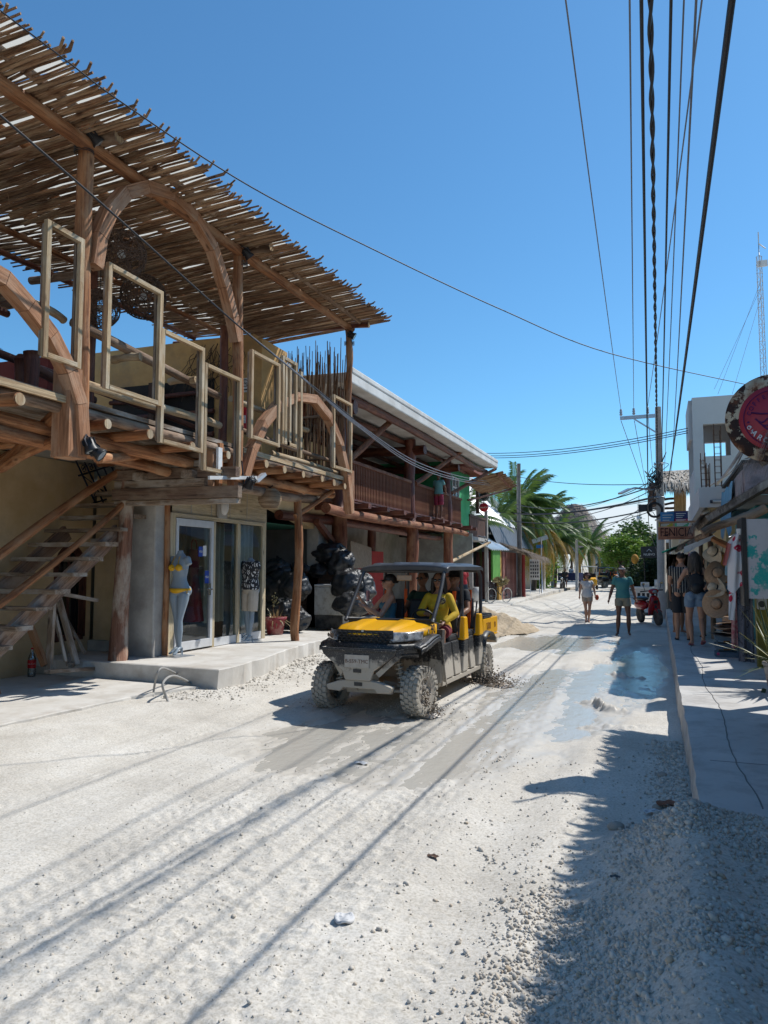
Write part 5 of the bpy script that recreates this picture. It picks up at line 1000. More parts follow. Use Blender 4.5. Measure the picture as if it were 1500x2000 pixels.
# teal building with its mouldy balcony
TB = thing('teal_building', 'teal house with mouldy pink concrete balcony', 'building', (1.6, 15, .3))
TEAL = M('teal_paint', (.10, .40, .40), (.07, .32, .33), 1.3, .85, .2, dirt=(.4, .42, .40), dirtamt=.6)
PINKC = M('pink_mouldy_concrete', (.46, .33, .31), (.34, .30, .29), 2, .9, .3, dirt=(.05, .05, .05), dirtamt=.8, dscale=1.7)
u0, u1 = PY(1453, 905, 15), PY(1453, 965, 15)
b = MB(); b.box(u0.x, 5, 15, 15.15, u1.z, u0.z); b.box(u0.x-.02, u0.x+.13, 15.15, 19.6, u1.z-.02, u0.z-.1); obj('balcony_parapet', b, PINKC, TB)
b = MB(); b.box(u0.x-.04, 5, 14.97, 19.6, u0.z+.001, u0.z+.06); obj('parapet_cap', b, M('black_mould', (.06, .055, .05)), TB)
b = MB(); b.box(u0.x, 5, 15.05, 19.5, u1.z-.16, u1.z-.025); obj('balcony_floor', b, LGREY, TB)
b = MB(); b.box(2.6, 5, 16.5, 19.6, .3, 6.2); b.box(1.75, 5, 15.6, 19.6, .3, u1.z-.17); obj('wall', b, TEAL, TB)
b = MB(); b.box(2.56, 2.6, 16.8, 17.6, 4.4, 5.3); obj('window', b, VOID, TB)
b = MB(); b.sheet(lambda u, v: (u0.x-.06-.05*math.sin(v*2), 16.6+2.8*u, u0.z-.15-(1.0+.1*math.sin(u*9))*v+.03*math.sin(u*15)), 30, 8); tag(obj('blue_tarp', b, M('blue_tarp', (.12, .33, .48), (.08, .24, .38), 3, .6, .4)), 'pale blue tarpaulin hung over the balcony side', 'tarpaulin')
# ---------------- thatched eaves
GTH = wood('grey_dry_palm', (.22, .18, .15), (.10, .08, .065), (.40, .35, .30), across=8, along=3, var=.05)
P1 = thing('near_palapa', 'ragged palm thatch eave at the right edge above the round sign post', 'thatch roof', (1.3, 4, 2.9)); 
thatch(P1, (4.2, -4, 4.4), (4.2, 10.1, 4.4), (1.22, 10.1, 2.96), (1.22, -4, 2.96), n=3800, L=.42, droop=.9, mat=GTH, w=.018, thick=.1)
for y in (0, 4.6, 9.4): b = MB(); b.log((1.75, y, .3), (1.75, y, 3.1), .08); obj('post', b, LOGD, P1)
b = MB(); b.box(3.9, 4.2, -4, 15, .3, 4.3); obj('wall', b, CREAM, P1)
P2 = thing('shop_thatch', 'thatch and bark verge of the hat shop roof sloping up to the teal house', 'thatch roof', (1, 13, 2.4))
thatch(P2, (2.0, 12.4, 3.20), (2.0, 15.6, 3.20), (.74, 15.6, 2.44), (.74, 12.4, 2.44), n=1500, L=.22, droop=.9, mat=GTH, w=.016, thick=.1)
b = MB(); b.log(PY(1372, 1041, 12.3), PY(1495, 992, 12.3), .06, .075, 10, 9, .02); obj('verge_log', b, LOGD, P2)
b = MB(); b.log(PY(1392, 1052, 12.9), PY(1452, 1083, 12.5), .05, .05, 8, 6, .01); obj('knee_brace', b, LOG, P2)
b = MB(); b.log((.72, 12.3, 2.28), (.72, 15.7, 2.28), .05); obj('eave_log', b, LOGD, P2)
P3 = thing('far_thatch', 'small thatched eave with torn white plastic edge above the three shoppers', 'thatch roof', (.6, 17, 2.2))
thatch(P3, (1.10, 16.2, 2.45), (1.10, 19.6, 2.45), (.40, 19.6, 2.10), (.40, 16.2, 2.08), n=1200, L=.4, droop=.9, mat=GTH, w=.02, thick=.08)
b = MB(); b.sheet(lambda u, v: tuple(PY(1336+60*u, 1068-24*u+13*v*(1-.4*u), 16.1)), 12, 3); obj('plastic_edge', b, WHITEP, P3)
b = MB(); b.tube(bez([PY(1293, 1079, 16.6), PY(1318, 1070, 16.5), PY(1342, 1064, 16.2)], 6), .022, 6); obj('green_hose', b, M('green_hose', (.02, .30, .20)), P3)
for y in (16.4, 19.9): b = MB(); b.log((1.0, y, .3), (1.0, y, 2.5), .05); obj('post', b, LOGD, P3)
g = MB()
for k in range(500):
    p = PY(1302+R.random()*55, 1082+R.random()*10, 18.5); l = R.uniform(.15, .45); s = V((.012, 0, 0)); g.add([p-s, p+s, p+V((R.uniform(-.05, .05), 0, -l))], [(0, 1, 2)])
obj('hanging_straw', g, wood('brown_straw', (.22, .13, .09), (.12, .07, .05), None), P3, kind='stuff')
# palapa with bamboo columns beyond the pole
P4 = thing('bamboo_palapa', 'raised palapa with shaggy pale thatch and bamboo columns behind the pole', 'palapa', (1, 34, .3))
tl, tr2 = PY(1296, 925, 33), PY(1352, 921, 33); bl2, br2 = PY(1285, 948, 32), PY(1353, 952, 32)
LTH = wood('pale_thatch', (.50, .44, .36), (.20, .16, .12), None, across=6, along=3)
thatch(P4, tl+V((0, 2, .2)), tr2+V((.5, 2, .2)), br2+V((.5, 0, 0)), bl2, n=1600, L=.8, droop=.5, mat=LTH, w=.04, thick=.15)
g = MB()
for k in range(900):
    p = PY(1268+R.random()*22, 942+R.random()*26, 32.3+R.random()); l = R.uniform(.3, .8); s = V((.02, 0, 0)); g.add([p-s, p+s, p+V((R.uniform(-.1, .1), 0, -l))], [(0, 1, 2)])
obj('shaggy_side', g, wood('brown_straw', (.22, .13, .09), (.12, .07, .05), None), P4, kind='stuff')
for i in range(8): p, q = PY(1319+i*2.7, 955, 32.5), PY(1319+i*2.6, 1010, 32.5); b = MB(); b.tube([q, p], .055, 7, rough=.03); obj('bamboo_column', b, wood('bamboo', (.42, .28, .13), (.30, .19, .08), None), P4)
b = MB(); b.box(.55, 3.2, 33, 36, .3, 3.4); obj('lower_wall', b, FARC, P4); b = MB(); b.box(.1, 3.2, 32.2, 36, 3.4, 3.55); obj('platform', b, PLANK, P4)
for i in range(4): b = MB(); b.log(PY(1296, 1003-i*9, 32.6), PY(1322, 1000-i*9, 32.6), .05); obj('rail', b, DARKW, P4)
for i, (px, py, w, h, col, lab) in enumerate(((1304, 1010, .42, .32, (.06, .22, .42), 'small blue sign board above the carved wooden sign'), (1330, 1006, .40, .24, (.05, .06, .16), 'small navy sign board above the pink one'), (1330, 1017, .40, .14, (.55, .07, .14), 'small pink sign board under the navy one'), (1300, 1024, .42, .14, (.5, .38, .05), 'small yellow sign just above the carved wooden sign'), (1332, 1024, .42, .13, (.12, .42, .22), 'small green sign just above the carved wooden sign'))):
    p = PY(px, py, 24.5); b = MB(); b.box(p.x-w/2, p.x+w/2, p.y, p.y+.03, p.z-h/2, p.z+h/2); s = tag(obj('sign_board', b, M('sign_paint_%d' % i, col)), lab, 'sign', 'small shop signs by the pole')
    b = MB(); [b.box(p.x-w*.35, p.x+w*(.35-.12*k), p.y-.006, p.y-.002, p.z+h*(.2-.25*k)-.012, p.z+h*(.2-.25*k)+.012) for k in range(3)]; obj('printed_lines', b, M('sign_print', (.6, .6, .55)), s, kind='stuff')
FH = thing('far_shop_house', 'pale shop house with dark window far behind the utility pole', 'building', (1.2, 40, .3)); b = MB(); b.box(.45, 4.5, 40, 55, .1, 4.6); obj('wall', b, FARW, FH); p = PY(1316, 1058, 39.98); b = MB(); b.box(.55, 1.4, 39.95, 39.98, 2.7, 3.4); obj('window', b, M('far_window', (.08, .09, .1)), FH)
b = MB(); b.box(-.1, 5, 58, 75, 0, 5.6); 
FH2 = thing('end_house', 'plain house shading the far end of the street on the right', 'building', (2, 56, .1)); b2 = MB(); b2.box(.6, 5, 57, 80, .05, 5.4); obj('wall', b2, FARC, FH2); b = MB(); b.box(.5, 5.1, 56.9, 80.1, 5.402, 5.6); obj('parapet', b, FARC, FH2)
# ---------------- carved sign
FN = thing('carved_wooden_sign', 'carved wooden FENICIA sign hanging from a timber bracket over the pavement', 'sign', PY(1320, 1040, 20.0))
SW = wood('sign_wood', (.40, .17, .10), (.30, .12, .07), None, across=20, var=0)
a, c = PY(1285, 1029, 20), PY(1357, 1053, 20); b = MB(); b.box(a.x, c.x, 20, 20.05, c.z, a.z); bd = obj('board', b, SW, FN, bevel=.008)
INK = M('carved_letter', (.035, .008, .008)); t = text_mb('FENICIA', (a.z-c.z)*.95, ((a.x+c.x)/2, 19.995, (a.z+c.z)/2+.01), (1, 0, 0), (0, 0, 1), .012); w_ = max(v[0] for v in t.v)-min(v[0] for v in t.v); k_ = (c.x-a.x)*.88/w_; mx_ = (a.x+c.x)/2; t.v = [(mx_+(x-mx_)*k_, y, z) for x, y, z in t.v]
obj('lettering', t, INK, bd); b = MB(); b.box(mx_-.22, mx_+.18, 19.988, 19.994, c.z+.035, c.z+.043); b.beam((a.x+.12, 19.99, c.z+.09), (a.x+.28, 19.99, c.z+.15), .012, .02); obj('flourish', b, INK, bd)
p, q = PY(1287, 1021, 20.02), PY(1372, 1018, 20.02); b = MB(); b.beam(p, q, .05, .05); obj('bracket_beam', b, ARCHW, FN); b = MB(); r_ = PY(1371, 1018, 20.0); b.box(r_.x-.04, r_.x+.04, 19.98, 20.02, r_.z-.19, r_.z+.17); obj('wall_plate', b, ARCHW, FN)
for px in (1290, 1352): b = MB(); b.tube([PY(px, 1022, 20.02), PY(px, 1030, 20.02)], .01, 5); obj('hanger', b, DKMET, FN)
# ---------------- round rusty sign
RS = thing('round_coffee_sign', 'large round rusty sign with crimson coffee roundel at the right edge', 'sign', (1.10, 8.0, 3.2)); cp = PY(1512, 817, 8.0); RS.location = cp; r0 = .432
RUST = M('flaking_rust', (.50, .42, .30), (.035, .018, .015), 9, .85, .6, 60, lo=.50, hi=.53, dirt=(.20, .07, .03), dirtamt=.95, dscale=5, det=10)
b = MB(); b.lathe([(0, .03), (r0, .03), (r0+.004, .0), (r0, -.03), (.315, -.03), (0, -.028)], 64, axis='y'); local('rusty_disc', b, RUST, RS)
CRIM = M('crimson_paint', (.36, .030, .05), (.31, .025, .045), 6, .5, .1); b = MB(); b.lathe([(.315, -.031), (.315, -.037), (0, -.037)], 64, axis='y'); rd = local('roundel', b, CRIM, RS)
PUR = M('purple_print', (.10, .012, .09)); b = MB(); b.tube([(math.cos(t)*.272, -.038, math.sin(t)*.272) for t in [i*math.pi/32 for i in range(65)]], .0045, 4, False); local('ring', b, PUR, rd)
def arc_text(s, rad, a0, da, size, mat, par, flip=False):
    for i, ch in enumerate(s):
        if ch == ' ': continue
        a = a0-i*da; n_ = V((math.cos(a), 0, math.sin(a))); xd = V((math.sin(a), 0, -math.cos(a)))
        if flip: n_ = -n_; xd = -xd
        cpos = V((math.cos(a)*rad, -.0395, math.sin(a)*rad)); local('letter', text_mb(ch, size, cpos, xd, n_, .002, bold=.0015), mat, par)
arc_text('COFFEE SHOP', .225, math.radians(166), math.radians(13.2), .056, PUR, rd)
WTXT = M('white_print', (.72, .70, .68)); b = MB(); b.disc((math.cos(3.28)*.235, -.039, math.sin(3.28)*.235), (0, -1, 0), .011); local('dot', b, PUR, rd)
arc_text('AROMA', .232, math.radians(218), math.radians(-16), .072, WTXT, rd, True)
b = MB()
for k in range(3): b.tube([(-.17+.03*k+.11*t, -.039, -.0-.035*k-.04*math.sin(t*3.1)) for t in [i/10 for i in range(11)]], .008, 5)
b.tube([(-.2, -.039, .06), (-.12, -.039, .045), (-.02, -.039, .04)], .009, 5); local('cup_emblem', b, PUR, rd)
b = MB(); b.tube([(math.cos(t)*.02*(1-t/16)-.225, -.039, -.085+math.sin(t)*.02*(1-t/16)) for t in [i*.6 for i in range(14)]], .005, 4); b.tube([(-.21, -.039, -.12), (-.195, -.039, -.10), (-.2, -.039, -.135)], .005, 4); local('scroll_emblem', b, WTXT, rd)
b = MB(); b.tube([(0, 0, r0-.01), (0, 0, r0+.5)], .018, 6); b.tube([(-.02, 0, r0+.1), (.8, 0, r0+.12)], .02, 6); local('hanging_arm', b, RB, RS)
# ---------------- peeling board, clothes, hats
BD = thing('peeling_board', 'tall grey board with peeling turquoise paint standing at the hat stall', 'board', (1.5, 11, 1.3)); a, c = PY(1457, 1014, 11), PY(1457, 1169, 11)
PEEL = M('peeling_turquoise', (.50, .52, .56), (.03, .36, .35), 1.7, .8, .2, lo=.44, hi=.455, det=9, dirt=(.42, .45, .48), dirtamt=.6, dscale=6)
b = MB(); b.box(a.x, 2.2, 11, 11.05, c.z, a.z); obj('panel', b, PEEL, BD); b = MB(); b.box(a.x-.06, a.x-.002, 10.98, 11.6, c.z-.1, a.z+.02); obj('edge_strip', b, BLACK, BD); b = MB(); b.box(a.x+.28, a.x+.33, 11.06, 11.1, .3, c.z); obj('leg', b, WHITEP, BD); b = MB(); b.box(2.15, 2.2, 11.06, 11.1, .3, c.z); obj('leg', b, WHITEP, BD)
b = MB(); b.box(1.3, 3.9, 11.9, 12.1, .3, 1.75); b.box(1.85, 3.9, 12.1, 12.3, 1.7, 2.9); tag(obj('olive_wall', b, M('olive_paint', (.20, .19, .04), (.14, .13, .03), 2)), 'olive green low wall behind the peeling board', 'wall')
b = MB(); b.box(1.75, 3.9, 12.5, 20.4, .3, .32); b.box(2.3, 2.4, 12.4, 20.4, .3, 2.9); tag(obj('stall_back', b, M('stall_dark', (.06, .045, .035))), 'dark back wall of the open hat stall', 'wall')
SPK = thing('wall_speaker', 'small grey speaker box low on the olive wall', 'speaker', PY(1488, 1180, 11.6)); b = MB(); b.box(-.05, .07, 0, .15, -.08, .09); local('case', b, M('speaker_grey', (.4, .4, .38)), SPK, .02); b = MB(); b.disc((0, -.003, 0), (0, -1, 0), .045); local('cone', b, BLACK, SPK)
# shirt on a hanger
SHT = thing('hanging_shirt', 'white shirt with red flower print hanging beside the peeling board', 'shirt', PY(1446, 1045, 11.2)); so_ = V(SHT.location)
m, n, bb_ = newmat('red_flower_print'); v = coords(n, 'obj'); vo = nd(n, 'ShaderNodeTexVoronoi'); vo.inputs['Scale'].default_value = 5.5; n.links.new(v, vo.inputs['Vector']); v2 = nd(n, 'ShaderNodeTexVoronoi'); v2.inputs['Scale'].default_value = 38; n.links.new(v, v2.inputs['Vector'])
f1 = ramp(n, vo.outputs['Distance'], [(.28, (1, 1, 1)), (.31, (0, 0, 0))]); dots = mixc(n, ramp(n, v2.outputs['Distance'], [(.22, (1, 1, 1)), (.3, (0, 0, 0))]), (.50, .01, .05), (.7, .68, .66)); n.links.new(mixc(n, f1, (.66, .66, .68), dots), bb_.inputs['Base Color']); bb_.inputs['Roughness'].default_value = .85; FLOWER = m
def shirt(u, v):
    x = -.16+.30*u; z = .02-.76*v; wd = 1-.55*max(0, .16-v)/.16; y = .03*math.sin(u*14+v*2)+.02*math.sin(v*9)-.06*math.sin(u*math.pi)
    return ((x-.0)*wd+.04*v*(u-.5), y, z-(.08 if u > .5 else 0)*v*abs(u-.5)*2-.05*v*math.sin(u*9))
b = MB(); b.sheet(shirt, 22, 26); local('body', b, FLOWER, SHT); b = MB(); b.sheet(lambda u, v: (.10+.09*v+.05*u, -.03+.05*math.sin(u*3.1), -.12-.24*v+.02*u), 6, 8); local('sleeve', b, FLOWER, SHT); b = MB(); b.sheet(lambda u, v: (-.12-.07*v-.05*u, -.03+.05*math.sin(u*3.1), -.12-.30*v+.02*u), 6, 8); local('sleeve', b, M('coral_cloth', (.55, .20, .18)), SHT)
b = MB(); b.tube([(-.14, -.01, -.03), (0, -.01, .05), (.14, -.01, -.03)], .008, 5); b.tube([(0, 0, .05), (0, 0, .1), (.02, 0, .13)], .005, 5); local('hanger', b, MET, SHT); b = MB(); b.lathe([(.045, 0), (.055, .06), (.05, .085)], 14, (0, -.03, .0)); local('collar', b, WHITEP, SHT)
DC = thing('dark_clothes', 'dark garments hanging under the white flowered shirt', 'clothes', PY(1452, 1150, 11.5)); b = MB(); b.sheet(lambda u, v: (-.09+.2*u, .04*math.sin(u*12+v), .04-1.05*v), 24, 8); local('cloth', b, M('black_pattern_cloth', (.03, .03, .04), (.10, .11, .14), 22, .8, .2, lo=.55, hi=.6), DC); b = MB(); b.tube([(-.1, 0, .05), (.12, 0, .05)], .01, 5); local('rail', b, DKMET, DC)
PC = thing('patterned_scarf', 'narrow red and white patterned scarf hanging right of the hat stand', 'scarf', PY(1431, 1145, 12.2)); b = MB(); b.sheet(lambda u, v: (-.045+.09*u-.03*v, .015*math.sin(u*9+v*5), .02-.52*v), 8, 10); o = local('cloth', b, FLOWER, PC); b = MB(); b.tube([(-.06, 0, .03), (.06, 0, .03)], .008, 5); local('peg', b, PALE, PC)
HR = thing('hat_stand', 'yellow wooden post of the hat stand full of sun hats', 'hat stand', PY(1418, 1205, 13.9)); ho = V(HR.location); ht = PY(1416, 1083, 13.9)
b = MB(); b.box(-.05, .05, 0, .05, .3-ho.z, ht.z-ho.z); local('post', b, wood('yellow_wood', (.50, .25, .06), (.38, .17, .04), None), HR); b = MB(); b.beam((0, .02, ht.z-ho.z-.25), (.22, .02, ht.z-ho.z+.02), .04, .06); local('brace', b, wood('yellow_wood', (.5, .25, .06), (.38, .17, .04), None), HR); b = MB(); b.box(-.12, .12, -.02, .3, .3-ho.z, .34-ho.z); local('foot', b, PLANK, HR)
def hat(px, py, Y, rb, aim, mat, label, band=None, cr=.085, ch=.11, wav=.055, loc=None, group='sun hats on the stand'):
    h = thing('sun_hat', label, 'hat', loc or PY(px, py, Y), group); h.rotation_euler = V(aim).to_track_quat('Z', 'Y').to_euler()
    b = MB(); ph = R.random()*6
    b.sheet(lambda u, v: (lambda r, t: (math.cos(t)*r, math.sin(t)*r, wav*(max(0, r-cr)/max(.01, rb-cr))**1.5*math.sin(2*t+ph)*1.5+.004*math.sin(r*200)))(cr*.95+(rb-cr*.95)*v, u*2*math.pi), 36, 8); o = local('brim', b, mat, h); md = o.modifiers.new('s', 'SOLIDIFY'); md.thickness = .006
    b = MB(); b.lathe([(cr, 0), (cr*.95, ch*.55), (cr*.8, ch*.92), (cr*.5, ch*1.02), (0, ch*.93)], 22); local('crown', b, mat, h)
    b = MB(); b.lathe([(cr+.002, .004), (cr+.003, .028), (cr-.001, .03)], 22); local('band', b, band or BLACK, h); return h
STRAW = M('cream_straw', (.58, .50, .38), (.46, .38, .27), 30, .8, .4, 80); STRAWT = M('tan_straw', (.42, .29, .19), (.32, .21, .13), 30, .8, .4, 80); STRAWB = M('brown_straw_hat', (.13, .07, .05), (.09, .05, .035), 30, .8, .4); PINK = M('pink_straw', (.48, .06, .16), (.40, .05, .13), 30, .8, .3)
hat(1396, 1078, 14, .20, (-.8, -.6, .35), STRAW, 'cream sun hat highest on the left of the hat stand'); hat(1404, 1094, 14.1, .16, (-.3, -.9, .1), STRAWT, 'tan visor hat just under the highest cream hat')
hat(1400, 1119, 13.8, .20, (.3, -1, .2), STRAWT, 'tan hat seen from inside at the middle of the stand'); hat(1425, 1119, 14.0, .16, (.3, -.9, .2), PINK, 'pink sun hat on the right of the stand'); hat(1396, 1150, 13.8, .19, (-.8, -.5, .5), STRAW, 'white floppy hat with scribbled brim low on the stand')
hat(1427, 1150, 13.9, .15, (.5, -.8, .2), STRAW, 'cream hat with blue band on the right of the stand', M('blue_band', (.03, .25, .45))); hat(1400, 1180, 13.7, .24, (-.2, -.95, .15), STRAWT, 'widest tan hat at the bottom of the stand')
CR = thing('blue_crate', 'blue grey slatted crate on the pavement under the stacked hats', 'crate', (1.0, 13.3, .303)); CRM = M('blue_grey_paint', (.10, .16, .22), (.07, .11, .16), 6, .8, .3)
for z in (.0, .13, .26): b = MB(); b.box(-.18, .18, -.15, -.135, z, z+.08); local('slat', b, CRM, CR); b = MB(); b.box(-.18, .18, .135, .15, z, z+.08); local('slat', b, CRM, CR); b = MB(); b.box(-.18, -.165, -.135, .135, z, z+.08); local('slat', b, CRM, CR); b = MB(); b.box(.165, .18, -.135, .135, z, z+.08); local('slat', b, CRM, CR)
for x in (-.165, .14): b = MB(); b.box(x, x+.03, -.134, -.11, 0, .34); local('corner_post', b, CRM, CR)
b = MB(); b.disc((-.14, -.152, .05), (0, -1, 0), .022); local('red_mark', b, PINK, CR); b = MB(); b.box(-.17, .17, -.13, .13, .33, .345); local('lid', b, CRM, CR)
zz = .655
for i, (rb, mt, lab) in enumerate(((.30, BLACK, 'widest black hat at the bottom of the stack on the crate'), (.21, STRAW, 'cream brimmed hat second from the bottom of the crate stack'), (.20, STRAWB, 'dark brown hat third from the bottom of the crate stack'), (.21, STRAWT, 'tan hat fourth from the bottom of the crate stack'), (.19, STRAWB, 'dark brown hat just under the top hat of the crate stack'), (.18, STRAWT, 'beige hat with black band on top of the crate stack'))):
    hat(0, 0, 0, rb, (R.uniform(-.05, .05), R.uniform(-.05, .05), 1), mt, lab, loc=(1.03+R.uniform(-.01, .01), 13.3, zz+i*.036), wav=.012, ch=.11 if i == 5 else .05, group='sun hats stacked on the crate')
# ---------------- potted snake plant
SP = thing('snake_plant', 'potted snake plant with long yellow edged leaves at the right edge', 'plant', (1.30, 9.75, .303)); m, n, bb_ = newmat('snake_leaf'); a_ = nd(n, 'ShaderNodeAttribute'); a_.attribute_name = 'gc'; sp_ = nd(n, 'ShaderNodeSeparateXYZ'); n.links.new(a_.outputs['Vector'], sp_.inputs[0]); n.links.new(ramp(n, sp_.outputs[0], [(.0, (.04, .09, .05)), (.72, (.03, .075, .05)), (.8, (.50, .42, .10)), (1, (.55, .46, .12))]), bb_.inputs['Base Color']); bb_.inputs['Roughness'].default_value = .4; SNAKE = m
b = MB(); b.lathe([(0, 0), (.14, 0), (.19, .30), (.20, .30), (.20, .33), (.17, .33), (.16, .28), (0, .28)], 22); local('pot', b, M('chipped_white_pot', (.52, .50, .48), (.3, .24, .2), 5, .8, .3), SP, label='chipped white pot')
for k in range(64):
    a = R.uniform(0, 6.28); el = R.uniform(.35, 1.35) if k > 8 else R.uniform(-.3, .3); L = R.uniform(.5, .88) if k > 8 else .45; w = R.uniform(.014, .028); g = MB(); d = V((math.cos(a)*math.cos(el), math.sin(a)*math.cos(el), math.sin(el)))
    if a < 1.2 or a > 5: pass
    s, uu = frame_of(d); c0_ = V((R.uniform(-.09, .09), R.uniform(-.09, .09), .28)); vs = []; gs = []; N = 8
    for i in range(N+1):
        t = i/N; p = c0_+d*L*t+V((0, 0, -.10*t*t*(1.2-el))); ww = w*(math.sin(min(1, .25+t*.8)*math.pi)**.7)*(1 if t < .98 else .1); vs += [p-s*ww, p-s*ww*.6+uu*.002, p+s*ww*.6+uu*.002, p+s*ww]; gs += [(1, 0, 0), (.5, 0, 0), (.5, 0, 0), (1, 0, 0)]
    g.add(vs, [(4*i+j, 4*i+j+1, 4*i+j+5, 4*i+j+4) for i in range(N) for j in range(3)], gs, True); g.v = [tuple(v) for v in g.v]; o = local('leaf', g, SNAKE, SP)
SP2 = thing('hanging_agave_leaf', 'thick dark spiky leaf bending down from the pot at the right edge', 'leaf', (1.2, 9.6, .55)); g = MB(); g.tube([(0, 0, 0), (-.03, -.02, -.08), (-.08, -.05, -.2), (-.13, -.08, -.28)], [.03, .035, .02, .003], 8, ov=.5); local('blade', g, M('dark_leaf', (.03, .06, .03), (.06, .09, .04), 9, .5, .3), SP2); SP2.location = PY(1493, 1345, 9.6)
# ---------------- utility pole with crossarm
UP = thing('utility_pole', 'tall grey concrete utility pole with crossarm at the right kerb', 'utility pole', (.08, 28, 0)); pt = PY(1285, 795, 28); pb = V((.10, 28, 0))
b = MB(); b.tube([pb, pb.lerp(pt, .5), pt], [.17, .14, .10], 10); obj('shaft', b, CPOLE, UP)
b = MB(); b.tube([pb+V((.25, .3, 0)), PY(1301, 1060, 28.3)], [.1, .09], 8); obj('stub_pole', b, POLEM, UP)
cl, cr_ = PY(1211, 817, 28), PY(1290, 811, 28); b = MB(); b.beam(cl, cr_, .10, .12, (0, 0, 1)); obj('crossarm', b, MET, UP)
b = MB(); b.beam(PY(1238, 818, 27.95), PY(1284, 846, 27.95), .05, .05); obj('arm_brace', b, MET, UP)
INS = []
for px, py in ((1213, 812), (1238, 810), (1265, 808)):
    p = PY(px, py, 28); b = MB(); b.lathe([(0, 0), (.04, 0), (.06, .06), (.035, .08), (.06, .14), (.035, .16), (.05, .22), (0, .25)], 12, p); obj('insulator', b, M('grey_porcelain', (.4, .4, .42), None, 4, .3, 0), UP); INS.append(p+V((0, 0, .24)))
b = MB(); b.tube([PY(1277, 957, 28), PY(1240, 953, 27), PY(1228, 956, 26.8)], .035, 6); b.beam(PY(1230, 955, 26.8), PY(1211, 964, 26.3), .16, .06); SL = tag(obj('street_lamp', b, MET), 'grey street lamp arm reaching out from the utility pole', 'street lamp')
b = MB(); b.box(-.28, .2, -.1, .1, -.12, .12); b.v = [tuple(V(v)+PY(1263, 992, 28)) for v in b.v]; obj('junction_box', b, BLACK, UP)
b = MB(); c = PY(1279, 996, 27.8); [b.tube([c+V((math.cos(t)*r, .02*k, math.sin(t)*r)) for t in [i*.35 for i in range(19)]], .018, 5, False) for k, r in enumerate((.24, .27, .22, .25))]; obj('cable_coil', b, BLACK, UP)
g = MB()
for k in range(40):
    p = PY(1281+R.gauss(0, 7), 928+R.gauss(0, 12), 27.8+R.gauss(0, .2)); q = PY(1284+R.gauss(0, 5), 940+R.gauss(0, 18), 27.8); g.tube(bez([p, (p+q)/2+V((R.gauss(0, .25), 0, R.gauss(0, .2))), q], 4), .012, 4, False)
obj('wire_tangle', g, BLACK, UP, kind='stuff')
for z, w in ((5.4, .16), (4.2, .17), (3.4, .175)): b = MB(); b.lathe([(w, 0), (w+.01, .0), (w+.01, .05), (w, .05)], 12, (.1, 28, z)); obj('steel_band', b, MET, UP)
# ---------------- cables
CAB = M('cable_black', (.02, .022, .028), None, 5, .5, 0); CABG = M('cable_grey', (.16, .17, .2), None, 5, .5, 0)
def cable(pts, r, label, mat=CAB, group='overhead cables', n=4):
    b = MB(); b.tube(pts, r, n+1, False); return tag(obj('overhead_cable', b, mat), label, 'cable', group)
def overhead(px, z, end, r, label, sag=.18, mat=CAB, back=-18, mid=None, twist=0):
    p = PZ(px, 0, z); e = V(end); d = (p-e); t = (p.y-back)/(e.y-p.y); q = p+V((d.x*t*1.0, d.y*t, (.18)*(-1)*0+.04*t*0)); pts = catenary(e, p, sag, 22)[:-1]+catenary(p, V((p.x+d.x*t, back, max(p.z, 4.4)+.3)), .05, 10)
    if mid: pts = bez([e]+[V(m_) for m_ in mid]+[p, V((p.x+d.x*t, back, p.z+.4))], 10)
    if twist:
        dense = []
        for i in range(len(pts)-1):
            for k in range(14): dense.append(pts[i].lerp(pts[i+1], k/14))
        L = 0; o1 = []; o2 = []; last = dense[0]
        for q_ in dense: L += (q_-last).length; last = q_; a = L*twist; o = V((math.cos(a), 0, math.sin(a)))*r*.9; o1.append(q_+o); o2.append(q_-o)
        b = MB(); b.tube(o1, r, 6, False); b.tube(o2, r*.8, 6, False); return tag(obj('overhead_cable', b, mat), label, 'cable', 'overhead cables')
    return cable(pts, r, label, mat)
overhead(1105, 6.9, INS[0], .009, 'leftmost overhead wire running to the left insulator', .1, CABG); overhead(1230, 6.2, INS[1], .009, 'thin overhead wire running to the middle insulator', .15, CABG)
overhead(1253, 5.4, PY(1266, 1000, 27.6), .014, 'thick straight overhead cable passing in front of the crossarm', .2); overhead(1270, 5.3, PY(1284, 935, 27.7), .012, 'twisted thick overhead cable ending at the tangle on the pole', .22, CAB, twist=9)
overhead(1311, 4.9, PY(1291, 930, 27.7), .010, 'thin dark overhead wire right of the twisted cable', .1); overhead(1336, 5.6, PY(1297, 930, 27.7), .007, 'very thin overhead wire right of the twisted cable', .15, CABG)
overhead(1360, 4.5, PY(1311, 920, 30), .007, 'very thin overhead wire crossing the steeper one', .15, CABG); overhead(1371, 6.6, INS[2], .009, 'overhead wire slanting down to the right insulator', .1, CABG); overhead(1430, 3.9, PY(1304, 945, 27.7), .015, 'thickest overhead cable slanting in from the upper right', .12)
cable([PY(1213, 822, 28), PY(1258, 948, 36), PY(1262, 968, 44)], .012, 'wire leaving the left insulator towards the far poles', CABG); cable([PY(1239, 822, 28), PY(1262, 950, 42)], .012, 'wire leaving the middle insulator towards the far poles', CABG); cable([PY(1266, 815, 28), PY(1275, 922, 38)], .012, 'wire leaving the right insulator towards the far poles', CABG)
dp = ray(0, 18); 
A_ = PX(-60, -25, -5.0); B_ = PY(1457, 751, 14.5); nv_ = V((-(B_-A_).y, (B_-A_).x, 0))
def onplane(px, py): d = ray(px, py); return O+d*((A_-O).dot(nv_)/d.dot(nv_))
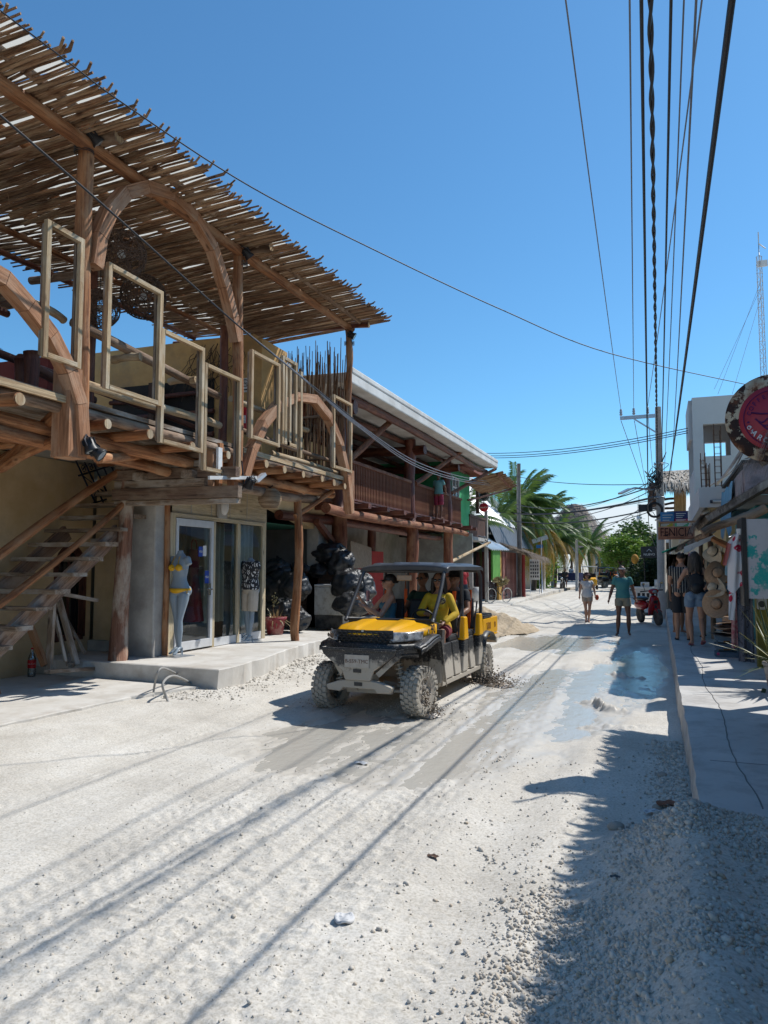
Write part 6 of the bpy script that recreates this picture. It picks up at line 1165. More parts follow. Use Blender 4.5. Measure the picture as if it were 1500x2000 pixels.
cable(bez([A_, onplane(125, 115), onplane(245, 205), onplane(490, 365), onplane(735, 490), onplane(980, 605), onplane(1190, 690), B_], 8), .007, 'long thin cable crossing the whole sky from upper left to right', CAB)
cable(bez([PX(-60, 175, -5.3), PX(0, 225, -5.3), PX(235, 430, -5.3), PX(470, 640, -5.3), PX(600, 745, -5.4), PX(690, 818, -5.4)], 8), .012, 'thick black cable running along the front of the stick roof')
for k, (dy0, dy1) in enumerate(((0, 0), (3, 8), (6, 14))):
    cable(bez([PX(470, 640, -5.3), PX(600, 745+dy0*.3, -5.4), PX(700, 828+dy0, -5.6), PX(820, 905+dy1*.7, -6.0), PX(920, 935+dy1*.6, -6.6), PX(1000, 945+dy1*.4, -7.3)], 8), .012, ('uppermost', 'middle', 'lowest')[k]+' grey cable of the bundle sagging along the white sloping roof', CABG)
for k, (ya, yb3) in enumerate(((888, 838), (893, 843), (897, 847))): cable(catenary(PY(930, ya-3, 34), PY(1345, yb3-2, 25), .25, 16), .014, ('upper', 'middle', 'lower')[k]+' cable of the three crossing the street before the crossarm')
for i, (xa, ya, xb, yb3, Y0, Y1, sg, r) in enumerate(((1006, 985, 1283, 946, 42, 28, .5, .03), (1006, 930, 1283, 945, 42, 28, .2, .02), (1006, 1003, 1283, 970, 42, 28, .25, .05), (1006, 992, 1283, 952, 42, 28, .8, .02), (1006, 1018, 1283, 992, 42, 28, .3, .035), (1006, 1023, 1283, 995, 42, 28, .5, .02), (940, 997, 1283, 975, 34, 28, .3, .015), (1085, 1024, 1283, 972, 60, 28, .9, .02), (1085, 990, 1283, 935, 60, 28, .5, .02))):
    cable(catenary(PY(xa, ya, Y0), PY(xb, yb3, Y1), sg, 14), r*.8, ('slack cable ending under the lamp arm, third of the bundle from the top', 'thin taut cable topmost of those from the wooden pole', 'thick dark cable from the wooden pole below the lamp arm', 'deepest sagging thin cable from the wooden pole', 'thickest cable of the low bundle crossing the far street', 'thin cable just below the thickest of the low bundle', 'thin cable from the green house balcony to the concrete pole', 'long slack cable rising from the palms to the concrete pole', 'highest thin cable from the palms to the concrete pole')[i])
cable([PY(1275, 1000, 28), PY(1320, 1070, 40)], .012, 'guy wire dropping from the pole junction box'); cable(bez([PY(1266, 1002, 27.6), PY(1270, 1040, 33), PY(1285, 1080, 45)], 6), .014, 'cable falling from the concrete pole towards the dark trees')
# tall lattice mast at the right
p = PY(1485, 560, 40); mt = mast('lattice_mast', (p.x, 40, 6), PY(1485, 500, 40).z-6, .16, 'tall slim lattice mast rising behind the round sign', 26, MET)
b = MB(); b.box(p.x-.1, p.x+.35, 39.9, 40, 16.6, 16.9); obj('antenna_panel', b, WHITEP, mt); b = MB(); b.tube([(p.x, 40, 17.8), (p.x+.3, 40, 17.5)], .03, 5); obj('antenna_rod', b, WHITEP, mt)
for x, y, q_ in ((1395, 760, 'leftmost'), (1402, 770, 'middle'), (1430, 770, 'rightmost')): cable([V((p.x, 40, 15+R.random())), PY(x, y, 36)], .008, q_+' guy wire slanting down from the lattice mast', CABG, 'guy wires of the mast')
# litter on the road
GM = M('litter_white', (.62, .62, .62), (.30, .32, .35), 25, .5, .3, lo=.4, hi=.5); p = PZ(673, 1808, 0); gz = float(ground_h(np.array([p.x]), np.array([p.y]))[0])
b = MB(); b.lathe([(0, .012), (.022, .012), (.032, .006), (.038, .011), (.048, .012), (.052, .006), (.05, 0)], 30, (p.x, p.y, gz+.003)); b.v = [(x, y, z+.006*math.sin(x*90)) for x, y, z in b.v]; tag(obj('cup_lid', b, GM), 'flattened dirty white cup lid lying on the road in the foreground', 'lid')
def litter(px, py, s, mat, lab, name='litter', cat='litter'):
    p = PZ(px, py, 0); gz = float(ground_h(np.array([p.x]), np.array([p.y]))[0]); b = MB(); b.sheet(lambda u, v: (p.x+s*(u-.5)*(1+.3*math.sin(v*5)), p.y+s*.7*(v-.5), gz+.008+s*.14*abs(math.sin(u*4+v*3))), 8, 6); tag(obj(name, b, mat), lab, cat)
litter(707, 1484, .11, GM, 'crumpled white paper scrap lying on the wet mud'); litter(847, 1680, .06, DARKW, 'small dark leaf lying on the dirt in the middle'); litter(1312, 1590, .16, M('dry_leaf', (.25, .10, .05)), 'dry brown leaf scrap beside the right kerb', 'dry_leaf', 'leaf'); litter(1280, 1598, .12, GM, 'grey paper scrap in the shade beside the kerb'); litter(1205, 1770, .05, BLACK, 'black scrap lying in the shaded gravel')
# ============================================================ PEOPLE
def remesh(name, b, mat, voxel=.01, smooth=3, zfix=True):
    me = b.mesh(name); o = bpy.data.objects.new('t', me); C.objects.link(o)
    r = o.modifiers.new('r', 'REMESH'); r.mode = 'VOXEL'; r.voxel_size = voxel; r.use_smooth_shade = True
    s = o.modifiers.new('s', 'SMOOTH'); s.iterations = smooth; s.factor = .5
    dg = bpy.context.evaluated_depsgraph_get(); dg.update(); m2 = bpy.data.meshes.new_from_object(o.evaluated_get(dg)); m2.name = name
    bpy.data.objects.remove(o); bpy.data.meshes.remove(me); m2.materials.clear(); m2.materials.append(mat); return m2
def skinmat(name, c): return M(name, c, tuple(x*.86 for x in c), 9, .5, .08, 80, spec=.4)
SK1 = skinmat('light_skin', (.48, .26, .17)); SK2 = skinmat('tanned_skin', (.30, .15, .09)); SK3 = skinmat('brown_skin', (.17, .08, .05)); MANQ = M('mannequin_grey', (.23, .29, .345), (.21, .265, .315), 2, .42, .03, spec=.5)
HAIRD = M('dark_hair', (.018, .012, .01), (.03, .02, .015), 60, .55, .5, 90, sc=(1, 1, .15)); HAIRG = M('greying_hair', (.09, .075, .065), (.03, .025, .022), 45, .55, .6, 70, sc=(1, 1, .12))
def loft(b, rings, n=20):   # rings: (centre, rx, ry)
    vs = []
    for c, rx, ry in rings: vs += [V(c)+V((math.cos(2*math.pi*j/n)*rx, math.sin(2*math.pi*j/n)*ry, 0)) for j in range(n)]
    k = len(rings); fs = [(i*n+j, i*n+(j+1) % n, (i+1)*n+(j+1) % n, (i+1)*n+j) for i in range(k-1) for j in range(n)]+[tuple(range(n))[::-1], tuple((k-1)*n+j for j in range(n))]
    b.add(vs, fs, None, True)
def taper(b, p, q, prof, n=12):   # limb with a muscle profile
    p, q = V(p), V(q); m = len(prof); b.tube([p.lerp(q, i/(m-1)) for i in range(m)], list(prof), n)
TM = [(.865, .07, .06, 0), (.89, .135, .095, 0), (.94, .16, .112, .005), (1.00, .158, .108, .005), (1.08, .143, .098, 0), (1.15, .142, .098, 0), (1.25, .165, .112, 0), (1.34, .182, .115, 0), (1.41, .165, .092, .005), (1.455, .105, .070, .01), (1.50, .058, .058, .01)]
TF = [(.865, .07, .06, 0), (.89, .145, .10, .01), (.94, .17, .118, .015), (1.00, .158, .105, .008), (1.08, .125, .085, 0), (1.14, .118, .080, 0), (1.22, .135, .095, 0), (1.32, .155, .10, 0), (1.40, .145, .082, .005), (1.445, .092, .062, .01), (1.49, .048, .050, .01)]
def make_person(name, label, loc, rotz, H=1.75, fem=False, skin=SK2, pose=None, clothes=(), head=True, cat='person', group=None, voxel=.010, hair=None, shoes=None, hands=True, headturn=0, lean=0, feet=True):
    k = H/1.75; k = k if head else H/1.50
    P = dict(hl=(.095, 0, .90), hr=(-.095, 0, .90), kl=(.10, -.01, .49), kr=(-.10, -.01, .49), al=(.10, .02, .075), ar=(-.10, .02, .075), tl=(.12, -.15, .03), tr=(-.12, -.15, .03), sl=(.175, 0, 1.415), sr=(-.175, 0, 1.415), el=(.225, .01, 1.13), er=(-.225, .01, 1.13), wl=(.24, -.05, .88), wr=(-.24, -.05, .88))
    if fem: P.update(sl=(.15, 0, 1.405), sr=(-.15, 0, 1.405), el=(.20, .01, 1.13), er=(-.20, .01, 1.13))
    if pose: P.update(pose)
    P = {a: V(c)*k for a, c in P.items()}
    T = [(V((0, yo, z))*k, rx*k, ry*k) for z, rx, ry, yo in (TF if fem else TM)]
    t = thing(name, label, cat, loc, group); t.rotation_euler = (lean, 0, rotz)
    b = MB(); loft(b, T)
    hr_ = V((0, -.005, 1.635))*k
    if head:
        b.tube([V((0, .01, 1.43))*k, V((0, 0, 1.56))*k], [.055*k*(.88 if fem else 1), .05*k*(.85 if fem else 1)], 12)
        m = Matrix.Rotation(headturn, 3, 'Z'); hb = MB(); hb.ball((0, .012, .012), 1, 20, 14, (.074*k, .092*k, .108*k)); hb.ball((0, -.022*k, -.055*k), 1, 14, 10, (.053*k, .062*k, .062*k)); hb.ball((0, -.082*k, -.068*k), 1, 10, 8, (.022*k, .02*k, .022*k))
        hb.tube([V((0, -.082, .02))*k, V((0, -.10, -.012))*k, V((0, -.106, -.026))*k, V((0, -.088, -.034))*k], [.008*k, .011*k, .014*k, .008*k], 8)
        for s in (-1, 1): hb.ball((s*.076*k, .012*k, -.005*k), 1, 8, 6, (.011*k, .02*k, .032*k)); hb.ball((s*.038*k, -.066*k, -.025*k), 1, 8, 6, (.02*k, .02*k, .018*k))
        hb.ball((0, -.09*k, -.048*k), 1, 10, 6, (.022*k, .01*k, .008*k))
        hb.v = [tuple(m @ V(v)+hr_) for v in hb.v]; b.add(hb.v, hb.f, None, True)
    else: b.tube([V((0, .01, 1.43))*k, V((0, .0, 1.55))*k], [.05*k, .046*k], 14)
    if fem:
        for s in (-1, 1): b.ball(V((s*.066, -.085, 1.275))*k, 1, 14, 10, (.056*k, .048*k, .054*k)); b.ball(V((s*.075, .075, .93))*k, 1, 14, 10, (.078*k, .07*k, .085*k))
    else:
        for s in (-1, 1): b.ball(V((s*.07, .065, .93))*k, 1, 12, 8, (.075*k, .065*k, .08*k))
    f = .92 if fem else 1.0
    for s, h, kn, a, to in ((1, 'hl', 'kl', 'al', 'tl'), (-1, 'hr', 'kr', 'ar', 'tr')):
        taper(b, P[h], P[kn], [r*k for r in (.088, .090, .082, .07, .057, .052)]); taper(b, P[kn], P[a], [r*k*f for r in (.052, .056, .060, .05, .038, .034)]); b.ball(P[kn], .053*k, 10, 8)
        d = (P[to]-P[a]); b.tube([P[a]+V((0, .045*k, -.03*k)), P[a]+V((0, -.02*k, -.025*k)), P[a]+d*.55+V((0, 0, -.005*k)), P[to], P[to]+V((0, -.03*k, 0))], [.03*k, .036*k, .034*k, .032*k, .018*k], 10, ov=.75)
    for s, sh, e, w in ((1, 'sl', 'el', 'wl'), (-1, 'sr', 'er', 'wr')):
        if P[sh] is None: continue
        b.ball(P[sh], .056*k*f, 10, 8); taper(b, P[sh], P[e], [r*k*f for r in (.054, .052, .046, .040)]); taper(b, P[e], P[w], [r*k*f for r in (.040, .042, .034, .026)]); b.ball(P[e], .040*k*f, 8, 6)
        if hands:
            d = (P[w]-P[e]).normalized(); side = V((0, -1, 0)) if abs(d.y) < .8 else V((0, 0, 1)); side = (side-d*side.dot(d)).normalized(); nn = d.cross(side)
            b.tube([P[w], P[w]+d*.045*k, P[w]+d*.085*k], [.024*k, .036*k, .036*k], 10, ov=.55)
            for i, (o, L) in enumerate(((-.026, .062), (-.009, .072), (.009, .068), (.025, .052))):
                q0 = P[w]+d*.08*k+side*(-o*k); cur = nn*(-s)*.0; curl = V((-s*.018*k, 0, 0)); b.tube([q0, q0+d*L*.5*k+curl*.4, q0+d*L*.9*k+curl*1.3], [.0095*k, .009*k, .007*k], 7)
            q0 = P[w]+d*.025*k+side*.025*k; b.tube([q0, q0+side*.025*k+d*.02*k, q0+side*.035*k+d*.05*k], [.013*k, .011*k, .008*k], 7)
    o = link('body', remesh('body', b, skin, voxel), None); o.parent = t
    if head:
        m = Matrix.Rotation(headturn, 3, 'Z').to_4x4(); F_ = Matrix.Translation(hr_) @ m
        e = MB()
        for s in (-1, 1): e.ball((s*.029*k, -.081*k, .008*k), 1, 8, 6, (.011*k, .006*k, .006*k))
        e.v = [tuple(F_ @ V(v)) for v in e.v]; local('eyes', e, BLACK, t); e = MB(); e.ball((0, -.098*k, -.047*k), 1, 10, 6, (.02*k, .005*k, .0055*k)); e.v = [tuple(F_ @ V(v)) for v in e.v]; local('lips', e, M('lips', (.28, .08, .07)), t)
    for c in clothes:
        kind, mt = c[0], c[1]; g = MB(); ex = c[2] if len(c) > 2 and isinstance(c[2], float) else .012
        if kind in ('tshirt', 'longsleeve', 'tank', 'blouse'):
            lo = .90 if kind != 'blouse' else .86
            loft(g, [(cc, rx+ex*k+(.012*k if cc.z < 1.1*k else 0), ry+ex*k+(.014*k if cc.z < 1.1*k else 0)) for cc, rx, ry in T if lo*k < cc.z < 1.47*k] if kind != 'tank' else [(cc, rx+ex*k, ry+ex*k) for cc, rx, ry in T if .93*k < cc.z < 1.38*k])
            if fem: [g.ball(V((s*.066, -.085, 1.275))*k, 1, 12, 8, (.062*k, .056*k, .058*k)) for s in (-1, 1)]
            if kind != 'tank':
                for sh, e_, w in (('sl', 'el', 'wl'), ('sr', 'er', 'wr')):
                    g.ball(P[sh], .066*k*f, 10, 8)
                    if kind == 'longsleeve': taper(g, P[sh], P[e_], [r*k for r in (.064, .060, .054, .050)]); taper(g, P[e_], P[e_].lerp(P[w], .95), [r*k for r in (.050, .050, .042, .034)]); g.ball(P[e_], .050*k, 8, 6)
                    else: taper(g, P[sh], P[sh].lerp(P[e_], .52 if kind == 'tshirt' else .3), [r*k for r in (.066, .066, .064)])
            me = remesh('top', g, mt, voxel*1.1, 2); oo = link('shirt', me); oo.parent = t
        elif kind in ('shorts', 'longshorts', 'skirt'):
            loft(g, [(cc, rx+ex*k, ry+ex*k) for cc, rx, ry in T if .80*k < cc.z < 1.06*k]); fr = .42 if kind == 'shorts' else .88
            for h, kn in (('hl', 'kl'), ('hr', 'kr')): q = P[h].lerp(P[kn], fr); taper(g, P[h]+V((0, 0, .02*k)), q, [r*k for r in (.098, .104, .102, .098)])
            if fem: [g.ball(V((s*.075, .075, .93))*k, 1, 12, 8, (.086*k, .078*k, .09*k)) for s in (-1, 1)]
            oo = link('shorts', remesh('shorts', g, mt, voxel*1.1, 2)); oo.parent = t
        elif kind == 'shades':
            for s in (-1, 1): g.ball((s*.031*k, -.088*k, .008*k), 1, 10, 8, (.027*k, .008*k, .019*k))
            g.tube([V((s*x, y, .012))*k for s, x, y in ((-1, .078, 0), (-1, .062, -.07), (-1, .02, -.093), (1, .02, -.093), (1, .062, -.07), (1, .078, 0))], .0045*k, 6)
            g.v = [tuple(F_ @ V(v)) for v in g.v]; local('sunglasses', g, M('sunglass_black', (.01, .01, .012), None, 5, .12, 0, spec=.7), t)
        elif kind == 'cap':
            g.lathe([(.088*k, .02*k), (.090*k, .05*k), (.078*k, .09*k), (.045*k, .115*k), (0, .122*k)], 18, (0, .01*k, 0)); g.sheet(lambda u, v: ((u-.5)*.16*k, (-.07-.09*v*(1-(2*u-1)**2*.5))*k, (.035-.02*v)*k), 10, 5); g.v = [tuple(F_ @ V(v)) for v in g.v]; local('cap', g, mt, t)
        elif kind == 'brimhat':
            g.lathe([(.15*k, .02*k), (.13*k, .03*k), (.092*k, .035*k), (.090*k, .07*k), (.075*k, .105*k), (.04*k, .118*k), (0, .12*k)], 22, (0, .01*k, 0)); g.v = [tuple(F_ @ V(v)) for v in g.v]; local('hat', g, mt, t)
        elif kind == 'band':
            g.lathe([(.086*k, .03*k), (.088*k, .05*k), (.084*k, .07*k)], 18, (0, .008*k, 0)); g.v = [tuple(F_ @ V((v[0]*.92, v[1]*1.08, v[2]))) for v in g.v]; local('headband', g, mt, t)
    if hair and head:
        mt, style = hair; g = MB(); g.ball((0, .022*k, .03*k), 1, 20, 14, (.082*k, .094*k, .102*k))
        g.v = [v for v in g.v]
        hm = MB(); 
        if style == 'short': hm.ball((0, .03*k, .036*k), 1, 18, 12, (.080*k, .088*k, .090*k))
        elif style == 'long':
            hm.ball((0, .03*k, .034*k), 1, 18, 12, (.088*k, .092*k, .094*k))
            for i in range(16): a = math.pi*(-.08+1.16*i/15); x, y = math.cos(a)*.080*k, .02*k+math.sin(a)*.075*k; L = R.uniform(.26, .36)*k; hm.tube([(x, y, .04*k), (x*1.15, y*1.1+.01*k, -.1*k), (x*1.45+R.uniform(-.02, .02), y*1.15+.02*k, -L)], [.03*k, .034*k, .008*k], 7)
        elif style == 'bob':
            hm.ball((0, .03*k, .03*k), 1, 18, 12, (.092*k, .094*k, .096*k))
            for i in range(12): a = math.pi*(-.05+1.1*i/11); x, y = math.cos(a)*.086*k, .02*k+math.sin(a)*.08*k; hm.tube([(x, y, .02*k), (x*1.1, y*1.1, -.07*k), (x*.95, y, -.12*k)], [.03*k, .034*k, .012*k], 7)
        elif style == 'bun': hm.ball((0, .03*k, .034*k), 1, 18, 12, (.083*k, .09*k, .092*k)); hm.ball((0, .12*k, .02*k), .045*k, 10, 8)
        hm.v = [tuple(F_ @ V(v)) for v in hm.v]; oo = link('hair', remesh('hair', hm, mt, .008, 1)); oo.parent = t
    if shoes:
        g = MB()
        for a, to in (('al', 'tl'), ('ar', 'tr')):
            d = P[to]-P[a]; g.tube([P[a]+V((0, .06*k, -.055*k)), P[a]+d*.5+V((0, 0, -.045*k)), P[to]+V((0, -.04*k, -.02*k))], [.035*k, .042*k, .036*k], 10, ov=.35)
            for s in (-1, 1): g.tube([P[a]+d*.5+V((s*.035*k, 0, -.03*k)), P[a]+d*.6+V((s*.015*k, 0, .02*k)), P[to]+V((0, 0, .02*k))], .008*k, 5)
        local('sandals', g, shoes, t)
    return t, P, k
TEALT = M('teal_tshirt', (.07, .24, .24), (.055, .20, .20), 5, .85, .15); KHAKI = M('khaki_shorts', (.30, .27, .20), None, 5, .85, .15); WHITET = M('white_blouse', (.66, .64, .62), (.58, .56, .55), 6, .85, .2); DENIM = M('blue_denim', (.20, .29, .40), (.15, .23, .33), 14, .85, .3); DKCL = M('charcoal_cloth', (.035, .037, .042), None, 5, .85, .15); DKBL = M('dark_blue_cloth', (.03, .05, .08), None, 5, .85, .15); YELC = M('yellow_cloth', (.62, .40, .02), (.52, .33, .02), 7, .8, .2)
STRIPE, n_, b_ = newmat('striped_shirt'); v_ = coords(n_, 'obj'); wv = nd(n_, 'ShaderNodeTexWave'); wv.bands_direction = 'X'; wv.inputs['Scale'].default_value = 6.5; n_.links.new(v_, wv.inputs['Vector']); n_.links.new(ramp(n_, wv.outputs['Fac'], [(.90, (.02, .022, .028)), (.94, (.5, .46, .40))]), b_.inputs['Base Color']); b_.inputs['Roughness'].default_value = .85
mp_ = PZ(1218, 1240, 0)
make_person('person', 'man in teal t-shirt and khaki shorts with headband walking in the road', (mp_.x, mp_.y, -.01), .05, 1.79, False, SK3, dict(kl=(.13, -.06, .49), al=(.13, .05, .09), tl=(.15, -.10, .03), kr=(-.11, -.06, .50), ar=(-.14, -.04, .075), tr=(-.17, -.20, .03), el=(.26, .02, 1.15), wl=(.31, -.08, .92), er=(-.26, .03, 1.15), wr=(-.33, -.03, .91)), (('tshirt', TEALT), ('shorts', KHAKI), ('band', WHITET)), hair=(HAIRD, 'short'), headturn=.5)
wp_ = PZ(1148, 1215, 0)
tw_, P_, k_2 = make_person('person', 'woman in white blouse, dark hat and sunglasses walking down the road', (wp_.x, wp_.y, -.01), .1, 1.60, True, SK1, dict(kl=(.07, -.05, .50), al=(.03, .0, .075), kr=(-.06, .0, .49), ar=(-.05, .04, .075), tr=(-.07, -.12, .03), tl=(.05, -.17, .03), el=(.24, .04, 1.15), wl=(.27, -.06, .93), er=(-.24, .05, 1.15), wr=(-.26, .02, .92)), (('blouse', WHITET, .03), ('shorts', M('beige_shorts', (.45, .36, .28))), ('shades', None), ('brimhat', M('dark_maroon_hat', (.05, .02, .025)))), hair=(HAIRD, 'bob'), shoes=M('brown_sandal', (.15, .07, .05)))
b = MB(); b.ball((.30, -.03, .80), 1, 12, 8, (.06, .05, .09)); local('red_bag', b, M('orange_red_cloth', (.6, .08, .03)), tw_)
make_person('person', 'man in striped black shirt and dark shorts seen from behind on the pavement', (.42, 16.0, .303), math.pi-.1, 1.74, False, SK1, dict(el=(.23, -.05, 1.16), wl=(.15, -.25, 1.1), er=(-.23, -.05, 1.15), wr=(-.18, -.25, 1.05), tl=(.14, -.15, .03)), (('tshirt', STRIPE), ('longshorts', DKCL)), hair=(HAIRD, 'short'), shoes=DKCL)
bw, P_, k_2 = make_person('person', 'long haired woman in denim shorts with black backpack seen from behind', (.62, 14.9, .303), math.pi+.08, 1.72, True, SK1, dict(kl=(.10, -.10, .49), al=(.08, .0, .09), tl=(.1, -.15, .03), kr=(-.10, -.04, .50), ar=(-.10, .16, .16), tr=(-.10, .02, .05), el=(.27, -.02, 1.19), wl=(.26, -.24, 1.10), er=(-.24, .02, 1.16), wr=(-.22, -.2, 1.08)), (('tank', DKCL), ('shorts', DENIM)), hair=(HAIRG, 'long'), shoes=M('pink_sandal', (.45, .15, .16)))
BP = thing('backpack', 'small black backpack on the back of the long haired woman', 'backpack', (.62, 14.9, .303)); BP.rotation_euler = (0, 0, math.pi+.08); g = MB(); g.ball((0, .17, 1.14), 1, 18, 12, (.14, .075, .19)); me = remesh('pack', g, DKCL, .012, 2); o = link('pack', me); o.parent = BP
b = MB(); b.ball((0, .225, 1.07), 1, 14, 8, (.10, .04, .09)); local('front_pocket', b, BLACK, BP)
for s in (-1, 1): b = MB(); b.tube([(s*.09, .12, 1.30), (s*.10, .0, 1.43), (s*.10, -.10, 1.34), (s*.11, .02, 1.05), (s*.09, .13, 1.02)], .014, 6); local('strap', b, BLACK, BP)
make_person('person', 'dark haired woman in dark blue dress facing the camera under the thatch', (.95, 17.0, .303), -.3, 1.66, True, SK1, dict(el=(.2, .0, 1.15), wl=(.12, -.2, 1.0), er=(-.2, 0, 1.15), wr=(-.14, -.2, 1.0)), (('tshirt', DKBL), ('longshorts', DKBL)), hair=(HAIRD, 'long'), shoes=DKCL)
make_person('person', 'dark haired woman half hidden left of the striped shirt man', (.38, 17.6, .303), .6, 1.62, True, SK2, None, (('tshirt', DKCL), ('longshorts', DKCL)), hair=(HAIRD, 'bob'), voxel=.014)
gp_ = PX(856, 1008, -7.0); make_person('person', 'man in pale teal t-shirt and maroon shorts standing outside the balcony railing', (-6.98, gp_.y, 3.38), math.pi*.9, 1.60, False, SK3, dict(er=(-.24, -.08, 1.15), wr=(-.15, -.25, 1.02), el=(.23, -.03, 1.12), wl=(.22, -.15, .92)), (('tshirt', M('pale_teal_shirt', (.16, .36, .36), (.12, .30, .30))), ('longshorts', M('maroon_print', (.32, .03, .06), (.18, .02, .05), 12))), hair=(HAIRD, 'short'), voxel=.014)
# mannequins
m1 = PZ(348, 1281, .35); MQ, P_, k_2 = make_person('mannequin', 'headless grey mannequin in yellow bikini before the shop door', (m1.x, m1.y, .37), -.15, 1.60, True, MANQ, dict(kl=(.06, -.05, .50), al=(.05, -.03, .12), tl=(.08, -.15, .03), kr=(-.045, .0, .50), ar=(-.035, .03, .12), tr=(-.05, -.10, .03)), (), head=False, cat='mannequin', voxel=.008)
k = 1.60/1.5
# shoulders end in cut arm stubs: hide the arms by rebuilding the body without them
def manq_body(t, k, fem, P, full=False):
    for ch in list(t.children):
        if ch.name.startswith('body'): bpy.data.objects.remove(ch)
    T = TF if fem else TM; b = MB(); loft(b, [(V((0, yo, z))*k, rx*k, ry*k) for z, rx, ry, yo in T]); b.tube([V((0, .01, 1.43))*k, V((0, 0, 1.53))*k], [.047*k, .042*k], 14)
    for s in (-1, 1):
        if fem: b.ball(V((s*.066, -.085, 1.275))*k, 1, 14, 10, (.056*k, .048*k, .054*k))
        b.ball(V((s*.075, .075, .93))*k, 1, 14, 10, (.078*k, .07*k, .085*k)); b.ball(V((s*.145, .0, 1.39))*k, 1, 12, 8, (.058*k, .055*k, .06*k)); b.tube([V((s*.15, 0, 1.39))*k, V((s*.185, 0, 1.32))*k], [.05*k, .044*k], 12)
    for h, kn, a, to in (('hl', 'kl', 'al', 'tl'), ('hr', 'kr', 'ar', 'tr')):
        taper(b, P[h], P[kn], [r*k for r in (.080, .084, .074, .062, .050, .045)]); taper(b, P[kn], P[a], [r*k*.9 for r in (.050, .054, .056, .046, .035, .030)]); b.ball(P[kn], .046*k, 10, 8)
        b.tube([P[a]+V((0, .02*k, -.01*k)), P[a].lerp(P[to], .5)+V((0, 0, .008*k)), P[to], P[to]+V((0, -.04*k, -.004*k))], [.03*k, .03*k, .028*k, .014*k], 10, ov=.75)
    o = link('body', remesh('body', b, MANQ, .008)); o.parent = t
manq_body(MQ, k, True, P_)
YB = M('yellow_bikini', (.68, .38, .01), (.58, .32, .01), 8, .5, .2); g = MB()
for s in (-1, 1): g.ball(V((s*.066, -.092, 1.275))*k, 1, 14, 10, (.058*k, .052*k, .052*k))
g.tube([V((-.03, -.13, 1.27))*k, V((.03, -.13, 1.27))*k], .008, 6); tp = local('bikini_top', g, YB, MQ)
g = MB()
for s in (-1, 1): g.tube([V((s*.066, -.11, 1.32))*k, V((s*.05, -.07, 1.42))*k, V((s*.03, .04, 1.5))*k], .006, 5); g.tube([V((s*.11, -.07, 1.25))*k, V((s*.138, .0, 1.25))*k, V((s*.06, .09, 1.24))*k, V((0, .1, 1.24))*k], .006, 5)
local('strings', g, YB, MQ, label='thin yellow neck and back strings')
g = MB(); loft(g, [(V((0, .012, .885))*k, .09*k, .09*k), (V((0, .014, .91))*k, .14*k, .122*k), (V((0, .014, .945))*k, .172*k, .136*k), (V((0, .012, .972))*k, .171*k, .132*k)], 24); local('bikini_bottom', g, YB, MQ)
g = MB()
for s in (-1, 1):
    for a in (.3, -.2): g.tube([V((s*.172, -.02, .97))*k, V((s*.20, -.05, .95+.02*a))*k, V((s*.185+.01*a, -.04, .90))*k], .008, 5)
local('side_bow', g, YB, MQ)
def base_plate(t, k, P):
    b = MB(); b.box(-.2, .2, -.24, .16, -.02, -.012); local('base_plate', b, MET, t)
    for a in ('al', 'ar'): b = MB(); b.tube([P[a]+V((0, .05*k, -.02)), (P[a].x, P[a].y+.07*k, -.012)], [.016, .006], 8); local('heel', b, MANQ, t)
base_plate(MQ, k, P_)
m2 = PZ(487, 1254, .35); FLOR, n_, b_ = newmat('black_white_leaf_print'); v_ = coords(n_, 'obj'); vo = nd(n_, 'ShaderNodeTexVoronoi'); vo.feature = 'DISTANCE_TO_EDGE'; vo.inputs['Scale'].default_value = 11; n_.links.new(v_, vo.inputs['Vector']); wv = nd(n_, 'ShaderNodeTexWave'); wv.inputs['Scale'].default_value = 9; wv.inputs['Distortion'].default_value = 9; n_.links.new(v_, wv.inputs['Vector'])
lm = mixc(n_, ramp(n_, wv.outputs['Fac'], [(.45, (0, 0, 0)), (.6, (1, 1, 1))]), (.02, .02, .024), (.62, .62, .62)); n_.links.new(mixc(n_, ramp(n_, vo.outputs['Distance'], [(.10, (0, 0, 0)), (.16, (1, 1, 1))]), (.02, .02, .024), lm), b_.inputs['Base Color']); b_.inputs['Roughness'].default_value = .8
M2, P_, k_2 = make_person('mannequin', 'headless grey mannequin in black and white leaf shirt and cream shorts', (m2.x, m2.y, .37), -.35, 1.52, False, MANQ, dict(kl=(.10, -.03, .50), al=(.10, -.08, .12), tl=(.13, -.2, .03), kr=(-.09, .0, .50), ar=(-.085, .03, .12), tr=(-.11, -.08, .03), el=(.21, .03, 1.20), er=(-.21, .03, 1.20), wl=(.21, .03, 1.19), wr=(-.21, .03, 1.19)), (('tshirt', FLOR, .028), ('longshorts', M('cream_shorts', (.52, .46, .38)), .02)), head=False, cat='mannequin', voxel=.009)
manq_body(M2, k_2, False, P_); base_plate(M2, k_2, P_); b = MB(); b.disc((0, .0, 1.535*k_2), (0, -.15, 1), .046*k_2); local('neck_cap', b, ARCHW, M2, label='brown wooden neck cap')
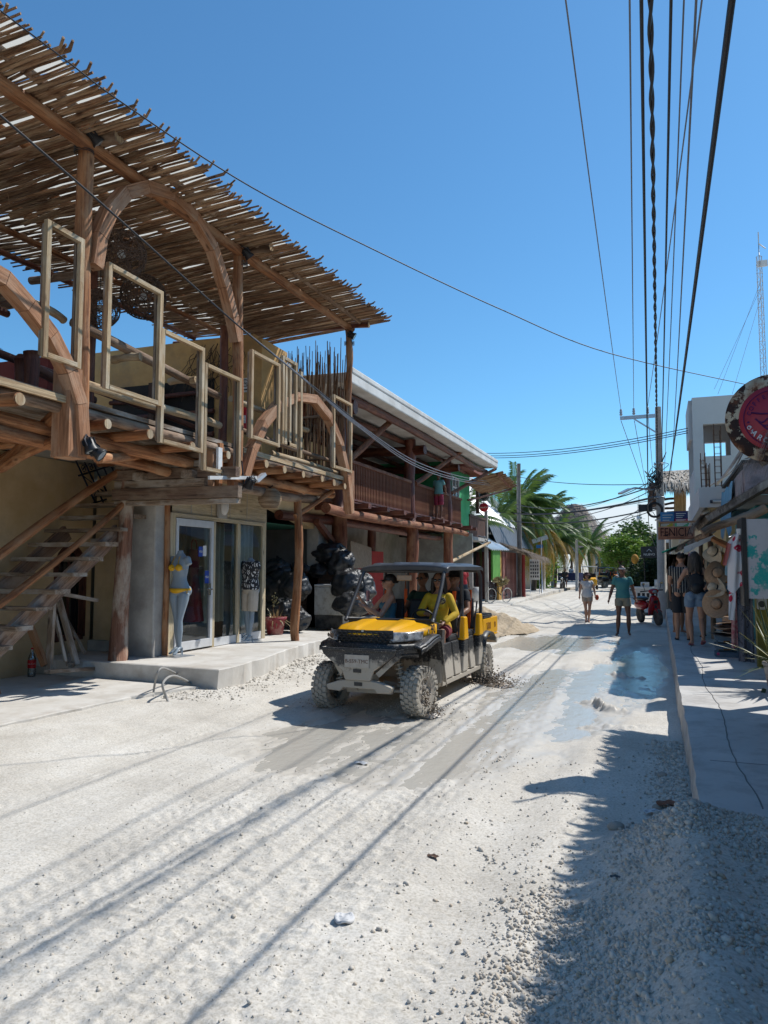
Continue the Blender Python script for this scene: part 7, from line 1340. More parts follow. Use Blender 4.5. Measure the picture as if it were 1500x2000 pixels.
# ============================================================ YELLOW BUGGY
def dusty(name, base, rough=.45, mud=(.42, .38, .32), zlo=.35, zhi=1.0, amt=1.0, metal=0):
    m, n, b = newmat(name); v = coords(n, 'obj'); sp = nd(n, 'ShaderNodeSeparateXYZ'); n.links.new(v, sp.inputs[0]); mrn = nd(n, 'ShaderNodeMapRange')
    for i, q in enumerate((zlo, zhi, .62, -.28)): mrn.inputs[i+1].default_value = q
    n.links.new(sp.outputs[2], mrn.inputs[0]); a = nd(n, 'ShaderNodeMath', operation='ADD'); n.links.new(noise_(n, v, 9, 9, .72), a.inputs[0]); n.links.new(mrn.outputs[0], a.inputs[1])
    s = noise_(n, v, 70, 3, .6); sf = ramp(n, s, [(.60, (0, 0, 0)), (.66, (.55,)*3)]); f = ramp(n, a.outputs[0], [(.60, (0, 0, 0)), (.74, (amt,)*3)]); col = mixc(n, sf, base, mud) if amt > .5 else base; col = mixc(n, f, col, mud)
    n.links.new(col, b.inputs['Base Color']); n.links.new(ramp(n, f, [(0, (rough,)*3), (1, (.9,)*3)]), b.inputs['Roughness']); b.inputs['Metallic'].default_value = metal; bump(n, b, noise_(n, v, 30, 5), .25, .006); return m
BPL = dusty('muddy_black_plastic', (.018, .019, .021), zlo=.25, zhi=.85); YPL = dusty('yellow_body_paint', (.80, .40, .006), .28, (.5, .42, .3), .2, .8, .35); RUB = dusty('muddy_tyre', (.022, .022, .022), .8, (.36, .33, .28), .2, .95, 1); MUDM = dusty('mud_caked', (.05, .047, .045), .7, (.40, .36, .30), .25, 1.05, 1); RIMM = dusty('muddy_rim', (.10, .10, .10), .6, (.40, .36, .31), .3, 1.4, 1); SEATM = M('black_seat', (.025, .025, .028), None, 9, .6, .2); ORG = M('orange_strap', (.65, .10, .01), None, 9, .6, .1); CLEAN = M('roof_black', (.035, .037, .042), (.05, .052, .058), 3, .38, .12, dirt=(.16, .15, .13), dirtamt=.3)
def lerp3(a, c, t): return V(a).lerp(V(c), t)
def buggy(loc, rotz, label, YP=YPL, full=True, group='open taxi buggies'):
    t = thing('utility_buggy', label, 'buggy', (0, 0, 0), group)
    # wheels
    for wx, wy, steer in ((.585, 0, .12), (-.585, 0, .12), (.585, 2.83, 0), (-.585, 2.83, 0)):
        s = 1 if wx > 0 else -1; mt = Matrix.Translation((wx, wy, .285)) @ Matrix.Rotation(steer*-1, 4, 'Z') @ Matrix.Diagonal((.80, .86, .86, 1))
        b = MB(); b.lathe([(.19, -.10*1), (.25, -.125), (.30, -.125), (.322, -.10), (.325, 0), (.322, .10), (.30, .125), (.25, .125), (.19, .10)], 36, axis='x'); b.v = [tuple(mt @ V(v)) for v in b.v]; ty = local('tyre', b, RUB, t)
        if full:
            b = MB()
            for r_ in range(24):
                a = 2*math.pi*r_/24
                for x0, x1, off, hh in ((-.135, -.075, .5, .018), (-.062, -.005, 0, .02), (.005, .062, .5, .02), (.075, .135, 0, .018)):
                    aa = a+off*2*math.pi/24; da = .095; r0, r1 = (.318, .346) if abs(x0+x1) < .12 else (.30, .340)
                    q = []
                    for rr in (r0, r1):
                        for xx, ag in ((x0, aa-da), (x1, aa-da*.7), (x1, aa+da), (x0, aa+da*.7)): q.append(V((xx, math.cos(ag)*rr, math.sin(ag)*rr)))
                    b.hexa([mt @ p for p in q])
            for r_ in range(24):
                a = 2*math.pi*(r_+.25)/24
                for sx in (-1, 1):
                    q = [V((sx*x, math.cos(a+d)*rr, math.sin(a+d)*rr)) for x in (.122, .138) for rr, d in ((.262, -.05), (.325, -.05), (.325, .05), (.262, .05))]; b.hexa([mt @ p for p in q])
            local('tread', b, RUB, ty).__setitem__('kind', 'stuff')
        b = MB(); b.lathe([(.0, s*.03), (.05, s*.03), (.06, s*.075), (.085, s*.07), (.15, s*.03), (.175, s*.085), (.195, s*.11), (.20, s*.10)], 28, axis='x'); b.v = [tuple(mt @ V(v)) for v in b.v]; rm = local('rim', b, RIMM, ty)
        b = MB()
        for q in range(4): a = q*math.pi/2+.4; b.ball(mt @ V((s*.085, math.cos(a)*.045, math.sin(a)*.045)), .012, 6, 5)
        for q in range(8): a = q*math.pi/4; b.beam(mt @ V((s*.055, math.cos(a)*.07, math.sin(a)*.07)), mt @ V((s*.06, math.cos(a)*.165, math.sin(a)*.165)), .03, .03)
        local('spokes', b, RIMM, ty)
        if full:
            sx = s*.30; b = MB(); b.tube([(s*.12, wy+.02, .36), (s*.48, wy, .30)], .022, 8); b.tube([(s*.14, wy+.16, .30), (s*.48, wy+.02, .28)], .02, 8); b.tube([(s*.14, wy-.14, .28), (s*.48, wy-.02, .27)], .02, 8); local('control_arm', b, MUDM, t)
            b = MB(); P = [(s*(.42-.10*i/60)+.045*math.cos(i*.75), wy-.10+.05*math.sin(i*.75), .36+.36*i/60) for i in range(61)]; b.tube(P, .009, 6); sp = local('coil_spring', b, MUDM, t); b = MB(); b.tube([(s*.42, wy-.10, .32), (s*.32, wy-.10, .78)], .022, 8); local('shock', b, MUDM, sp)
    # chassis and floor
    b = MB(); b.box(-.30, .30, -.15, 3.3, .24, .34); b.box(-.62, .62, .62, 2.62, .235, .29); local('chassis', b, MUDM, t, .01)
    b = MB(); b.box(-.56, .56, .60, .66, .29, .95); local('firewall', b, BPL, t)
    # hood: cross sections along the length
    def hoodp(u, v):   # u across -1..1, v 0 front..1 back
        w = .44+.16*min(1, v*1.7)**.8; y = -.36+.95*v+.20*abs(u)**2.2*(1-v)*1.1; z = 1.0+.085*v**.8-.05*abs(u)**3+.018*(1 if .28 < abs(u) < .62 else 0)*(v > .1)-.03*(1-v)**6
        return (u*w, y, z)
    b = MB(); b.sheet(lambda u, v: hoodp(2*u-1, v), 40, 16); b.sheet(lambda u, v: (lambda p: (p[0]*1.003, p[1]-.004, p[2]-.022*v))(hoodp(2*u-1, 0)), 40, 2)
    for s in (0, 1): b.sheet(lambda u, v: (lambda p: (p[0]*1.002, p[1], p[2]-(.012+.15*min(1, u*1.6)**1.5)*v))(hoodp(1 if s else -1, u)), 12, 2)
    hd = local('hood', b, YP, t); sm = hd.modifiers.new('s', 'SOLIDIFY'); sm.thickness = .008
    b = MB(); b.box(-.028, .028, -.352, -.335, .985, 1.012); local('badge', b, BPL, hd, .004); b = MB(); b.box(-.014, .014, -.3555, -.353, .99, 1.007); local('badge_mark', b, ALU, hd)
    tx = text_mb('90', .15, (.632, .36, .985), (0, 1, .03), (-.1, 0, 1), .004, bold=.002); tx.v = [(x+.008, y, z) for x, y, z in tx.v]; local('number', tx, BLACK, hd); tx = text_mb('J', .06, (.628, .22, .975), (0, 1, 0), (-.1, 0, 1), .004); local('number_prefix', tx, WPAP, hd)
    # nose
    def nose(a):  # plan outline of the front, a -1..1
        x = a*.60; return V((x, -.40+.10*abs(a)**1.5+.42*max(0, abs(a)-.6)**1.6*2.2, 0))
    b = MB(); b.sheet(lambda u, v: (lambda p: (p.x, p.y-.03*math.sin(v*math.pi), .745+.125*v-.02*abs(2*u-1)))(nose(2*u-1)), 36, 5); b.sheet(lambda u, v: (lambda p: (p.x*(1-.03*v), p.y+.06*v, .742-.05*v))(nose(2*u-1)), 36, 2); nb = local('front_fascia', b, BPL, t); nb.modifiers.new('s', 'SOLIDIFY').thickness = .02
    b = MB(); b.sheet(lambda u, v: (lambda p: (p.x, p.y+.05, .86+.15*v))(nose((2*u-1)*.62)), 20, 2); local('grille_back', b, BLACK, t); g = MB()
    for r_ in range(4):
        for c in range(11):
            x = -.34+c*.068+(r_ % 2)*.034; z = .875+r_*.031
            if abs(x) > .355: continue
            y = nose(x/.6).y+.03; g.tube([(x+.032*math.cos(q)*1.0, y, z+.019*math.sin(q)) for q in [math.pi/6+i*math.pi/3 for i in range(7)]], .0058, 4, False)
    local('grille', g, BPL, t).__setitem__('kind', 'stuff')
    for s in (-1, 1):
        b = MB(); b.sheet(lambda u, v: (s*(.335+.28*u), -.325+.36*u**1.6+.05*v, .875+.01*u+(.115-.02*u)*v), 12, 6); hl = local('headlight', b, M('headlight_lens', (.42, .43, .44), (.10, .10, .11), 14, .12, 0, spec=.9), t); hl.modifiers.new('s', 'SOLIDIFY').thickness = .02
        b = MB(); b.disc((s*.42, -.315, .93), (s*.4, -1, 0), .03); b.disc((s*.51, -.235, .93), (s*.6, -1, 0), .025); local('lamp_bowl', b, CHROME, hl)
        # bumper side arm, fenders
        b = MB(); b.beam((s*.05, -.46, .735), (s*.50, -.28, .77), .05, .05); b.beam((s*.22, -.42, .50), (s*.46, -.30, .74), .045, .06); b.beam((s*.14, -.44, .42), (s*.30, -.30, .34), .05, .06); local('bumper_arm', b, MUDM, t)
        if True:
            def fl(u, v):   # flare over the front wheel
                a = math.pi*(1.02-.98*u); yy = .05-math.cos(a)*-.0; 
                y = -.12+.80*u; z = .80+.13*math.sin(min(1, u*1.25+.1)*math.pi*.5)-(.60*max(0, (u-.72)/.28)**1.15); return (s*(.50+.20*v-(.03 if u < .1 else 0)), y-(.05*v if u < .2 else 0), z+(-.035*v))
            b = MB(); b.sheet(fl, 26, 4); f = local('front_fender', b, BPL, t); f.modifiers.new('s', 'SOLIDIFY').thickness = .02
            b = MB(); b.sheet(lambda u, v: (lambda p: (p[0], p[1], p[2]-.055*v))(fl(u, 1)), 26, 1); local('fender_lip', b, BPL, f).modifiers.new('s', 'SOLIDIFY').thickness = .012
            b = MB(); b.beam((s*.60, .66, .96), (s*.58, .62, .30), .10, .16, (1, 0, 0)); local('cowl_side', b, MUDM, f)
            b = MB(); b.sheet(lambda u, v: (s*(.50+.20*v), 2.62+.86*u, .62+.16*math.sin(u*math.pi)**.6-.30*max(0, (.12-u)/.12)-.04*v), 22, 3); rf = local('rear_fender', b, BPL, t); rf.modifiers.new('s', 'SOLIDIFY').thickness = .02
        # lower door panels, sill, post covers
        b = MB(); b.box(s*.62-.03, s*.62+.03, .70, 2.62, .235, .30); local('sill', b, MUDM, t, .01)
        for y0, y1 in ((.82, 1.16), (1.22, 1.50), (1.98, 2.22)): b = MB(); b.hexa([V((s*.64-.02, y0, .31)), V((s*.64+.02, y0, .31)), V((s*.64+.02, y1, .31)), V((s*.64-.02, y1, .31)), V((s*.60-.02, y0-.03, .76)), V((s*.60+.02, y0-.03, .76)), V((s*.60+.02, y1, .76)), V((s*.60-.02, y1, .76))]); local('seat_base_panel', b, BPL, t, .015)
        for y0 in (1.62, 2.42):
            b = MB(); b.hexa([V((s*.56, y0, .74)), V((s*.67, y0, .74)), V((s*.67, y0+.22, .74)), V((s*.56, y0+.22, .74)), V((s*.57, y0+.04, 1.06)), V((s*.66, y0+.04, 1.06)), V((s*.66, y0+.19, 1.06)), V((s*.57, y0+.19, 1.06))]); local('post_cover', b, YP, t, .02)
            b = MB(); b.hexa([V((s*.58, y0-.05, .30)), V((s*.66, y0-.05, .30)), V((s*.66, y0+.20, .30)), V((s*.58, y0+.20, .30)), V((s*.56, y0, .738)), V((s*.665, y0, .738)), V((s*.665, y0+.22, .738)), V((s*.56, y0+.22, .738))]); local('post_foot', b, BPL, t, .02)
            b = MB(); b.beam((s*.50, y0-.04, .80), (s*.52, y0+.02, 1.42), .05, .012, (0, 1, 0)); local('seat_belt', b, ORG, t); b = MB(); b.tube([(s*.60, y0-.06, .78), (s*.62, y0-.10, .98), (s*.62, y0-.02, 1.12), (s*.60, y0+.10, 1.24)], .012, 8); local('grab_handle', b, BLACK, t)
        b = MB(); b.tube(bez([(s*.60, .44, 1.06), (s*.60, .75, 1.40), (s*.585, .98, 1.68), (s*.585, 1.12, 1.735)], 5)+[V((s*.585, 1.9, 1.745)), V((s*.585, 2.66, 1.73)), V((s*.60, 2.78, 1.62)), V((s*.60, 2.76, .75))], .027, 10); local('roll_cage', b, CLEAN, t); b = MB(); b.tube([(s*.60, 1.74, .78), (s*.585, 1.78, 1.74)], .027, 10); local('roll_cage', b, CLEAN, t)
        b = MB(); b.ball((s*.68, .62, 1.17), 1, 10, 8, (.01, .05, .07)) ; 
    b = MB(); b.prism([(x, -.50, z) for x, z in ((-.47, .785), (.47, .785), (.45, .73), (.20, .55), (.16, .44), (-.16, .44), (-.20, .55), (-.45, .73))], (0, .05, 0)); b.prism([(x, -.47, z) for x, z in ((-.16, .438), (.16, .438), (.27, .42), (.42, .37), (.40, .31), (.24, .30), (.20, .345), (-.20, .345), (-.24, .30), (-.40, .31), (-.42, .37), (-.27, .42))], (0, .10, 0)); b.box(-.15, .15, -.46, -.2, .34, .5); local('skid_plate', b, MUDM, t, .012)
    b = MB(); b.box(-.48, .48, -.52, -.47, .775, .81); local('bumper_edge', b, BPL, t, .01)
    for x, z in ((0, .395), (0, .55)): b = MB(); b.box(x-.05, x+.05, -.508 if z > .5 else -.478, -.46, z-.02, z+.02); local('skid_slot', b, BLACK, t)
    b = MB(); b.box(-.155, .155, -.520, -.506, .59, .735); pl = local('licence_plate', b, M('plate_dirty_white', (.46, .43, .38), (.38, .34, .29), 14, .7, .1), t); local('plate_text', text_mb('B-559-TMC', .062, (0, -.523, .66), (1, 0, 0), (0, 0, 1), .004), M('plate_ink', (.20, .13, .10)), pl)
    for y_, z_ in ((1.05, 1.70), (1.78, 1.73), (2.72, 1.70), (.47, 1.08)): b = MB(); b.tube([(-.585, y_, z_), (.585, y_, z_)], .022, 8); local('cross_bar', b, CLEAN, t)
    b = MB()
    def roofp(u, v): x = (2*u-1); return (x*.63, .98+1.86*v, 1.765+.045*(1-abs(x)**4)-.04*max(0, .06-v)/.06-.03*max(0, v-.95)/.05+.014*(1 if (.12 < abs(x) < .30 or .62 < abs(x) < .80) and .05 < v < .95 and not .45 < v < .55 else 0))
    b.sheet(roofp, 50, 30); ro = local('roof', b, CLEAN, t); ro.modifiers.new('s', 'SOLIDIFY').thickness = .03; b = MB(); b.sheet(lambda u, v: (lambda p: (p[0]*1.005, p[1]-.004, p[2]-.05*v))(roofp(u, 0)), 50, 1); [b.sheet(lambda u, v: (lambda p: (p[0]*1.004, p[1], p[2]-.05*v))(roofp(s, u)), 30, 1) for s in (0, 1)]; local('roof_lip', b, CLEAN, ro)
    b = MB(); b.sheet(lambda u, v: ((2*u-1)*.57, .62-.10*v+.0, .90+.17*v), 10, 4); b.box(-.57, .57, .46, .66, 1.03, 1.07); b.box(-.57, .57, .62, .80, .88, 1.04); local('dashboard', b, BPL, t, .01)
    sw = MB(); sc_ = V((.32, .92, 1.06)); ax = V((0, .85, .5)).normalized(); a_, bb = frame_of(ax); sw.tube([sc_+a_*(math.cos(q)*.16)+bb*(math.sin(q)*.16) for q in [i*math.pi/10 for i in range(21)]], .014, 7, False); sw.tube([sc_-a_*.16, sc_, sc_+a_*.16], .012, 6); sw.tube([sc_, sc_-ax*.25], .02, 8); local('steering_wheel', sw, BLACK, t)
    b = MB(); b.box(-.11, .11, 1.02, 1.04, 1.57, 1.65); b.box(-.30, .14, 0, 0, 0, 0) if False else None; local('mirror', b, M('mirror_brown', (.30, .20, .12), None, 4, .2, 0, spec=.7), t, .02)
    for y in (1.18, 2.02):
        for x in (-.40, 0, .40): b = MB(); b.box(x-.185, x+.185, y, y+.42, .74, .84); s_ = local('seat', b, SEATM, t, .03); b = MB(); b.hexa([V((x-.175, y+.38, .84)), V((x+.175, y+.38, .84)), V((x+.175, y+.47, .84)), V((x-.175, y+.47, .84)), V((x-.15, y+.46, 1.30)), V((x+.15, y+.46, 1.30)), V((x+.15, y+.53, 1.30)), V((x-.15, y+.53, 1.30))]); local('seat_back', b, SEATM, s_, .03)
        b = MB(); b.box(-.54, .54, y+.02, y+.42, .30, .735); local('seat_box', b, BPL, t)
    # cargo bed
    b = MB(); b.box(-.62, .62, 2.86, 4.05, .66, .70); b.box(-.62, -.58, 2.86, 4.05, .70, .96); b.box(.58, .62, 2.86, 4.05, .70, .96); b.box(-.58, .58, 2.86, 2.90, .70, .96); b.box(-.58, .58, 4.01, 4.05, .70, .96); bd = local('cargo_bed', b, YP, t, .015)
    b = MB(); b.box(-.63, .63, 2.85, 3.55, .963, 1.02); local('bed_cover', b, BPL, bd, .02); b = MB(); [b.box(.40, .632, 2.92+.1*i, 2.96+.1*i, 1.021, 1.032) for i in range(6)]; local('cover_ribs', b, BPL, bd)
    tx = text_mb('TAXI', .15, (.624, 3.28, .83), (0, 1, 0), (0, 0, 1), .004, bold=.002); local('taxi_lettering', tx, M('taxi_ink', (.35, .16, .02)), bd); tx = text_mb('90', .13, (.624, 3.80, .83), (0, 1, 0), (0, 0, 1), .004); local('bed_number', tx, M('taxi_ink', (.35, .16, .02)), bd)
    b = MB(); b.box(-.60, .60, 4.02, 4.12, .52, .62); local('rear_bumper', b, MUDM, t, .01)
    for s in (-1, 1): b = MB(); b.box(s*.55-.05, s*.55+.05, 4.055, 4.07, .72, .92); local('tail_light', b, M('tail_red', (.4, .02, .02), None, 3, .3, 0), t)
    for ch in t.children_recursive:
        if ch.name.split('.')[0] in ('tyre', 'tread', 'rim', 'spokes') or ch.type != 'MESH': continue
        for v in ch.data.vertices:
            if v.co.y > 2.6: v.co.y = 2.6+(v.co.y-2.6)*.76
    t.location = loc; t.rotation_euler = (0, 0, rotz); return t
UL = V((-3.30, 8.60, -.02)); UR = -.042
U = buggy(UL, UR, 'muddy yellow open taxi buggy full of passengers driving towards the camera')
def inbug(x, y, z): return UL+Matrix.Rotation(UR, 3, 'Z') @ V((x, y, z))
def rider(x, y, label, fem, skin, clothes, hair, H=1.66, pose=None, turn=0, drop=.10, name='person'):
    kk = H/1.75; base = inbug(x, y, .86-.90*kk)
    P0 = dict(hl=(.10, 0, .90), hr=(-.10, 0, .90), kl=(.13, -.42, .93), kr=(-.13, -.42, .93), al=(.13, -.50, .53), ar=(-.13, -.50, .53), tl=(.13, -.65, .49), tr=(-.13, -.65, .49), el=(.24, -.12, 1.18), er=(-.24, -.12, 1.18), wl=(.17, -.32, 1.10), wr=(-.17, -.32, 1.10)); P0.update(pose or {})
    return make_person(name, label, base, UR+turn, H, fem, skin, P0, clothes, hair=hair, voxel=.009)[0]
YSH = YELC
drv = rider(.36, 1.42, 'driver of the buggy in yellow long sleeve shirt and mirrored sunglasses', True, SK2, (('longsleeve', YSH), ('longshorts', M('dark_red_trousers', (.18, .02, .03))), ('shades', None)), (HAIRD, 'long'), 1.68, dict(el=(.27, -.10, 1.17), wl=(.14, -.34, 1.06), er=(-.25, -.14, 1.18), wr=(-.12, -.36, 1.18)), turn=.12)
g = MB(); g.lathe([(0, 0), (.05, 0), (.05, .006), (0, .006)], 16, axis='y'); g.v = [(x+.075, -y-.125, z+1.30) for x, y, z in g.v]; local('chest_emblem', g, M('emblem_dark', (.06, .05, .04), (.5, .4, .2), 60, lo=.45, hi=.5), drv)
pas = rider(-.36, 1.36, 'front passenger with black sun visor and blue top holding up a phone', True, SK1, (('tank', M('blue_grey_top', (.05, .16, .22))), ('longshorts', DKBL), ('shades', None), ('cap', BLACK)), (HAIRD, 'bun'), 1.64, dict(er=(-.26, -.22, 1.16), wr=(-.22, -.38, 1.36), el=(.24, -.2, 1.14), wl=(-.06, -.36, 1.26)), turn=-.9)
rider(-.12, 2.10, 'rear passenger in dark green top with hair tied back', True, SK2, (('tshirt', M('dark_green_top', (.02, .06, .045))), ('longshorts', DKCL), ('shades', None)), (HAIRD, 'bun'), 1.72, turn=-.2)
rider(.34, 2.22, 'rear passenger with wide dark hat half hidden behind the driver', False, SK2, (('tshirt', DKCL), ('longshorts', DKCL), ('brimhat', BLACK)), (HAIRD, 'short'), 1.74)
b = MB(); c = inbug(-.52, .98, 1.36); b.box(-.012, .012, -.04, .04, -.075, .075); b.v = [tuple(V(v)+c) for v in b.v]; tag(obj('phone', b, M('pink_phone', (.5, .25, .25)), bevel=.006), 'phone held up by the front passenger', 'phone')
# mud thrown up by the wheels
SPL = M('wet_mud', (.30, .24, .18), (.20, .16, .12), 9, .3, .3, spec=.5)
def splash(cx, cy, r, n, label, up_=.16):
    g = MB()
    for i in range(n):
        a = R.random()*6.28; d = abs(R.gauss(0, 1))*r; s = R.uniform(.004, .013)*(1.3 if d < r else .8); z = abs(R.gauss(0, 1))*up_*math.exp(-d/r*.5); g.ball((cx+math.cos(a)*d, cy+math.sin(a)*d*.8, z), s, 6, 4, (1, 1, .8), .2)
    def cr(u, v): a = u*6.283; rr = r*(.35+.6*v+.1*math.sin(a*5)); return (cx+math.cos(a)*rr, cy+math.sin(a)*rr*.8, -.03+.07*math.sin(v*math.pi)*(.5+.9*mnoise.noise(V((math.cos(a)*3, math.sin(a)*3, v*4+cx)))))
    g.sheet(cr, 60, 8); o = obj('mud_splash', g, SPL); tag(o, label, 'mud splash'); o['kind'] = 'stuff'
p = inbug(.62, .05, 0); splash(p.x, p.y, .22, 500, 'brown water and mud splashing round the front wheel'); p = inbug(.75, 2.6, 0); splash(p.x, p.y, .38, 900, 'brown mud splashing behind the rear wheel of the buggy', .10); p = inbug(-.6, .0, 0); splash(p.x, p.y, .2, 300, 'mud flicked up by the shaded front wheel of the buggy', .1)
# far buggies reuse the same build
ORP = M('orange_body_paint', (.72, .20, .01), None, 3, .35, 0)
p = PZ(1175, 1148, 0); U2 = dup(U, (p.x-.2, p.y, 0), -.25, 'yellow taxi buggy parked far down the street before the palms'); p = PZ(1196, 1141, 0); U3 = dup(U, (p.x, p.y, 0), .12, 'orange taxi buggy farthest down the street behind the yellow one')
for ch in U3.children_recursive:
    if ch.data and len(ch.data.materials) and ch.data.materials[0] == YPL: ch.data = ch.data.copy(); ch.data.materials[0] = ORP
GC = thing('golf_cart', 'white roofed golf cart beside the distant yellow buggy', 'golf cart', (0, 0, 0))
b = MB(); b.box(-.62, .62, -1.1, 1.3, 1.82, 1.90); local('roof', b, WHITEP, GC, .04); b = MB(); b.hexa([V((-.55, -1.2, .35)), V((.55, -1.2, .35)), V((.55, -.4, .35)), V((-.55, -.4, .35)), V((-.5, -1.1, .85)), V((.5, -1.1, .85)), V((.5, -.5, 1.0)), V((-.5, -.5, 1.0))]); local('front_body', b, YPL, GC, .05); b = MB(); b.box(-.58, .58, .0, 1.3, .35, .8); local('rear_body', b, YPL, GC, .05); b = MB(); b.box(-.5, .5, -.4, 0, .33, .38); local('floor', b, BLACK, GC)
for x in (-.56, .56):
    for y in (-.9, 1.1): b = MB(); b.tube([(x, y, .8), (x, y, 1.85)], .02, 6); local('roof_post', b, WHITEP, GC)
    for y in (-.85, 1.0): b = MB(); b.lathe([(0, -.08), (.22, -.08), (.22, .08), (0, .08)], 18, (x, y, .22), 'x'); local('wheel', b, BLACK, GC)
b = MB(); b.box(-.5, .5, .2, .7, .8, .9); b.box(-.5, .5, .7, .78, .9, 1.3); local('seat', b, SEATM, GC, .02)
p = PZ(1152, 1151, 0); GC.location = (p.x, p.y, 0); GC.rotation_euler = (0, 0, .1)
TR = thing('cargo_tricycle', 'dark blue cargo tricycle with riders parked by the palm trunks', 'tricycle', (0, 0, 0))
b = MB(); b.box(-.75, .75, .5, 2.3, .75, 1.35); b.box(-.7, .7, .55, 2.25, 1.351, 1.36); local('cargo_box', b, M('dark_blue_paint', (.015, .03, .11), None, 3, .4, 0), TR, .02)
b = MB(); b.tube([(0, -.75, .3), (0, -.62, .95), (0, .1, .75), (0, .7, .7)], .05, 8); b.tube([(-.35, -.5, 1.1), (0, -.62, 1.0), (.35, -.5, 1.1)], .02, 6); local('frame', b, BLACK, TR)
for x, y in ((0, -.78), (-.68, 1.6), (.68, 1.6)): b = MB(); b.lathe([(.20, -.05), (.32, -.06), (.34, 0), (.32, .06), (.20, .05), (.0, .04), (0, -.04), (.2, -.05)], 20, (x, y, .34), 'x'); local('wheel', b, BLACK, TR)
b = MB(); b.ball((0, -.85, .95), .1, 12, 8); local('headlamp', b, CHROME, TR); b = MB(); b.box(-.18, .18, -.2, .45, .8, .9); local('seat', b, SEATM, TR, .03); b = MB(); b.tube([(-.72, .55, 1.35), (-.72, .55, 1.75), (.72, .55, 1.75), (.72, .55, 1.35)], .025, 6); local('rail', b, BLACK, TR)
p = PZ(1104, 1153, 0); TR.location = (p.x, p.y, 0); TR.rotation_euler = (0, 0, -.2)
make_person('person', 'rider in dark clothes sitting on the blue tricycle', (p.x, p.y+.1, .02), -.2, 1.7, False, SK3, dict(kl=(.2, -.35, .7), kr=(-.2, -.35, .7), al=(.2, -.3, .3), ar=(-.2, -.3, .3), tl=(.2, -.45, .25), tr=(-.2, -.45, .25), wl=(.25, -.45, 1.1), wr=(-.25, -.45, 1.1)), (('tshirt', DKCL), ('longshorts', DKBL)), hair=(HAIRD, 'short'), voxel=.02)
make_person('person', 'passenger in white top riding in the box of the blue tricycle', (p.x+.35, p.y+1.2, .35), -.2, 1.6, True, SK2, dict(kl=(.2, -.35, .9), kr=(-.2, -.35, .9), al=(.2, -.4, .6), ar=(-.2, -.4, .6), tl=(.2, -.5, .55), tr=(-.2, -.5, .55)), (('tshirt', WHITET), ('longshorts', DKBL)), hair=(HAIRD, 'bob'), voxel=.02)
# ============================================================ PROPS
# black rubbish bags
BAG, n_, b_ = newmat('black_bag_plastic'); v_ = coords(n_, 'obj'); b_.inputs['Base Color'].default_value = (.02, .022, .025, 1); b_.inputs['Roughness'].default_value = .45; b_.inputs['Specular IOR Level'].default_value = .6
h1 = noise_(n_, v_, 7, 6, .6, (1, 1, .45), 1.2); bump(n_, b_, h1, .7, .035)
def bag(px, py, Y, w, h, label, sq=0):
    p = PY(px, py, Y); t = thing('rubbish_bag', label, 'rubbish bag', (p.x, p.y, p.z-h*.5), 'black rubbish bags heaped by the freezer'); b = MB(); sd = R.random()*50
    def f(u, v):
        a = u*2*math.pi; ph = v*math.pi; d = V((math.sin(ph)*math.cos(a), math.sin(ph)*math.sin(a), -math.cos(ph))); q = d*2.0+V((sd, 0, 0)); n1 = mnoise.noise(q); n2 = abs(mnoise.noise(q*2.6+V((0, 0, 5)))); n3 = abs(mnoise.noise(V((d.x*7, d.y*7, d.z*3))+V((sd, 3, 1))))
        r = 1+.24*n1-.11*n2-.05*n3; z = (d.z*r*.5+.5)*h
        return (d.x*r*w*.5*(1+.12*(1-v)), d.y*r*w*.45*(1+.12*(1-v)), max(0, z))
    b.sheet(f, 72, 44); local('sack', b, BAG, t); k = MB(); k.tube([(.02, 0, h*.93), (.0, .0, h*1.0), (.03, .02, h*1.08)], [.05, .02, .06], 8, rough=.2); local('tied_neck', k, BAG, t)
for a in ((545, 1150, 16.0, .95, .85, 'large black bag at the left rear of the heap beside the shop window'), (575, 1145, 15.6, .75, .80, 'upright black bag leaning on the thin support post'), (540, 1110, 16.3, .7, .5, 'low wide black bag lying on top of the left heap'), (558, 1195, 14.6, .70, .62, 'black bag behind the red flower pot'), (578, 1210, 14.4, .62, .50, 'front black bag on the ground right of the red pot'),
          (645, 1080, 17.6, .95, .55, 'highest black bag perched on the pile behind the freezer'), (665, 1100, 17.4, .7, .7, 'black bag hanging down under the highest one'), (680, 1140, 16.4, .80, .75, 'big black bag right of the freezer'), (705, 1150, 16.6, .7, .75, 'rightmost black bag seen past the buggy windscreen post'), (690, 1180, 15.8, .85, .6, 'lowest black bag right of the freezer'), (625, 1115, 17.4, .6, .42, 'small dark bag under the highest one at the left')): bag(*a)
b = MB(); c = PY(640, 1120, 17.6); b.box(c.x-.7, c.x+.7, 17.3, 18.0, .2, c.z); b.box(c.x-.75, c.x+.75, 17.25, 18.05, c.z+.002, c.z+.06); tag(obj('workbench', b, DARKW), 'dark table carrying the upper black bags behind the freezer', 'table')
b = MB(); [b.ball(PY(562+i*7, 1108+R.uniform(-4, 4), 16.6), .12, 8, 6, (1, 1, .8), .25) for i in range(6)]; tag(obj('scrap_heap', b, DKCL), 'dark scrap heaped in the open bay', 'scrap').__setitem__('kind', 'stuff')
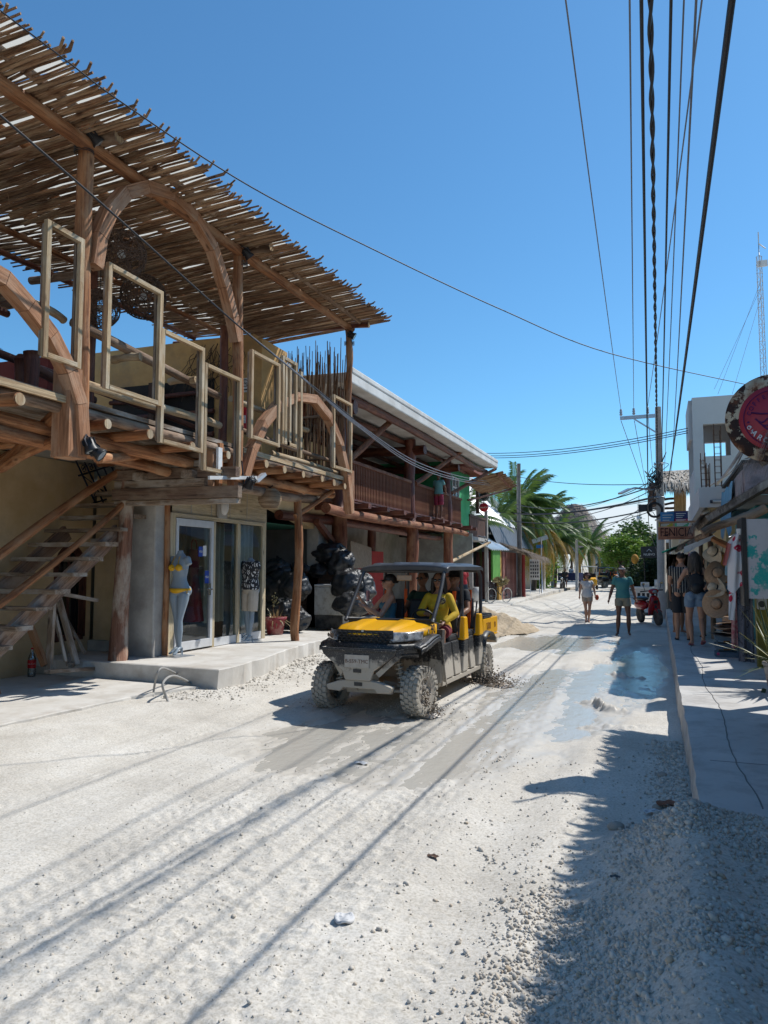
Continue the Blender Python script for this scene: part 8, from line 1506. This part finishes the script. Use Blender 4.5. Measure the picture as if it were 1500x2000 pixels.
# freezer
FZ = thing('chest_freezer', 'old white chest freezer with black base among the rubbish bags', 'freezer', (0, 0, 0)); c = PZ(613, 1228, .24); z0 = .24; x0, y0 = c.x, c.y; w, d = .78, .95; tz = PY(613, 1146, c.y).z
b = MB(); b.box(x0, x0+w, y0, y0+d, z0+.34, tz); obj('cabinet', b, M('dirty_white_enamel', (.68, .69, .67), (.60, .61, .59), 4, .45, .1, dirt=(.30, .26, .2), dirtamt=.6, dscale=9), FZ, bevel=.02); b = MB(); b.box(x0+.02, x0+w-.02, y0+.02, y0+d-.02, z0, z0+.338); obj('base', b, M('scuffed_black', (.03, .032, .035), (.12, .12, .12), 6, .6, .3, lo=.4, hi=.6), FZ); b = MB(); b.box(x0-.01, x0+w+.01, y0-.01, y0+d, tz+.004, tz+.06); obj('lid', b, WHITEP, FZ, bevel=.02); b = MB(); b.tube([(x0+.3, y0+.3, tz+.08), (x0+.5, y0+.4, tz+.09), (x0+.55, y0+.25, tz+.08)], .02, 6); obj('cord', b, WHITEP, FZ)
# red pot with dry plant
RP = thing('flower_pot', 'big dusty red flower pot with dry straggly plant beside the shop window', 'flower pot', PZ(537, 1240, .34)); b = MB(); b.lathe([(0, 0), (.16, 0), (.21, .30), (.235, .31), (.245, .37), (.22, .37), (.20, .31), (0, .30)], 26); local('pot', b, M('dusty_red_pot', (.26, .03, .04), (.20, .025, .035), 5, .55, .2, dirt=(.4, .33, .28), dirtamt=.7, dscale=5), RP)
DRYL = leafmat('dry_leaf_blade', (.45, .34, .18), (.22, .20, .09), .2)
for i in range(46):
    a = R.random()*6.28; L = R.uniform(.18, .42); el = R.uniform(.3, 1.4); g = MB(); d = V((math.cos(a)*math.cos(el), math.sin(a)*math.cos(el), math.sin(el))); s, u_ = frame_of(d); c0 = V((math.cos(a)*.08, math.sin(a)*.08, .30)); P = [c0+d*L*t+V((0, 0, -.30*t*t*(1.5-el))) for t in (0, .35, .7, 1)]; w_ = .012; c = R.random()
    g.add([P[0]-s*w_, P[0]+s*w_, P[1]-s*w_, P[1]+s*w_, P[2]-s*w_*.8, P[2]+s*w_*.8, P[3]], [(0, 1, 3, 2), (2, 3, 5, 4), (4, 5, 6)], [(c, 0, 0)]*7); local('leaf', g, DRYL, RP)
g = MB(); g.tube([(0, 0, .3), (-.05, 0, .55), (-.03, 0, .75)], .008, 5); g.tube([(.05, 0, .3), (.09, .02, .6)], .008, 5); local('dry_stem', g, DARKW, RP); g = MB(); [g.ball((-.03+R.gauss(0, .04), R.gauss(0, .04), .72+R.gauss(0, .07)), .016, 5, 4) for i in range(24)]; o = local('seed_head', g, DRYL, RP); o['kind'] = 'stuff'
# bicycle
def wheel_bike(b, c, r): b.tube([c+V((0, math.cos(t)*r, math.sin(t)*r)) for t in [i*math.pi/14 for i in range(29)]], .022, 6, False)
BC = thing('bicycle', 'old bicycle with wire basket and white tyres leaning at the green shop front', 'bicycle', (0, 0, 0)); TYW = M('white_tyre', (.55, .54, .50)); 
for y in (0, 1.05):
    b = MB(); wheel_bike(b, V((0, y, .34)), .33); w_ = local('wheel', b, TYW, BC); g = MB(); [g.tube([(0, y, .34), (0, y+math.cos(q)*.32, .34+math.sin(q)*.32)], .004, 3, False) for q in [i*math.pi/8 for i in range(16)]]; local('spokes', g, MET, w_)
b = MB(); [b.tube(P, .016, 6) for P in ([(0, 0, .34), (0, .12, .85)], [(0, .12, .80), (0, .62, .36)], [(0, .12, .7), (0, .72, .78)], [(0, .62, .36), (0, .75, .9)], [(0, .62, .36), (0, 1.05, .34)], [(0, .74, .76), (0, 1.05, .34)])]; local('frame', b, BLACK, BC); b = MB(); b.tube([(-.28, .22, .98), (-.1, .1, .98), (0, .12, .88), (.1, .1, .98), (.28, .22, .98)], .013, 6); local('handlebar', b, CHROME, BC); b = MB(); b.ball((0, .78, .93), 1, 10, 6, (.08, .13, .04)); local('saddle', b, BLACK, BC)
g = MB(); [g.tube([(-.17, -.2+.05*i, .95), (-.12, -.15+.04*i, .72)], .005, 4) for i in range(6)]; [g.tube([(.17, -.2+.05*i, .95), (.12, -.15+.04*i, .72)], .005, 4) for i in range(6)]; [g.tube([(-.17+.34*i/6, -.2, .95), (-.12+.24*i/6, -.15, .72)], .005, 4) for i in range(7)]; [g.tube([(-.17+.02*k, -.2, .95-.07*k), (.17-.02*k, -.2, .95-.07*k), (.17-.02*k, .06, .95-.07*k), (-.17+.02*k, .06, .95-.07*k), (-.17+.02*k, -.2, .95-.07*k)], .006, 4) for k in range(4)]; local('basket', g, DKMET, BC)
p = PZ(958, 1178, .14); BC.location = (p.x, p.y, .14); BC.rotation_euler = (0, .12, -.55); BC.scale = (1.0, 1.0, 1.0)
leafcloud(BC, (p.x+.1, p.y+.3, 1.15), .35, 260, DRYL, .09, 'dry_branches', (1, 1, .5), 8)
# scooter
SC = thing('red_scooter', 'red motor scooter parked against the right kerb facing the camera', 'scooter', (0, 0, 0)); SR = M('scooter_red', (.42, .012, .02), None, 4, .25, 0, spec=.6)
for y, n in ((0, 'front'), (1.22, 'rear')): b = MB(); b.lathe([(.12, -.04), (.20, -.055), (.235, -.04), (.245, 0), (.235, .04), (.20, .055), (.12, .04), (.02, .04), (.02, -.04), (.12, -.04)], 26, (0, y, .245), 'x'); local('wheel', b, M('scooter_tyre', (.03, .03, .03), (.12, .11, .1), 9, .8, .2), SC)
b = MB(); b.tube([(0, 0, .25), (0, .10, .55), (0, .2, .95)], .04, 8); local('fork', b, DKMET, SC)
g = MB(); g.sheet(lambda u, v: (lambda a: (.085*math.cos(a)*(1-.2*v), -.16+.35*u-0, .36+.10*math.sin(u*math.pi)+.04*math.sin(a)))(math.pi*v), 10, 8); local('front_mudguard', g, SR, SC)
g = MB(); loft(g, [((0, .26, .30), .17, .05), ((0, .20, .45), .19, .06), ((0, .14, .62), .17, .09), ((0, .14, .78), .13, .08), ((0, .18, .86), .07, .05)], 18); local('leg_shield', g, SR, SC); g = MB(); g.hexa([V((-.05, .06, .60)), V((.05, .06, .60)), V((.05, .09, .60)), V((-.05, .09, .60)), V((-.07, .03, .72)), V((.07, .03, .72)), V((.07, .07, .72)), V((-.07, .07, .72))]); local('air_intake', g, BLACK, SC)
g = MB(); g.ball((0, .13, .98), 1, 16, 12, (.15, .11, .085)); hd_ = local('handlebar_cowl', g, SR, SC); g = MB(); g.ball((0, .045, .97), 1, 14, 10, (.075, .045, .05)); local('headlight', g, M('headlight_lens', (.3, .31, .32)), hd_)
b = MB(); b.tube([(-.34, .26, .99), (-.12, .17, 1.0), (.12, .17, 1.0), (.34, .26, .99)], .018, 8); local('handlebar', b, BLACK, SC)
for s in (-1, 1): b = MB(); b.tube([(s*.22, .2, 1.0), (s*.26, .18, 1.16)], .008, 5); m_ = local('mirror', b, BLACK, SC); b = MB(); b.ball((s*.27, .18, 1.2), 1, 10, 8, (.06, .012, .045)); local('mirror_glass', b, CHROME, m_)
g = MB(); loft(g, [((0, .55, .28), .15, .22), ((0, .6, .33), .16, .26)], 16); local('footboard', g, BLACK, SC)
g = MB(); g.ball((0, 1.08, .55), 1, 18, 12, (.15, .42, .16)); local('rear_body', g, SR, SC); g = MB(); g.ball((0, .98, .74), 1, 18, 10, (.14, .36, .07)); local('seat', g, BLACK, SC); g = MB(); g.tube([(0, 1.45, .65), (0, 1.6, .72)], .03, 6); g.box(-.1, .1, 1.35, 1.65, .73, .75); local('rack', g, DKMET, SC)
p = PZ(1287, 1222, 0); SC.location = (p.x, p.y, 0); SC.rotation_euler = (0, -.08, .42); SC.scale = (1.05,)*3
# white food cart behind the scooter
WC = thing('white_cart', 'small white vending cart with boxes on top behind the red scooter', 'cart', (-.35, 29.5, 0)); b = MB(); b.box(-.5, .45, 0, .7, .25, .95); local('cabinet', b, WHITEP, WC, .02); b = MB(); b.box(-.58, .52, -.05, .75, .952, 1.02); local('counter', b, WHITEP, WC); b = MB(); [b.box(-.42+.16*i, -.32+.16*i, -.008, -.002, .35+.28*j, .52+.28*j) for i in range(5) for j in range(2)]; local('printed_pattern', b, DKCL, WC).__setitem__('kind', 'stuff')
b = MB(); b.box(-.3, 0, .1, .4, 1.022, 1.2); local('box', b, WPAP, WC, .01); b = MB(); b.lathe([(0, 1.021), (.12, 1.021), (.12, 1.3), (0, 1.3)], 16, (.3, .3, 0)); local('jar', b, WHITEP, WC)
for x in (-.42, .38): b = MB(); b.lathe([(0, -.03), (.14, -.03), (.14, .03), (0, .03)], 16, (x, .1, .14), 'x'); local('wheel', b, BLACK, WC)
# person working by the dark shop, stool and extras behind the buggy
p = PX(905, 1170, -7.6); make_person('person', 'person in red shirt and cap standing by the dark shop front behind the buggy', (p.x, p.y, .16), .6, 1.68, False, SK3, None, (('tshirt', M('red_shirt', (.42, .03, .04))), ('longshorts', DKBL), ('cap', DKBL)), hair=(HAIRD, 'short'), voxel=.014)
PF = thing('folding_sign', 'folding sign frame standing before the dark hedge', 'sign', PZ(1262, 1150, 0)); b = MB(); b.beam((-.25, 0, 0), (-.1, .1, 1.3), .05, .05); b.beam((.25, 0, 0), (.1, .1, 1.3), .05, .05); b.box(-.2, .2, .04, .06, .3, 1.1); local('board', b, DARKW, PF)
b = MB(); c = PY(1240, 1092, 48); b.ball(c, 1, 10, 8, (.22, .2, .3)); tag(obj('yellow_lantern', b, M('lantern_yellow', (.45, .22, .03))), 'small yellow lantern hanging before the dark hedge', 'lantern')
# water hose / cable on the left lower slab and rubble pieces
for i, (px, py, s) in enumerate(((470, 1318, .16), (500, 1310, .20), (450, 1325, .10), (530, 1300, .12), (400, 1345, .07))):
    p = PZ(px, py, .03); b = MB(); b.ball(p, s, 12, 8, (1.6, .9, .5), .16); tag(obj('concrete_chunk', b, CONC), ('broken flat concrete chunk at the undermined pavement edge', 'largest concrete chunk at the undermined pavement edge', 'small concrete chunk beside the grey pipe end', 'concrete chunk nearest the buggy by the pavement edge', 'small pale lump beside the bent pipe')[i], 'rubble chunk')

# more goods hanging in the right hand stalls
for px, py, Y_, w, h, mt, lab in ((1352, 1078, 15.9, .14, .55, M('pink_white_cloth', (.62, .10, .22), (.6, .58, .58), 3, .85, .2, sc=(6, 1, .3)), 'pink and white striped garment hanging under the far thatch'), (1432, 1062, 13.2, .22, .5, M('pale_blue_cloth', (.20, .34, .42)), 'pale blue garment hanging high behind the hat stand'), (1442, 1150, 12.8, .20, .9, M('maroon_print_cloth', (.28, .03, .06), (.4, .3, .28), 16), 'maroon printed garment hanging behind the flowered shirt'), (1386, 1088, 16.8, .20, .5, M('cream_garment', (.50, .44, .34)), 'cream garment hanging on the yellow shop front')):
    p = PY(px, py, Y_); t = thing('hanging_garment', lab, 'garment', p); b = MB(); b.sheet(lambda u, v: ((u-.5)*w*(1+.25*v), .02*math.sin(u*16+v*3), -h*v-.02*math.sin(u*9)), 18, 10); local('cloth', b, mt, t); b = MB(); b.tube([(-w/2, 0, 0), (0, 0, .06), (w/2, 0, 0)], .006, 5); b.tube([(0, 0, .06), (0, 0, .12)], .004, 4); local('hanger', b, MET, t)
